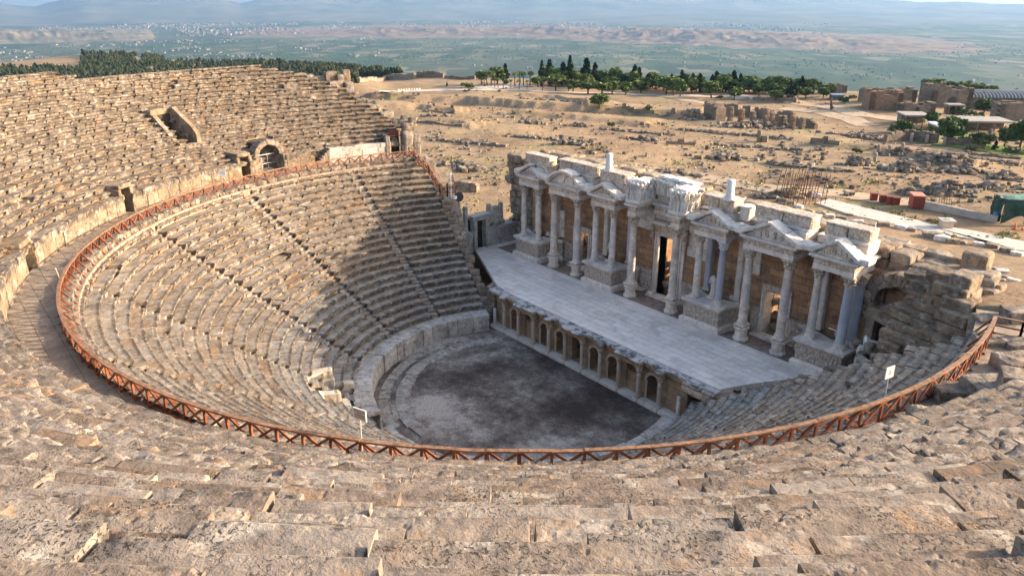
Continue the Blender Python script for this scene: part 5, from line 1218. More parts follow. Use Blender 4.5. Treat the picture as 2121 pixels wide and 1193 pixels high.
def right_blocks():
    """stepped stacks of huge blocks that hold up the right end of the seating"""
    root = thing('stepped_block_wall', 'stepped stack of huge weathered stone blocks at the right end of the seating', 'ruin', (21, 12, 8))
    g = np.random.default_rng(17); m = MB(); s = MB()
    P = [(1874, 700, 11.3, 2.6, .9, .46), (1951, 702, 11.2, 2.3, .9, .46), (1888, 683, 11.8, 2.7, .8, .42), (1898, 665, 12.3, 2.8, .8, .42), (1904, 649, 12.7, 2.6, .8, .42), (1935, 637, 13.0, 2.0, .9, .46), (1912, 613, 13.4, 1.6, .9, .5), (1920, 592, 13.9, 1.6, .9, .5), (1903, 572, 14.4, 1.4, .9, .5), (1961, 573, 13.9, 1.9, 1.0, .62), (1976, 600, 13.2, 1.9, 1.1, .72), (2000, 580, 13.6, 1.2, 1.2, .8), (1990, 628, 12.6, 1.6, 1.2, .7), (1985, 655, 12.1, 1.7, 1.2, .7), (1848, 716, 11.0, 1.2, .9, .55), (1875, 640, 13.2, 1.2, .9, .5), (1862, 668, 12.6, 1.0, .8, .45), (1945, 612, 13.5, 1.1, .9, .6)]
    for px, py, Y, L, w, h in P:
        p = at_y(px, py, Y); m.rock(p, (L, w * 1.2, h), euler(g.normal(0, .03), g.normal(0, .03), g.normal(-.05, .07)), 11, 14, .05, 2.6, g.random(), int(px + py))
        q = p + np.array([g.normal(0, .08), .12, -h * 1.08]); m.rock(q, (L * g.uniform(.85, 1.0), w * 1.2, h * .95), g.normal(-.05, .05), 8, 14, .05, 2.4, g.random(), int(px + py) + 1)
        if p[2] > 7.0: s.rock((p[0], p[1] + .35, (p[2] + 5) / 2 - .8), (L * .86, w * 1.2, p[2] - 6.2), 0, 5, 12, .05, 1.2, g.random(), int(px))
    m.build('large_blocks', BROWNW, root); s.build('wall_core', DARKROCK, root)
    t = thing('block_pier', 'tall broken pier of square brown blocks behind the stepped wall on the right', 'ruin', (21.5, 18.5, 8))
    m = MB(); 
    for px, py, Y, L, w, h in [(2022, 545, 17.5, 1.5, 1.4, 1.5), (2030, 580, 16.8, 1.7, 1.4, 1.3), (2035, 612, 16.0, 1.6, 1.4, 1.3), (2045, 590, 16.4, 1.0, 1.2, 1.0), (2010, 610, 16.8, 1.4, 1.2, 1.4), (2025, 640, 15.4, 1.6, 1.4, 1.4), (2060, 600, 16.6, .9, 1.0, .9)]:
        p = at_y(px, py, Y); m.rock(p, (L, w, h), g.normal(0, .08), 6, 9, .07, 1.5, g.random(), int(px))
    m.build('stacked_blocks', MATTOP, t)
    t = thing('ruined_wall', 'long low ruined wall of brown blocks running right from the facade top', 'ruin', (17, 18.5, 9)); m = MB()
    for px, py, Y, L in [(1810, 500, 18.6, 1.7), (1850, 508, 18.8, 1.8), (1890, 520, 18.8, 1.6), (1930, 530, 19, 1.8), (1970, 540, 19, 1.8), (2000, 545, 19, 1.5), (1825, 530, 17.6, 1.6), (1865, 535, 17.8, 1.7), (1905, 548, 17.8, 1.7), (1945, 556, 17.8, 1.8), (1985, 565, 17.6, 1.6), (1835, 520, 18.2, 1.9), (1800, 520, 17.4, 1.4)]:
        p = at_y(px, py, Y)
        for k in range(3): m.rock(p - np.array([0, 0, k * .75]), (L, 1.1, .78), g.normal(0, .05), 5, 9, .09, 1.3, g.random(), int(px) + k)
        m.bb((p[0] - L / 2, Y - .5, 2), (p[0] + L / 2, Y + .5, p[2] - 2), .3)
    m.build('wall_blocks', MATTOP, t)
FARTRAV = mat_travertine('grey_travertine', [(0.0, (0.33, 0.27, 0.19)), (0.4, (0.42, 0.36, 0.28)), (0.7, (0.37, 0.33, 0.285)), (1.0, (0.45, 0.33, 0.20))], 0.9, (0.35, 0.33, 0.30))
right_blocks()
def loose_right():
    """fallen blocks between the stage edge and the seats on the right"""
    g = np.random.default_rng(18)
    for i, (px, py, z, d, mt, lab) in enumerate([(1725, 772, 3.7, (1.1, .8, .8), FARTRAV, 'brown block fallen on the stage edge beside the blue columns'), (1655, 795, 3.6, (.8, .7, .5), DARKROCK, 'small dark block lying at the right edge of the stage floor'), (1600, 812, 3.5, (1.2, .5, .35), DARKROCK, 'flat dark stone lying at the right corner of the stage'), (1782, 745, 5.2, (.6, .6, 1.9), MARBW, 'pale upright broken block leaning under the dark niche'), (1815, 735, 5.6, (1.0, .8, .9), FARTRAV, 'grey broken stone under the loudspeaker horn')]):
        p = at_z(px, py, z); m = MB(); m.rock(p, d, euler(g.normal(0, .1), g.normal(0, .12), g.uniform(0, 2)), 6, 7, .08, 2, g.random(), i)
        tag(m.build('fallen_block', mt, None, loc=p), lab, 'stone block', 'blocks fallen beside the stage')
    b = MB()
    for i in range(26):
        p = at_z(g.uniform(1770, 1900), g.uniform(705, 770), 6.2 + g.uniform(-.5, .6)); b.rock(p, (g.uniform(.3, .9), g.uniform(.3, .8), g.uniform(.3, .7)), g.uniform(0, 3), 4, 6, .08, 2, g.random(), i)
    tag(b.build('rubble_bank', FARTRAV), 'bank of rubble between the right seats and the ruined arch', 'rubble', kind=None)
loose_right()
# ================================================================== wooden railing
def railing():
    root = thing('wooden_railing', 'red brown wooden railing with crossed braces curving round the walkway between the seating tiers', 'railing', (0, 0, WZ))
    ztop = WZ + .93; n = 92; ths = [R_(163.8 + (375.1 - 163.8) * i / n) for i in range(n + 1)]
    top = MB(); lowr = MB(); g = np.random.default_rng(1)
    for i in range(n):
        a, b = pol_(27, ths[i], ztop), pol_(27, ths[i + 1], ztop); z = g.normal(0, .008)
        top.beam(a + (0, 0, z), b + (0, 0, z), .17, .065, g.random()); 
        if i % 3 == 0: rnd.random()
        lowr.beam(pol_(27, ths[i], WZ + .12), pol_(27, ths[i + 1], WZ + .12), .05, .08, g.random())
    top.build('handrail', WOODTOP, root); lowr.build('bottom_rail', WOOD, root)
    for i in range(n + 1):
        t = ths[i]; p = MB(); p.beam(pol_(27 + g.normal(0, .02), t + g.normal(0, .0012), WZ - .1), pol_(27 + g.normal(0, .008), t, ztop - .026), .095, .095, g.random(), (math.cos(t), math.sin(t), 0)); o = p.build('post', WOOD, root)
        s = MB(); s.beam(pol_(26.97, t + .0018, ztop - .08), pol_(26.05, t + .0018, WZ - .42), .06, .08, g.random(), (0, 0, 1)); s.build('strut', WOOD, root)
    for i in range(n):
        a, b = ths[i], ths[i + 1]; m = MB()
        m.beam(pol_(26.985, a + .0025, ztop - .07), pol_(26.985, b - .0025, WZ + .14), .055, .09, g.random()); m.beam(pol_(27.035, b - .0025, ztop - .07), pol_(27.035, a + .0025, WZ + .14), .055, .09, g.random()); m.build('cross_brace', WOOD, root)
railing()
def rail_run(name, label, pts, h, cross=True, drop=.0):
    root = thing(name, label, 'railing', pts[0] - np.array([0, 0, h])); t = MB(); l = MB()
    for a, b in zip(pts[:-1], pts[1:]):
        L = np.linalg.norm(b - a); k = max(1, int(round(L / 1.1))); up_ = np.array([0, 0, h])
        t.beam(a, b, .13, .05); l.beam(a - up_ * .85, b - up_ * .85, .05, .08); l.beam(a - up_ * .45, b - up_ * .45, .05, .07)
        for i in range(k + 1):
            q = a + (b - a) * i / k; p = MB(); p.beam(q - up_ - (0, 0, drop), q - (0, 0, .03), .09, .09, None, (1, 0, 0)); p.build('post', WOOD, root)
        if cross:
            for i in range(k):
                q0, q1 = a + (b - a) * i / k, a + (b - a) * (i + 1) / k; m = MB(); m.beam(q0 - (0, 0, .08), q1 - up_ * .85, .045, .07); m.beam(q1 - (0, 0, .08), q0 - up_ * .85, .045, .07); m.build('cross_brace', WOOD, root)
    t.build('handrail', WOODTOP, root); l.build('lower_rails', WOOD, root); return root
p0 = pol_(27, R_(163.8), WZ + .93)
q1, q2 = at_z(888, 341, 11.9), at_z(911, 380, 10.7)
rail_run('wooden_railing', 'wooden railing running down beside the left end of the lower seats', [p0, q1, q2], .95)
rail_run('wooden_railing', 'wooden railing of the small landing below the left end of the seats', [q2, at_z(926, 379, 10.7), at_z(943, 377, 10.7)], 1.1, True, .2)
rail_run('wooden_railing', 'dark wooden railing leading away from the right end of the curved railing', [pol_(27, R_(375.1), WZ + .93), at_z(2121, 667, WZ + 1.0), at_z(2200, 673, WZ + 1.0)], .95, False)
rail_run('wooden_railing', 'short piece of wooden railing behind the corner of the walkway on the left', [pol_(27.4, R_(163.6), WZ + .95), pol_(28.6, R_(163.9), WZ + 1.0)], .95)

# ================================================================== signs
def text_mesh(lines, size, name, mat, parent, org, e, n_, gap):
    up_ = np.array([0, 0, 1.0])
    for i, s in enumerate(lines):
        cu = bpy.data.curves.new('lettering', 'FONT'); cu.body = s; cu.size = size; cu.align_x = 'CENTER'; cu.align_y = 'CENTER'; cu.extrude = 0.0015
        ob = bpy.data.objects.new('tmp', cu); COL.objects.link(ob); dg = bpy.context.evaluated_depsgraph_get(); me = bpy.data.meshes.new_from_object(ob.evaluated_get(dg)); bpy.data.objects.remove(ob)
        V = np.array([v.co[:] for v in me.vertices]); c = org + up_ * (gap * ((len(lines) - 1) / 2 - i)) + n_ * .006
        W = c + np.outer(V[:, 0], e) + np.outer(V[:, 1], up_) + np.outer(V[:, 2], n_) - root_loc(parent)
        for v, w in zip(me.vertices, W): v.co = w
        me.materials.clear(); me.materials.append(mat); o = bpy.data.objects.new(name, me); COL.objects.link(o); o.parent = parent
def sign(label, base, bx, by, e, w, h, lines, face, fs, wedge=False):
    """upright board on a thin pole; e is the reading direction of the board"""
    e = np.array([*e, 0.0]); e /= np.linalg.norm(e); n_ = np.array([e[1], -e[0], 0]); v = ray_dir(bx, by)
    hd = math.hypot(base[0] - CAM[0], base[1] - CAM[1]); c = CAM + v * hd / math.hypot(v[0], v[1])
    root = thing('sign_post', label, 'sign', base)
    p = MB(); p.tube([base, np.array([base[0], base[1], base[2]]) * .3 + .7 * (c - np.array([0, 0, h / 2])), c - n_ * .02], .016, 8); p.build('pole', WHITEP, root)
    b = MB(); M = np.c_[e * w / 2, n_ * .012, np.array([0, 0, 1.0]) * h / 2]; V, F = cube_grid(1); b.add(V @ M.T + c, F, .5); o = b.build('board', face, root)
    f = MB()
    for s in (-1, 1): f.add(V @ np.c_[e * .018, n_ * .02, np.array([0, 0, 1.0]) * (h / 2 + .01)].T + c + e * s * w / 2, F, .5); f.add(V @ np.c_[e * (w / 2 - .018), n_ * .02, np.array([0, 0, 1.0]) * .012].T + c + np.array([0, 0, s * h / 2]), F, .5)
    f.build('board_edge', WHITEP, o)
    if lines: text_mesh(lines, fs, 'lettering', INK, o, c + n_ * .012, e, n_, fs * 1.22)
b0 = at_z(749, 912, 12.2); b0[2] = 11.5
sign('pale warning board with dark capitals on a pole at the near railing', b0, 745, 858, (.94, .36), .54, .42, ['DANGEROUS AREA', 'BOLGE', 'LUTFEN GECME', 'DO NOT ENTER'], SIGNF, .062)
b1 = at_z(1836, 812, 12.2); b1[2] = 11.0
sign('small cream notice board on a thin pole inside the right stretch of railing', b1, 1843, 771, (.16, .99), .46, .46, ['DIKKAT', 'LUTFEN', 'GECMEYINIZ'], WHITEP, .052)
b2 = pol_(28.6, R_(201.0), WZ)
sign('small white notice board on a pole before the far walkway wall', b2, 460, 359, (.5, .87), .52, .46, ['DIKKAT'], WHITEP, .09)
root = thing('pole', 'bare white pole leaning beside the railing at the far left bend', 'pole', pol_(27.3, R_(251.5), WZ)); m = MB(); m.tube([pol_(27.3, R_(251.5), WZ), at_z(115, 556, 13.5)], .025, 8); m.build('shaft', WHITEP, root)
root = thing('pole', 'thin dark lamp pole standing at the right end of the stage before the blue columns', 'pole', at_z(1718, 772, ZS)); b = at_z(1718, 772, ZS); t_ = at_y(1734, 686, b[1]); m = MB(); m.tube([b, t_], .022, 8); m.build('shaft', RUST, root); m = MB(); m.tube([t_, t_ + np.array([-.5, -.2, .12])], [.03, .05], 8); m.build('lamp_arm', WHITEP, root)
def horn():
    b = at_y(1812, 735, 12.6); c = at_y(1806, 708, 12.6); root = thing('loudspeaker', 'white horn loudspeaker on a short bracket under the ruined arch', 'loudspeaker', b)
    d = np.array([-.75, -.62, .1]); d /= np.linalg.norm(d); m = MB(); m.tube([c + d * .42, c + d * .38, c + d * .1, c - d * .15, c - d * .5], [.36, .33, .13, .09, .1], 20); m.build('horn', WHITEP, root, True)
    m = MB(); m.tube([b, c], .03, 6); m.build('bracket', GREYMETAL, root)
horn()
def spot(): 
    c = at_z(950, 408, 9.4); root = thing('floodlight', 'round dark floodlight on a stand at the left end of the seats', 'floodlight', c - np.array([0, 0, .9])); d = RGT * .5 - FWD * .8; d[2] = .1; d /= np.linalg.norm(d)
    m = MB(); m.tube([c + d * .1, c + d * .08, c - d * .12], [.46, .46, .25], 20); m.build('lamp_head', IRON, root); m = MB(); m.tube([c, c - np.array([0, 0, .9])], .04, 6); m.build('stand', IRON, root)
    c = at_z(935, 413, 9.2); root = thing('lamp_stand', 'pale pole with small lamps beside the round floodlight', 'lamp', c); m = MB(); m.tube([c, c + np.array([0, 0, 2.4])], .03, 6); m.build('shaft', WHITEP, root); m = MB(); m.rock(c + np.array([.05, 0, 2.4]), (.16, .16, .1), 0, 3, 6, .01); m.rock(c + np.array([.3, .2, .2]), (.3, .3, .35), 0, 3, 6, .01); m.build('lamp', WHITEP, root)
spot()

# ================================================================== ground around the ruins
def drape(name, poly, mat, lift=.05, step=1.2, wid=None, thick=0):
    """strip along a picture-traced centre line, laid on the land"""
    P = np.array([hit(px, py) for px, py in poly]); L = []; 
    for a, b in zip(P[:-1], P[1:]):
        n = max(1, int(np.linalg.norm(b - a) / step))
        for i in range(n): L.append(a + (b - a) * i / n)
    L.append(P[-1]); L = np.array(L); T = np.gradient(L[:, :2], axis=0); T /= np.linalg.norm(T, axis=1, keepdims=True) + 1e-9; N = np.c_[-T[:, 1], T[:, 0]]
    cols = np.linspace(-.5, .5, 5); V = []
    for c in cols: q = L[:, :2] + N * wid * c; V.append(np.c_[q, ground(q[:, 0], q[:, 1]) + lift])
    return tag(mk(name, np.concatenate(V), np.concatenate([np.c_[i * len(L) + np.arange(len(L) - 1), i * len(L) + 1 + np.arange(len(L) - 1), (i + 1) * len(L) + 1 + np.arange(len(L) - 1), (i + 1) * len(L) + np.arange(len(L) - 1)] for i in range(4)]), mat, None, True), kind='structure')
PATHM = mat_simple('dusty_path', (0.52, 0.45, 0.37), 0.95, 0.12, 0.4); TRACKM = mat_simple('dirt_track', (0.42, 0.31, 0.21), 0.95, 0.15, 0.5)
drape('path', [(790, 191), (820, 190), (900, 187), (1000, 186), (1100, 187), (1250, 193), (1380, 198), (1480, 201), (1560, 203)], PATHM, .07, 1.2, 4.0)
drape('path', [(985, 184), (1030, 180), (1100, 178)], PATHM, .1, 1.0, 9.0)
drape('track', [(1640, 205), (1720, 222), (1790, 240), (1880, 250)], TRACKM, .09, 1.2, 6)
drape('track', [(1300, 348), (1450, 368), (1600, 392), (1750, 402), (1890, 420)], TRACKM, .06, 1.2, 4.5)
drape('track', [(1620, 225), (1700, 232), (1760, 246), (1800, 262)], TRACKM, .06, 1.2, 5)
drape('path', [(1370, 200), (1480, 218), (1560, 226)], TRACKM, .06, 1.2, 4)
def slab(name, poly, z0, mat, th=.35):
    Q = [hit(px, py) for px, py in poly]; z = max(q[2] for q in Q) * .5 + .5 * min(q[2] for q in Q) + .12; Q = [at_z(px, py, z) for px, py in poly]; n = len(Q); c = np.mean(Q, 0)
    m = MB(); m.add(np.array(Q + [q - np.array([0, 0, th * 4]) for q in Q] + [c]), [(j, n + j, n + (j + 1) % n, (j + 1) % n) for j in range(n)], .5, [(j, (j + 1) % n, 2 * n) for j in range(n)]); return m.build(name, mat), z
o, z_ = slab('path', [(1690, 420), (1717, 412), (1805, 433), (1951, 468), (2020, 478), (2135, 503), (2135, 528), (2053, 501), (1941, 483), (1760, 444)], 0, CONC); tag(o, kind='structure')
LAWN = NT('lawn', .95, .1); LAWN.color(LAWN.ramp(LAWN.noise(.5, 6, .7), [(.3, (.10, .15, .03)), (.5, (.17, .23, .05)), (.7, (.25, .28, .09))])); LAWN = LAWN.m
drape('lawn', [(1950, 296), (2010, 303), (2070, 312), (2140, 322)], LAWN, .12, 1.0, 9); drape('lawn', [(1940, 287), (1990, 284), (2040, 292)], LAWN, .12, 1.0, 6)

# ---- stones -------------------------------------------------------
STONES = []
for s in range(8):
    m = MB(); m.rock((0, 0, .3), (1, rnd.uniform(.6, 1.0), rnd.uniform(.6, .95)), rnd.uniform(0, 3), 4, rnd.choice([4, 6, 9]), .10, 1.7, s / 7.0, s + 60); o = m.build('stone', FIELDROCK); STONES.append(o.data); bpy.data.objects.remove(o)
def stone(p, s, label, group, flat=1.0, mesh=None):
    o = bpy.data.objects.new('stone', mesh or rnd.choice(STONES)); COL.objects.link(o); o.location = p; o.scale = (s * rnd.uniform(.8, 1.5), s * rnd.uniform(.7, 1.2), s * rnd.uniform(.6, 1.2) * flat); o.rotation_euler = (0, 0, rnd.uniform(0, 6.3)); return tag(o, label, 'stone', group)
ZONES = [((860, 1400, 235, 325), 60, (.35, .9), 'weathered stone lying on the dry slope beyond the left end of the facade'), ((1100, 1700, 290, 372), 70, (.35, .9), 'weathered stone lying on dry grass just behind the facade'), ((1650, 2121, 270, 345), 60, (.4, 1.0), 'dark stone lying on the dry ground below the trees on the right'), ((1560, 2121, 340, 420), 50, (.35, .9), 'loose stone lying near the red crates and rubble heaps'), ((740, 1100, 165, 240), 36, (.4, .9), 'small stone on the bare plateau left of the palm grove')]
for (x0, x1, y0, y1), n, (s0, s1), lab in ZONES:
    k = 0
    while k < n:
        px, py = rnd.uniform(x0, x1), rnd.uniform(y0, y1); cl = fbm([[px / 60, py / 22, 0]], 2, 12)[0]
        if rnd.random() > .35 + cl: continue
        if px < 1100 and py > 300 + (px - 860) * .1: continue
        stone(hit(px, py), rnd.uniform(s0, s1), lab, lab.replace('stone', 'stones', 1)); k += 1
def small_rubble():
    g = np.random.default_rng(44); m = MB(); k = 0; V0, F0 = cube_grid(1)
    while k < 1500:
        px = g.uniform(770, 2140); py = 195 + (g.random() ** .8) * 240; cl = fbm([[px / 46, py / 13, 0]], 3, 19)[0]
        if g.random() > np.clip((cl - .12) * 2.0, .02, 1): continue
        v = ray_dir(px, py); p = CAM + v * ((1.5 - CAM[2]) / v[2]); q = p[:2] + g.normal(0, 1.5, 2); s = g.uniform(.12, .42) * (1.3 if cl > .3 else 1)
        R = rotz(g.uniform(0, 3)); W = (V0 * np.array([s * g.uniform(.7, 1.4), s * g.uniform(.6, 1.1), s * g.uniform(.4, .9)]) * .5 * (1 + g.normal(0, .18, (8, 1)))) @ R.T
        m.add(np.c_[W[:, 0] + q[0], W[:, 1] + q[1], W[:, 2] + s * .15], F0, g.random()); k += 1
    V = np.concatenate(m.V); c = np.repeat(V.reshape(-1, 8, 3).mean(1), 8, axis=0); V[:, 2] += ground(c[:, 0], c[:, 1]); m.V = [V]
    return tag(m.build('small_rubble', FIELDROCK), kind='stuff')
small_rubble()
def weeds():
    g = np.random.default_rng(46); m = MB(); Q = []
    SP = [(940, 345, 26, 8), (930, 360, 20, 6), (1240, 320, 40, 10), (1560, 385, 30, 8), (1640, 400, 30, 8), (1850, 452, 14, 6), (1790, 440, 20, 5), (1880, 466, 16, 6), (1930, 470, 14, 6), (2080, 500, 30, 8), (1960, 500, 50, 8), (1000, 255, 50, 6), (2060, 395, 40, 10), (1810, 385, 30, 5), (1730, 395, 30, 6), (1420, 340, 60, 10), (1300, 350, 60, 8), (1900, 400, 40, 10), (1500, 300, 60, 10), (1080, 290, 80, 12)]
    for px, py, sx, sy in SP:
        for i in range(60): Q.append((px + g.normal(0, sx * .5), py + g.normal(0, sy * .5)))
    for i in range(1600): Q.append((g.uniform(800, 2130), 210 + 250 * g.random()))
    for px, py in Q:
        v = ray_dir(px, py); p = CAM + v * ((2.5 - CAM[2]) / v[2]); h = g.uniform(.1, .35); a = g.uniform(0, PI); w = g.uniform(.06, .22); d = np.array([math.cos(a), math.sin(a)]) * w
        m.add([(p[0] - d[0], p[1] - d[1], 0), (p[0] + d[0], p[1] + d[1], 0), (p[0] + d[0] * .5 + g.normal(0, .1), p[1] + d[1] * .5, h), (p[0] - d[0] * .6, p[1] - d[1] * .6 + g.normal(0, .1), h * .8)], [(0, 1, 2, 3)], np.clip(g.normal(.65, .3), 0, 1))
    V = np.concatenate(m.V); c = np.repeat(V.reshape(-1, 4, 3).mean(1), 4, axis=0); V[:, 2] += ground(c[:, 0], c[:, 1]); m.V = [V]
    return tag(m.build('weeds', GRASS), kind='stuff')
weeds()
def heap(px, py, wpx, hgt, n, label, mat=FIELDROCK, dep=.5, name='rubble_heap', smax=.9):
    p = hit(px, py); k = pxm(p); W = wpx * k / 2; D = W * dep; m = MB(); e = RGT[:2] / np.linalg.norm(RGT[:2]); f = np.array([-e[1], e[0]]); g = np.random.default_rng(int(px))
    for i in range(n):
        u, v = g.normal(0, .45), g.normal(0, .45); q = p[:2] + e * W * u + f * D * v; r = min(1, math.hypot(u, v)); z = ground(q[0], q[1])[0] + hgt * max(0, 1 - r * 1.1) * g.random(); s = g.uniform(.3, smax)
        m.rock((q[0], q[1], z + s * .2), (s * g.uniform(.8, 1.7), s, s * g.uniform(.5, .9)), euler(g.normal(0, .2), g.normal(0, .2), g.uniform(0, 3)), 2, 7, .10, 2, g.random(), i)
    return tag(m.build(name, mat, None, loc=p), label, 'rubble')
for a in [(1960, 402, 110, 1.8, 130, 'largest dark rubble heap behind the red container'), (2045, 392, 60, 1.0, 60, 'low rubble heap with weeds beside the large dark heap'), (1890, 402, 50, .6, 36, 'thin spill of dark rubble left of the red container'), (1775, 342, 70, 1.4, 70, 'mound of loose stones under a lone bush on the right slope'), (1870, 355, 90, 1.6, 90, 'long pile of pale squared stones on the right slope'), (1985, 358, 130, 1.0, 90, 'low sprawling rubble field at the right edge'), (2080, 370, 90, 1.0, 70, 'dark broken stones at the far right below the lawn'),
          (960, 350, 100, 1.2, 110, 'bank of small grey stones behind the left end of the facade'), (925, 352, 50, 1.0, 60, 'heap of grey rubble beside the left wooden railing'), (1440, 240, 60, 1.6, 60, 'dark rubble slope left of the tall ruined pier'), (1560, 262, 190, 1.2, 120, 'dark rubble in front of the row of ruined piers'), (1790, 285, 90, .8, 50, 'scattered ruin blocks below the low dark wall'), (1860, 318, 60, .7, 40, 'pale fallen fragments near small leaning pillars'), (1620, 408, 80, .8, 60, 'grey blocks piled round the foot of the upright steel bars'), (1950, 330, 150, .6, 60, 'line of low ruined footings on the right'), (905, 242, 60, .6, 30, 'dark low ruin on the bare slope left of the grove'), (1100, 256, 70, .6, 40, 'scatter of dark blocks in the middle of the dry field'), (1180, 300, 80, .5, 40, 'broken stones right behind the pale column stub'), (1330, 290, 90, .6, 40, 'loose dark stones in the dry field behind the middle of the facade'), (1500, 330, 120, .5, 50, 'row of dark stones behind the right half of the facade'), (1200, 262, 60, .6, 30, 'dark pile below the lone round tree')]: heap(*a)
# kerb of pale blocks along the paved path
KB = [(1577, 402, 1.0), (1590, 408, .8), (1603, 412, .9), (1622, 418, 1.1), (1638, 422, .8), (1655, 430, .9), (1676, 440, .9), (1700, 445, 1.0), (1718, 450, 1.0), (1742, 455, 1.1), (1760, 462, .9), (1777, 462, .9), (1800, 470, 1.2), (1830, 468, 1.2), (1866, 474, 1.2), (1885, 478, 1.0), (1928, 492, 1.6), (1950, 498, 1.3), (1972, 503, 1.2), (1990, 505, .9), (2025, 508, .9), (2055, 513, 1.1), (2085, 522, 1.2), (2105, 528, 1.0), (1760, 447, .7), (1660, 412, .8), (1690, 408, 1.2), (1712, 413, .6), (2060, 560, .7), (2075, 566, .9), (2085, 578, .6), (2050, 575, .8), (2098, 583, .6), (2068, 585, .7)]
for i, (px, py, s) in enumerate(KB):
    p = hit(px, py); m = MB(); m.rock((p[0], p[1], p[2] + s * .12), (s * 1.1, s * .7, s * .5), rnd.uniform(-.4, .4) + .3, 5, 8, .07, 1.8, rnd.random(), i)
    tag(m.build('kerb_block', [FARTRAV, FARTRAV, MARB][i % 3], None, loc=p), 'pale squared block in the row along the concrete path' if i < 27 else 'pale block in the small pile right of the stepped wall', 'stone block', 'pale blocks along the concrete path' if i < 27 else 'pale blocks piled right of the ruins')
# ---- builders' things on the right ---------------------------------
def frame_at(px, py): p = hit(px, py); return p, pxm(p)
EX = np.array([RGT[0], RGT[1], 0]) / np.linalg.norm(RGT[:2]); EY = np.array([-EX[1], EX[0], 0])
def oriented(rot): c, s = math.cos(rot), math.sin(rot); return EX * c + EY * s, -EX * s + EY * c
def obox(m, p, ex, ey, x0, x1, y0, y1, z0, z1, tint=None):
    V, F = cube_grid(1); M = np.c_[ex * (x1 - x0) / 2, ey * (y1 - y0) / 2, np.array([0, 0, 1.0]) * (z1 - z0) / 2]; m.add(V @ M.T + p + ex * (x0 + x1) / 2 + ey * (y0 + y1) / 2 + np.array([0, 0, (z0 + z1) / 2]), F, tint)
def container():
    p, k = frame_at(1888, 434); ex, ey = oriented(-.25); L, D, H = 22 * k, 34 * k, 27 * k; root = thing('metal_container', 'red painted metal container with ribbed sides beside a low wall', 'container', p)
    m = MB(); obox(m, p, ex, ey, 0, L, 0, D, .1, H); o = m.build('body', RED, root); r = MB()
    for i in range(12): obox(r, p, ex, ey, L * (i + .2) / 12, L * (i + .6) / 12, -.05, 0, .15, H - .1)
    for i in range(16): obox(r, p, ex, ey, L, L + .05, D * (i + .2) / 16, D * (i + .6) / 16, .15, H - .1)
    r.build('rib', RED, root); t = MB(); obox(t, p, ex, ey, -.06, L + .07, -.07, D + .06, H, H + .1); t.build('roof', mat_simple('pale_red', (.55, .22, .15), .6, .15, 1), root)  # roof in a lighter red than the body
container()
for i, (px, py, lab) in enumerate([(1803, 417, 'leftmost red brick pallet, set apart beyond the concrete path'), (1822, 421, 'second red crate from the left in the row beyond the path'), (1836, 424, 'third red crate from the left in the row beyond the path'), (1849, 426, 'rightmost red crate with a slatted side in the row beyond the path')]):
    p, k = frame_at(px, py); ex, ey = oriented(-.2); root = thing('crate', lab, 'crate', p, 'red crates beyond the path'); m = MB(); w = 13 * k; obox(m, p, ex, ey, 0, w, 0, w * .9, .12, .9); m.build('box', RED, root)
    s = MB()
    for q in range(5): obox(s, p, ex, ey, w * q / 5 + .03, w * q / 5 + .12, -.05, 0, .0, .98)
    obox(s, p, ex, ey, -.04, w + .04, -.06, w * .94, .9, .98); s.build('slats', RED, root)
def kiosk():
    p, k = frame_at(1951, 477); ex, ey = oriented(-.15); L, D, H = 20 * k, 20 * k, 21 * k; root = thing('utility_box', 'beige concrete utility box with a pale flared lid on the path', 'utility box', p); m = MB()
    V, F = cube_grid(1); W = V.copy(); W[:, 0] *= np.where(V[:, 2] > 0, L / 2 * 1.05, L / 2); W[:, 1] *= D / 2; W[:, 2] = (V[:, 2] * .5 + .5) * H - .2; m.add(np.outer(W[:, 0], ex) + np.outer(W[:, 1], ey) + np.outer(W[:, 2], [0, 0, 1]) + p + ex * L / 2 + ey * D / 2, F, .5); m.build('body', BEIGE, root)
    t = MB(); obox(t, p, ex, ey, -.18, L + .2, -.2, D + .2, H - .19, H - .02); obox(t, p, ex, ey, L * .3, L * .7, D * .3, D * .7, H - .02, H + .08); t.build('lid', CONC, root)
kiosk()
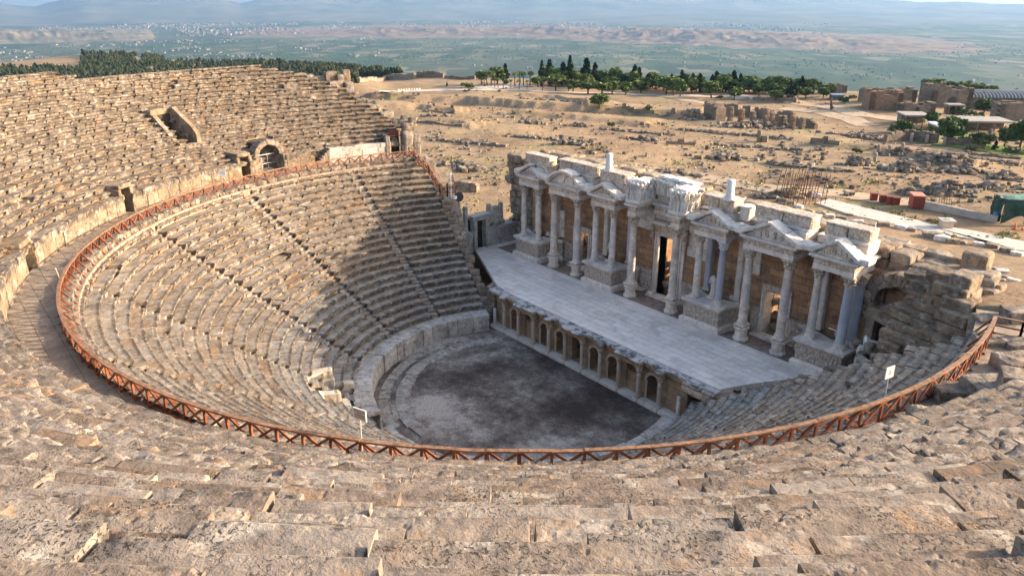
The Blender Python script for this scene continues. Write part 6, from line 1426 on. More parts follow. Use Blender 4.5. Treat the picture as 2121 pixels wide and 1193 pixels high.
def tent():
    p, k = frame_at(2072, 464); root = thing('tarp_shelter', 'dark green tarpaulin shelter tied over a frame at the right edge', 'tent', p); ex, ey = oriented(-.12); n = 22; L, D, H = 90 * k, 48 * k, 52 * k; X, Y = np.meshgrid(np.linspace(0, 1, n), np.linspace(0, 1, n), indexing='ij'); x, y = X.ravel() * L, Y.ravel() * D
    z = H * (1 + .06 * np.sin(Y.ravel() * PI)) + fbm(np.c_[x, y, 0 * x], 3, 5) * .15; V = p + np.outer(x, ex) + np.outer(y, ey) + np.outer(z, [0, 0, 1]); m = MB(); m.add(V, grid_faces(n, n), .5)
    m.build('roof_sheet', mat_simple('pale_tarp', (.10, .20, .16), .7, .2, 1.2, bump=.1), root, True); s = MB()  # roof sheet in a lighter green than the side sheets
    for a, b, e1 in ((p, p + ex * L, -ey), (p + ey * D, p, -ex)):
        U, Z = np.meshgrid(np.linspace(0, 1, n), np.linspace(0, 1, 12), indexing='ij'); u, zz = U.ravel(), Z.ravel(); q = a + np.outer(u, b - a); low_ = .5 - .45 * np.cos(u * 2 * PI * 1.3); q = q + np.outer(fbm(np.c_[u * 6, zz * 3, 0 * u], 2, 8) * .25 + .15 * np.sin(zz * PI), e1); q[:, 2] = p[2] + (zz * (H - low_) + low_); s.add(q, grid_faces(n, 12), .4)
    s.build('side_sheet', TARP, root, True); f = MB()
    for a in (0, 1): 
        for b in (0, .5, 1): f.tube([p + ex * L * b + ey * D * a, p + ex * L * b + ey * D * a + np.array([0, 0, H])], .05, 6)
    f.build('frame', IRON, root)
tent()
def barrel(px, py, lab, h=10, r=5):
    p, k = frame_at(px, py); root = thing('barrel', lab, 'barrel', p); m = MB(); m.lathe(p, [(r * k, 0), (r * k * 1.03, h * k * .3), (r * k, h * k * .34), (r * k * 1.03, h * k * .66), (r * k, h * k * .7), (r * k, h * k)], 16); m.build('drum', BLUE, root); b = MB(); b.lathe(p, [(r * k * 1.06, h * k * .98), (r * k * 1.06, h * k * 1.04), (r * k * .9, h * k * 1.04)], 16); b.build('rim', BLUE, root)
barrel(2061, 458, 'upright blue plastic barrel standing left of the green shelter', 18, 5.5); barrel(1924, 428, 'small blue drum lying against the low wall by the red container', 6, 3)
def cone():
    p, k = frame_at(2101, 476); root = thing('traffic_cone', 'orange traffic cone standing before the green shelter', 'cone', p); m = MB(); m.box(p + (0, 0, .03), (.42, .42, .06)); m.build('base', RED, root); m = MB(); m.lathe(p, [(.17, .05), (.11, .4), (.03, .8)], 14); m.build('body', mat_simple('orange_plastic', (.65, .13, .04), .5, .1), root)
    q = p + EX * .6 - EY * .3; root = thing('traffic_cone', 'orange traffic cone lying on its side right of the standing one', 'cone', q); m = MB(); m.tube([q + (0, 0, .17), q + EX * .8 + (0, 0, .08)], [.17, .03], 14); m.build('body', bpy.data.materials['orange_plastic'], root)
cone()
def lowwall():
    a, b = hit(1912, 434), hit(2064, 462); root = thing('low_wall', 'low grey concrete wall running from the red container to the green shelter', 'wall', a); d = b - a; d[2] = 0; L = np.linalg.norm(d); d /= L; q = np.array([-d[1], d[0], 0]); m = MB()
    for i in range(12): 
        c = a + d * L * (i + .5) / 12; z = float(ground(c[0], c[1])[0]); obox(m, np.array([c[0], c[1], z]), d, q, -L / 24 - .0, L / 24, 0, .35, -.3, .95 - .02 * i)
    m.build('wall', mat_simple('grey_concrete', (.36, .33, .29), .9, .2, 1), root)
    p = hit(1944, 432) ; root = thing('metal_grate', 'dark metal grate leaning on the low grey wall', 'grate', p); g = MB()
    for i in range(6): g.tube([p + EX * i * .3 + EY * .3 + (0, 0, 1.5), p + EX * (i * .3 - .3) - EY * .5], .03, 5)
    for i in range(4): g.tube([p + EY * (.3 - i * .25) + EX * (-.1 * i) + (0, 0, 1.5 - .45 * i), p + EX * (1.5 - .1 * i) + EY * (.3 - i * .25) + (0, 0, 1.5 - .45 * i)], .03, 5)
    g.build('bars', IRON, root)
lowwall()
def rebar():
    c = hit(1655, 416); k = pxm(c); root = thing('reinforcing_bars', 'cluster of tall thin rusty steel bars standing upright among grey blocks', 'steel bars', c); m = MB(); g = np.random.default_rng(5)
    for row in range(3):
        for i in range(9):
            b = c + EX * (i - 4) * 9.2 * k + EY * (row - 1) * 2.3 + EX * g.normal(0, .12); b[2] = c[2]; t = b + np.array([0, 0, (60 + g.normal(0, 3)) * k]) + EX * .35 + EX * g.normal(0, .1); m.tube([b, t], .045, 5)
    m.build('bar', RUST, root); t = MB()
    for row in range(3):
        for z in (.9, 1.5): t.tube([c + EX * -37 * k + EY * (row - 1) * 2.3 + (0, 0, z), c + EX * 37 * k + EY * (row - 1) * 2.3 + (0, 0, z)], .03, 5)
    t.build('tie_bars', RUST, root)
rebar()
# ================================================================== ruins of the plateau
def wall_run(m, a, b, th, hs, g, seg=.9, base=-.5):
    d = b - a; d[2] = 0; L = np.linalg.norm(d); d /= L; q = np.array([-d[1], d[0], 0]); n = max(1, int(L / seg))
    for i in range(n):
        u = (i + .5) / n; h = np.interp(u, np.linspace(0, 1, len(hs)), hs) * (1 + g.normal(0, .07)); c = a + (b - a) * u; z = float(ground(c[0], c[1])[0])
        if h < .15: continue
        obox(m, np.array([c[0], c[1], z]), d, q, -L / n / 2, L / n / 2, -th / 2, th / 2, base, h, g.random())
        if h > .6: m.rock((c[0], c[1], z + h), (L / n, th * .9, .5), math.atan2(d[1], d[0]), 2, 6, .1, 2, g.random(), i)
def ruin_wall(label, pts, hpx, th=.9, mat=RUINW, name='ruin_wall', cat='ruin', seg=.9):
    P = [hit(*p) for p in pts]; root = thing(name, label, cat, P[0]); m = MB(); g = np.random.default_rng(int(pts[0][0])); k = [pxm(p) for p in P]
    for i in range(len(P) - 1): wall_run(m, P[i].copy(), P[i + 1].copy(), th, [h * k[i] for h in hpx[i]], g, seg)
    m.build('masonry', mat, root); return root
r = ruin_wall('tall ragged ruined pier standing left of the row of broken piers', [(1466, 246), (1492, 250)], [[30, 40, 28, 24, 36, 20]], 2.6, RUINW)
def piers():
    P = [(1512, 252, 30), (1535, 252, 26), (1558, 258, 26), (1585, 262, 33), (1597, 258, 24), (1615, 262, 22), (1622, 262, 22), (1640, 266, 26), (1660, 268, 24)]
    for i, (px, py, h) in enumerate(P):
        p = hit(px, py); k = pxm(p); m = MB(); hh = h * k; n = 4
        for q in range(n): m.rock((p[0], p[1], p[2] + hh * (q + .5) / n), ((11 - (q == n - 1) * 2) * k * rnd.uniform(.8, 1.1), 1.0, hh / n), math.atan2(EX[1], EX[0]) + .2, 4, 9, .07, 1.5, rnd.random(), i * 5 + q)
        o = m.build('ruined_pier', RUINB if i % 2 else RUINW, None, loc=p); tag(o, 'broken masonry pier in the row of ruins behind the right half of the facade', 'ruin', 'broken piers in a row')
    ruin_wall('long ruined wall with gaps behind the row of broken piers', [(1495, 238), (1570, 244), (1690, 268)], [[22, 20, 26, 12, 24, 10, 20], [16, 20, 8, 18, 22, 10, 16, 8]], .8)
piers()
p = hit(1571, 294); k = pxm(p); m = MB(); m.rock(p + (0, 0, 12 * k), (8 * k, .9, 24 * k), .5, 4, 8, .06, 1.5, .3); m.rock(p + EX * 12 * k + (0, 0, 6 * k), (14 * k, 1.2, 13 * k), .5, 4, 8, .06, 1.5, .6); tag(m.build('ruined_pier', RUINW, None, loc=p), 'square dark ruined block with a raised corner alone in the dry field', 'ruin')
for i, (a, b, h, lab) in enumerate([((1380, 298), (1440, 300), 8, 'low wall of dark blocks lying left of the lone square ruin'), ((935, 236), (875, 232), 6, 'low dark footing wall on the bare slope at left'), ((1290, 222), (1400, 232), 6, 'thin dark wall line right of the lone round tree'), ((1560, 205), (1650, 213), 4, 'thin terrace wall below the grove'), ((1680, 296), (1740, 300), 7, 'short row of dark blocks at right of the field'), ((840, 250), (960, 262), 5, 'broken wall line below the bare slope on the left'), ((1000, 300), (1050, 304), 6, 'low heap-like wall left of the facade corner'), ((1900, 318), (2000, 322), 5, 'low footing wall below the dark pier wall'), ((2010, 320), (2110, 330), 6, 'low dark footing wall at the right edge below the lawn')]):
    ruin_wall(lab, [a, b], [[h, h * .5, h * 1.2, .4 * h, h]], .8, RUINW, 'low_wall', 'wall')
def stone_line(lab, pts, n, s0=.3, s1=.8):
    P = [hit(*p) for p in pts]; m = MB(); g = np.random.default_rng(int(pts[0][0] * 3 + pts[0][1]))
    for i in range(n):
        u = g.random() * (len(P) - 1); k = int(u); q = P[k] + (P[k + 1] - P[k]) * (u - k) + np.array([g.normal(0, .5), g.normal(0, .5), 0]); s = g.uniform(s0, s1); m.rock((q[0], q[1], float(ground(q[0], q[1])[0]) + s * .2), (s * g.uniform(.8, 1.8), s, s * g.uniform(.5, 1)), g.uniform(0, 3), 2, 7, .09, 2, g.random(), i)
    return tag(m.build('stone_row', FIELDROCK, None, loc=P[0]), lab, 'stone row')
for lab, pts, n in [('broken row of dark stones crossing the field behind the left pediments', [(1050, 282), (1130, 290), (1230, 296)], 60), ('dark stone row running below the lone square ruin', [(1480, 300), (1570, 306), (1660, 312)], 80), ('long dark stone row on the slope behind the steel bars', [(1590, 338), (1700, 352), (1760, 356)], 70), ('thin stone line on the bare slope below the grove', [(1080, 205), (1160, 209), (1210, 216)], 40), ('dark footing line below the row of broken piers', [(1400, 268), (1480, 276), (1560, 282), (1640, 290)], 90), ('stone line left of the facade on the dry slope', [(880, 290), (960, 296), (1020, 300)], 50), ('scattered stone row in the middle of the dry field', [(1250, 268), (1330, 276), (1400, 282)], 50), ('dark stone row just behind the middle of the facade', [(1290, 350), (1370, 356), (1450, 366)], 60), ('row of dark stones leading to the bushes on the right', [(1700, 275), (1770, 285), (1830, 292)], 60), ('stone row along the lower edge of the lawn', [(1900, 318), (2000, 326), (2100, 340)], 70)]: stone_line(lab, pts, n)
# bath and museum group
def bath():
    def block(lab, px, py, wpx, hpx, dep, mat, rot=-.15, arch=True, hs=None):
        p, k = frame_at(px, py); ex, ey = oriented(rot); W, H = wpx * k, hpx * k; root = thing('ruined_hall', lab, 'ruin', p); m = MB(); g = np.random.default_rng(int(px)); n = max(4, int(W / 1.3)); hs = hs or [1, .95, 1.02, .9, 1]
        for i in range(n):
            h = H * np.interp(i / n, np.linspace(0, 1, len(hs)), hs) * (1 + g.normal(0, .03)); obox(m, p, ex, ey, W * i / n, W * (i + 1) / n, 0, 1.2, -1, h, g.random()); obox(m, p, ex, ey, W * i / n, W * (i + 1) / n, dep - 1, dep, -1, h * g.uniform(.85, 1.1), g.random())
        for i in range(int(dep / 1.4)):
            for x0 in (0, W - 1.2): obox(m, p, ex, ey, x0, x0 + 1.2, i * 1.4, i * 1.4 + 1.4, -1, H * g.uniform(.8, 1.05), g.random())
        m.build('walls', mat, root); d = MB()
        if arch:
            th = np.linspace(0, PI, 12); r_ = H * .2
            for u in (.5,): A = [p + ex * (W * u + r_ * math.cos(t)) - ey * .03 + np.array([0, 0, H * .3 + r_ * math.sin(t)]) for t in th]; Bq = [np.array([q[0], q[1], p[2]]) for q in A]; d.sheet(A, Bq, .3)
            d.build('dark_arch_sheet', DARKV, root)  # flat dark sheet on the solid wall, painted as a shaded arch
    block('reddish ruined bath hall with high battered walls near the right edge', 1800, 229, 62, 38, 8, RUINB, -.2, False, [1.0, 1.05, .85, .8, .95, .8]); block('grey broken bath wall rising behind the reddish hall', 1790, 212, 100, 28, 6, RUINW, -.15, False, [.7, 1, .9, 1.05, .8, .9])
    block('dark gabled ruined hall at left of the long glazed roof', 1928, 222, 78, 42, 9, RUINW, -.12, True, [1.1, 1.2, .9, .8, .85, .9, 1.0]); block('dark ruined wall at the right edge under the long roof', 2072, 248, 70, 34, 5, RUINW, -.1, False, [.95, 1, 1, 1.0])
    block('low ruined hall of dark stone between the two bath halls', 1862, 232, 70, 20, 5, RUINW, -.15, True, [.8, 1, .6, .9, .7]); block('dark ruined block just right of the grove', 1722, 195, 30, 18, 4, RUINW, -.1, False)
    p, k = frame_at(2010, 226); ex, ey = oriented(-.13); W = 170 * k; root = thing('museum_hall', 'long stone museum hall under a pale ribbed vaulted roof', 'building', p); m = MB(); obox(m, p, ex, ey, 0, W, 0, 9, -1, 24 * k); m.build('wall', RUINW, root)
    th = np.linspace(.05, PI - .05, 14); r = MB(); A = [p + ex * 0 + ey * (4.5 - 5 * math.cos(t)) + np.array([0, 0, 22 * k + 12 * k * math.sin(t)]) for t in th]; r.sheet(A, [q + ex * W for q in A], .5); c = np.mean(A, 0); r.add(A + [c], None, .4, [(i + 1, i, len(A)) for i in range(len(A) - 1)]); ro = r.build('roof', ROOFG, root)
    b = MB()
    for i in range(26): b.tube([q + ex * W * i / 25 + (0, 0, .06) for q in A[:9]], .14, 4)
    b.build('roof_ribs', CONC, ro); d = MB(); obox(d, p, ex, ey, 3, W, -2.5, 0, 8 * k, 10 * k); obox(d, p, ex, ey, 3, W, -.1, -.02, 0, 8 * k, .2); d.build('lean_to', DARKV, root)  # roof slab and dark sheet below it, both in the painted shade colour
bath()
ruin_wall('low dark wall with pale upright piers before the bushes on the right', [(1832, 296), (1880, 290), (1944, 298)], [[14, 18, 20, 14, 22], [20, 18, 20, 18, 14]], .8)
ruin_wall('rough dark boundary wall right of the low pier wall', [(1955, 300), (2040, 310)], [[16, 10, 14, 8]], 1.0)
for px, py in ((1857, 292), (1886, 296), (1918, 298), (1954, 302), (1811, 335), (1818, 318), (1840, 320), (1868, 316)):
    p = hit(px, py); k = pxm(p); m = MB(); m.rock(p + (0, 0, 10 * k), (.5, .5, 18 * k), .4, 4, 9, .05, 2, .8, int(px)); tag(m.build('stone_pillar', FARTRAV, None, loc=p), 'short upright stone pillar among the ruins on the right', 'pillar', 'short upright pillars on the right')
def pool():
    def roof(lab, px, py, wpx, dep, hm, rot, mat=ROOFW):
        p, k = frame_at(px, py); ex, ey = oriented(rot); W = wpx * k; root = thing('pavilion', lab, 'pavilion', p); m = MB(); obox(m, p, ex, ey, 0, W, 0, dep, hm, hm + .3); m.build('roof', mat, root); b = MB(); obox(b, p, ex, ey, .3, W - .3, dep * .5, dep - .2, 0, hm - .003); b.build('wall', RUINW, root); q = MB(); n = max(2, int(W / 3))
        for i in range(n + 1): obox(q, p, ex, ey, .2 + (W - .6) * i / n, .4 + (W - .6) * i / n, .2, .4, -.3, hm - .003)
        q.build('post', RUINW, root)
    roof('flat pale roofed pavilion by the pool behind the bushes, the long one', 1985, 272, 105, 7, 1.7, -.14); roof('pale stepped pavilion roof left of the long pool pavilion', 1872, 258, 52, 6, 1.6, -.16); roof('small white pavilion roof between the bushes and the long one', 1938, 276, 50, 5, 1.2, -.14, WHITEP); roof('narrow pale canopy beside the grey low hall', 1962, 238, 32, 3, 2.0, -.1)
    ruin_wall('low mound-like wall of brown stone behind the pool pavilion', [(1990, 252), (2080, 262)], [[6, 7, 6, 7, 6]], 1.2, RUINB, 'low_wall', 'wall')
    p, k = frame_at(1724, 208); ex, ey = oriented(-.1); root = thing('kiosk', 'small blue grey cabin at the right end of the grove', 'cabin', p); m = MB(); obox(m, p, ex, ey, 0, 22 * k, 0, 3, 0, 9 * k); m.build('body', mat_simple('blue_grey_paint', (.10, .14, .20), .6, .1), root); m = MB(); obox(m, p, ex, ey, -.3, 22 * k + .3, -.3, 3.3, 9 * k, 11 * k); m.build('roof', mat_simple('blue_grey_roof', (.17, .22, .28), .6, .1), root)
    p, k = frame_at(1722, 228); root = thing('steel_post', 'rusty dark leaning steel post right of the grove', 'post', p); m = MB(); m.tube([p, p + EX * -4 * k + (0, 0, 24 * k)], [.35, .2], 8); m.tube([p + EX * -3 * k + (0, 0, 10 * k), p + EX * 3 * k + (0, 0, 4 * k)], .25, 6); m.build('shaft', RUST, root)
pool()
for i in range(9):
    p = hit(826 + i * 5.4, 190 - i * .3); k = pxm(p); m = MB(); m.rock(p + (0, 0, 2.2 * k), (.35, .35, 4.5 * k), 0, 2, 8, .03, 3, .5, i); tag(m.build('bollard', MARB, None, loc=p), 'small stone post in the row along the pale path left of the palms', 'bollard', 'small posts along the pale path')
ruin_wall('pale city wall running along the rim of the plateau on the left', [(742, 170), (800, 166), (860, 163)], [[7, 5, 8, 6, 9], [8, 10, 8, 10]], 1.2, TRAV, 'city_wall', 'wall', 1.4); ruin_wall('dark low city wall along the rim left of the grove', [(864, 160), (920, 161)], [[9, 10, 11, 7]], 1.2, RUINW, 'city_wall', 'wall', 1.4); ruin_wall('thin dark wall along the rim just left of the palms', [(922, 162), (985, 164)], [[4, 5, 4, 6]], 1.0, RUINW, 'city_wall', 'wall', 1.4)
ruin_wall('pale broken terrace wall beside the left corner of the facade', [(945, 392), (990, 398)], [[14, 16, 14]], 1.0, TRAV, 'ruin_wall', 'ruin')

# ================================================================== trees
def leaf_quads(m, C, s, g, tint, flat=0.0):
    n = len(C); a = g.normal(size=(n, 3)); a /= np.linalg.norm(a, axis=1, keepdims=True); b = g.normal(size=(n, 3)); b -= (a * b).sum(1, keepdims=True) * a; b /= np.linalg.norm(b, axis=1, keepdims=True); sz = s * g.uniform(.6, 1.3, (n, 1))
    V = np.stack([C - a * sz - b * sz * .55, C + a * sz - b * sz * .55, C + a * sz * .8 + b * sz * .6, C - a * sz * .8 + b * sz * .5], 1).reshape(-1, 3)
    m.add(V, np.arange(4 * n).reshape(-1, 4), np.repeat(np.clip(tint, 0, 1), 4))
def tree_mesh(kind, seed):
    """unit-height tree: trunk + crown, base at the origin"""
    g = np.random.default_rng(seed); t = MB(); c = MB(); lm = L_GREEN
    def trunk(h, r, lean=.02): t.tube([(0, 0, -.03), (lean * .4, 0, h * .4), (lean, lean * .5, h * .8), (lean, lean, h)], [r, r * .8, r * .6, r * .3], 7)
    def clumps(cs, rs, n, s, base):
        for (x, y, z), r in zip(cs, rs):
            d = g.normal(size=(n, 3)); d /= np.linalg.norm(d, axis=1, keepdims=True); C = np.array([x, y, z]) + d * r * g.uniform(.55, 1.05, (n, 1)) * np.array([1, 1, .8]); leaf_quads(c, C, s, g, base + .25 * g.normal(size=n) + g.normal() * .14)
            t.tube([(0.01, 0, z * .55), (x * .5, y * .5, z * .8), (x, y, z)], [.012, .01, .005], 5)
    if kind == 'palm':
        t.tube([(0, 0, -.03), (.01, 0, .3), (.02, .01, .72)], [.036, .03, .028], 8)
        for i in range(34):
            a = g.uniform(0, 2 * PI); e = g.uniform(-.75, 1.25); L = g.uniform(.2, .28); P = []
            for q in range(5): u = q / 4; rr = L * u * math.cos(e * (1 - .3 * u)); P.append((.02 + rr * math.cos(a), .01 + rr * math.sin(a), .74 + L * u * math.sin(e) - .16 * u * u * (1 if e > 0 else .4)))
            P = np.array(P); sd_ = np.array([-math.sin(a), math.cos(a), 0]) * .034; W = np.array([.5, 1, 1, .8, .15])[:, None]; dr = np.array([0, 0, -.022]) * W; c.sheet(P + sd_ * W + dr, P, np.clip(.55 + .3 * g.normal(), 0, 1)); c.sheet(P, P - sd_ * W + dr, np.clip(.5 + .3 * g.normal(), 0, 1))
        leaf_quads(c, np.array([.02, .01, .66]) + g.normal(0, .025, (26, 3)), .03, g, .85 + 0 * np.arange(26)); lm = L_PALM
    elif kind == 'cypress':
        trunk(.5, .03); z = np.linspace(.04, .98, 26); r = .105 * np.sin(np.clip(z * 1.15 + .12, 0, 1.0) * PI * .5) * np.clip((1.02 - z) * 2.6, .06, 1); a = g.uniform(0, 6.3, 26)
        clumps([(rr * .45 * math.cos(q), rr * .45 * math.sin(q), zz) for zz, rr, q in zip(z, r, a)], r * 1.05, 44, .036, .4); lm = L_DARK
    elif kind == 'conifer':
        trunk(.85, .035); cs, rs = [], []
        for i in range(30):
            z = g.uniform(.1, .93); R = .25 * (1.02 - z) ** .8 * g.uniform(.5, 1.05); a = g.uniform(0, 6.3); cs.append((R * math.cos(a), R * math.sin(a), z)); rs.append(.125 * (1.12 - z))
        cs.append((0, 0, .95)); rs.append(.03); clumps(cs, rs, 44, .046, .42); lm = L_DARK
    elif kind == 'umbrella':
        trunk(.55, .035, .03); cs, rs = [], []
        for i in range(24): a = g.uniform(0, 6.3); R = .42 * math.sqrt(g.random()); z = .66 + .26 * (1 - (R / .46) ** 2) * g.uniform(.3, 1); cs.append((R * math.cos(a), R * math.sin(a), z)); rs.append(g.uniform(.11, .17))
        clumps(cs, rs, 62, .06, .5); lm = L_PINE
    elif kind == 'bush':
        cs, rs = [], []
        for i in range(16): a = g.uniform(0, 6.3); R = .5 * math.sqrt(g.random()); cs.append((R * math.cos(a), R * math.sin(a), g.uniform(.25, .85) * (1 - R))); rs.append(g.uniform(.16, .26))
        t.tube([(0, 0, 0), (.02, 0, .4)], [.03, .02], 6); clumps(cs, rs, 44, .07, .5); lm = L_OLIVE
    else:
        trunk(.6, .03, .03); cs, rs = [], []
        for i in range(26):
            d = g.normal(size=3); d /= np.linalg.norm(d); R = .27 * g.uniform(.4, 1.0); cs.append((d[0] * R * 1.1, d[1] * R * 1.1, .60 + d[2] * R * 1.15)); rs.append(g.uniform(.11, .17))
        clumps(cs, rs, 62, .055, .5); lm = {'round': L_PINE, 'broad': L_GREEN, 'olive': L_OLIVE}[kind]
    return t, c, lm
PROTO = {}
def plant(kind, px, pb, pt, label, wpx=None, group=None, name=None, pos=None):
    k_ = rnd.randrange(3); key = (kind, k_); p = hit(px, pb) if pos is None else pos; k = pxm(p); H = (pb - pt) * k
    nm = {'palm': 'palm_tree', 'cypress': 'cypress_tree', 'conifer': 'conifer_tree', 'umbrella': 'pine_tree', 'bush': 'bush', 'round': 'pine_tree', 'broad': 'broadleaf_tree', 'olive': 'olive_tree'}[kind]
    if key not in PROTO:
        t, c, lm = tree_mesh(kind, hash(kind) % 1 + k_ * 7 + len(kind)); r = bpy.data.objects.new(nm, None); COL.objects.link(r); t.build('trunk', BARK, r, True); c.build('crown', lm, r); PROTO[key] = r; o = r
    else: o = copy_tree(PROTO[key]); o.name = nm
    base_w = {'palm': .5, 'cypress': .18, 'conifer': .38, 'umbrella': .86, 'bush': 1.0, 'round': .58, 'broad': .6, 'olive': .6}[kind]
    s = (wpx * k / base_w) if wpx else H; s = max(.45 * H, min(1.9 * H, s)); o.scale = (s, s, H); o.location = p; o.rotation_euler = (0, 0, rnd.uniform(0, 6.3))
    for q in ('group',):
        if q in o: del o[q]
    tag(o, label, 'bush' if kind == 'bush' else 'tree', group); return o
Z2 = lambda x, y: (700 + x / 3.03, y / 3.03)
Z3 = lambda x, y: (1400 + x / 2.942, y / 2.942)
ORD = ['first', 'second', 'third', 'fourth', 'fifth', 'sixth', 'seventh', 'eighth', 'ninth', 'tenth', 'eleventh', 'twelfth', 'thirteenth', 'fourteenth', 'fifteenth', 'sixteenth', 'seventeenth', 'eighteenth', 'nineteenth', 'twentieth']
G2 = {'palm': [(918, 545, 470), (935, 540, 422), (962, 545, 425), (983, 556, 478), (1005, 556, 478), (1037, 562, 470), (1085, 556, 488), (1110, 545, 430), (1137, 566, 488), (1140, 540, 430), (1165, 540, 438), (1187, 560, 490), (1205, 540, 432), (1283, 572, 480), (1445, 576, 490), (1485, 545, 435), (1645, 525, 458), (1672, 525, 455), (1692, 525, 455), (1778, 525, 452)],
      'cypress': [(1277, 545, 388), (1452, 540, 360)], 'conifer': [(1050, 530, 405), (1325, 540, 380), (1410, 540, 395), (1555, 545, 370), (1610, 545, 400), (1742, 545, 430), (1857, 545, 418), (1885, 545, 430)],
      'round': [(900, 532, 435, 62), (1000, 530, 425, 95), (1255, 548, 475, 75), (1340, 545, 410, 95), (1475, 577, 500, 84), (1530, 560, 450, 80), (1570, 592, 490, 112), (1655, 597, 510, 110), (1720, 592, 500, 90), (1805, 597, 515, 84), (1900, 585, 500, 112), (1960, 565, 490, 84), (1995, 562, 480, 84), (2060, 592, 470, 104), (2105, 602, 490, 90)], 'umbrella': [(1365, 572, 468, 124)]}
G3 = {'round': [(25, 590, 465, 76), (95, 572, 462, 60), (215, 600, 490, 116), (355, 612, 525, 72), (410, 572, 500, 92), (470, 572, 505, 70), (605, 617, 545, 74), (650, 592, 520, 70), (790, 602, 535, 70), (895, 602, 525, 62)], 'broad': [(505, 587, 500, 74), (580, 592, 510, 70), (740, 602, 530, 70)], 'conifer': [(30, 560, 432), (140, 565, 452), (215, 560, 458), (300, 560, 470), (345, 560, 435), (385, 560, 452), (690, 595, 492), (715, 602, 505)], 'cypress': [(610, 590, 488)], 'palm': [(840, 582, 508)]}
KN = {'palm': 'tall bare palm', 'cypress': 'narrow dark cypress', 'conifer': 'dark pointed conifer', 'round': 'round crowned pine', 'umbrella': 'wide flat crowned pine', 'broad': 'light green broadleaf tree'}
ALL = {}
for G, Z in ((G2, Z2), (G3, Z3)):
    for kind, L in G.items():
        for e in L: x, yb = Z(e[0], e[1]); _, yt = Z(e[0], e[2]); ALL.setdefault(kind, []).append((x, yb, yt, (e[3] / 3.0) if len(e) > 3 else None))
PAIRS_ = []
for kind, L in ALL.items():
    L.sort(); n = len(L)
    for i, (x, yb, yt, w) in enumerate(L):
        if kind == 'umbrella' or n == 1: lab = KN[kind] + ' in the middle of the long grove on the plateau rim'
        elif i < (n + 1) // 2: lab = f'{ORD[i]} {KN[kind]} counted from the left end of the long grove'
        else: lab = f'{ORD[n - 1 - i]} {KN[kind]} counted from the right end of the long grove'
        plant(kind, x, yb, yt, lab, w, 'trees of the long grove on the plateau rim')
gq = np.random.default_rng(90)
for i in range(46):
    x = 1165 + (1690 - 1165) * (i + gq.random()) / 46; yb = np.interp(x, [1165, 1400, 1690], [176, 188, 195]) + gq.uniform(-2, 3)
    plant(['round', 'round', 'broad', 'conifer'][i % 4], x, yb, yb - gq.uniform(26, 40), 'tree half hidden behind the front trees of the long grove', gq.uniform(24, 36) if i % 4 < 3 else None, 'half hidden back row trees of the long grove')
for kind, x, yb, yt, w, lab in [('round', 1241, 227, 196, 40, 'lone round pine standing in the dry field before the grove'), ('round', 1343, 232, 219, 14, 'small young tree right of the lone round pine'), ('bush', 969, 183, 165, 24, 'wide olive green shrub left of the palm grove'), ('conifer', 926, 180, 170, None, 'tiny dark shrub on the bare plateau left of the grove'), ('bush', 965, 191, 186, 14, 'low bush at the edge of the pale path'), ('bush', 1265, 262, 250, 14, 'small green bush in the dry field below the lone pine'),
        ('round', 1930, 198, 160, 62, 'big dark umbrella pine behind the gabled ruin, leftmost'), ('round', 1964, 200, 166, 54, 'second dark umbrella pine behind the gabled ruin'), ('round', 1994, 202, 170, 54, 'third dark umbrella pine behind the gabled ruin'), ('round', 2024, 204, 174, 54, 'fourth dark umbrella pine behind the vaulted roof'), ('round', 2050, 206, 178, 48, 'rightmost dark umbrella pine behind the vaulted roof'), ('bush', 2115, 200, 186, 26, 'dark bush behind the far right end of the vaulted roof'),
        ('bush', 1917, 224, 206, 24, 'light green shrub growing before the gabled ruin'), ('bush', 1985, 238, 214, 34, 'green bush at the foot of the gabled ruin'), ('conifer', 2031, 226, 192, None, 'pointed dark young conifer before the vaulted hall'), ('broad', 2037, 236, 206, 44, 'dense green tree before the vaulted hall'), ('bush', 2105, 220, 202, 34, 'olive bush before the right wall of the vaulted hall'), ('bush', 2022, 240, 228, 24, 'low shrub under the dense green tree'),
        ('bush', 1852, 276, 252, 36, 'wide green shrub at the left of the pool garden'), ('broad', 1872, 276, 246, 30, 'leafy small tree behind the wide garden shrub'), ('bush', 1895, 280, 258, 34, 'dark green shrub before the stepped pale roof'), ('bush', 1925, 282, 258, 28, 'rounded shrub between the dark wall and pool roofs'), ('palm', 1907, 272, 240, None, 'short palm beside the stepped pale roof'), ('broad', 1928, 262, 232, 28, 'dark leafy tree left of the tall garden tree'), ('palm', 1936, 260, 232, None, 'small palm between the garden trees'),
        ('broad', 1968, 300, 236, 52, 'tall light green garden tree with a forked trunk'), ('bush', 1996, 298, 278, 26, 'shrub right of the tall garden tree'), ('olive', 2032, 308, 272, 40, 'grey green olive tree on the lawn'), ('round', 2080, 305, 264, 34, 'dark tree on the right part of the lawn'), ('broad', 2112, 310, 250, 44, 'large green tree cut by the right edge above the lawn'), ('conifer', 2060, 312, 290, None, 'small dark shrub tree at the lower edge of the lawn'), ('bush', 2090, 318, 302, 26, 'low bush at the lower edge of the lawn'), ('bush', 2114, 320, 304, 24, 'low bush at the right edge of the lawn'), ('bush', 2010, 312, 300, 20, 'low bush before the olive tree'),
        ('bush', 1775, 318, 300, 16, 'thin bare bush on the stone mound'), ('broad', 1712, 200, 172, 26, 'small feathery tree near the blue grey cabin'), ('bush', 1745, 212, 196, 20, 'bush beside the blue grey cabin'), ('bush', 1765, 204, 194, 16, 'bush on the skyline left of the bath wall'), ('bush', 1860, 188, 182, 14, 'low bush growing on top of the bath wall')]: plant(kind, x, yb, yt, lab, w)
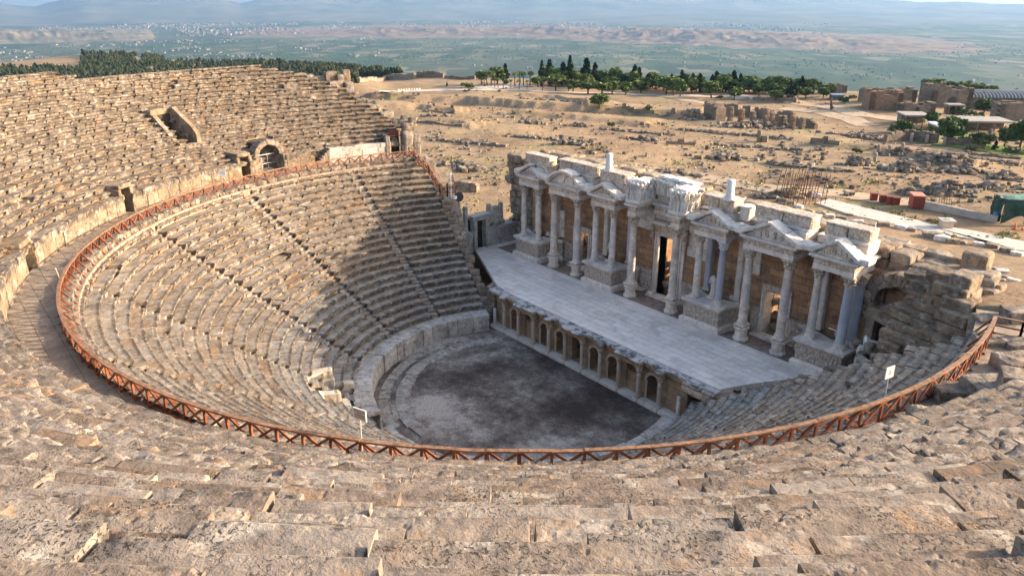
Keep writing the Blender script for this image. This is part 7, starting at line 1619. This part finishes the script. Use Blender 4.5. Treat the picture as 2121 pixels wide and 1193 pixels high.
def forest():
    """pine wood on the hills to the left, far off and read as one mass"""
    g = np.random.default_rng(33); m = MB(); T8 = 6
    def put(p, h):
        tint = np.clip(g.normal(.45, .2), 0, 1)
        for q in range(4):
            z0, z1 = h * (.04 + q * .2), h * (.04 + q * .2 + .42 - .03 * q); r0 = h * .40 * (1 - q * .10) * g.uniform(.7, 1.25); a = np.arange(T8) * 2 * PI / T8 + g.random(); rr = r0 * g.uniform(.55, 1.25, T8)
            V = np.concatenate([np.c_[rr * np.cos(a), rr * np.sin(a), np.full(T8, z0) + g.normal(0, .05 * h, T8)], [[g.normal(0, .05 * h), g.normal(0, .05 * h), z1]]]) + p
            m.add(V, None, np.clip(tint + g.normal(0, .12), 0, 1), [(i, (i + 1) % T8, T8) for i in range(T8)])
    def inside(px, py):
        if 168 < px < 340: return True
        if px <= 168: return py > 141 and g.random() < .5
        if 340 <= px < 480: return py > 134 or (py > 128 and g.random() < .25)
        if 480 <= px < 620: return True
        return px < 850
    n = 0; tries = 0; H = []
    bs = np.linspace(bearing(-40), bearing(862), 400)
    while n < 3600 and tries < 60000:
        tries += 1; b = bs[0] + (bs[-1] - bs[0]) * g.random(); rd, rz = rim(b); r = rd * (1 - .5 * g.random() ** 1.3 + .05 * g.random()) ; x, y = CAM[0] + r * math.cos(b), CAM[1] + r * math.sin(b); z = float(ground(x, y)[0]); q = np.array([x, y, z]) - CAM; w = q @ FWD; px = 1060.5 + FPX * (q @ RGT) / w; py = 596.5 - FPX * (q @ UPV) / w
        if py > 178 or not inside(px, py): continue
        if px > 740 and py > 160: continue
        if fbm([[px / 40, py / 8, 0]], 2, 6)[0] < -.5: continue
        put(np.array([x, y, z]), g.uniform(2.6, 4.6) * (1.1 if 168 < px < 340 else 1) * (.55 + .45 * min(1, r / 600))); n += 1
    return tag(m.build('pine_forest', L_FOREST), kind='stuff')
forest()

# ================================================================== haze
hm = bpy.data.materials.new('haze'); hm.use_nodes = True; nt = hm.node_tree; nt.nodes.clear(); out = nt.nodes.new('ShaderNodeOutputMaterial'); pv = nt.nodes.new('ShaderNodeVolumePrincipled')
pv.inputs['Color'].default_value = (0.34, 0.60, 1.0, 1); pv.inputs['Density'].default_value = 0.58e-4; pv.inputs['Anisotropy'].default_value = 0.25; nt.links.new(pv.outputs[0], out.inputs['Volume'])
V, F = cube_grid(1); hz = mk('haze', V * np.array([17000, 17000, 200]) + np.array([0, 0, -5.5]), F, hm); tag(hz, kind='stuff')
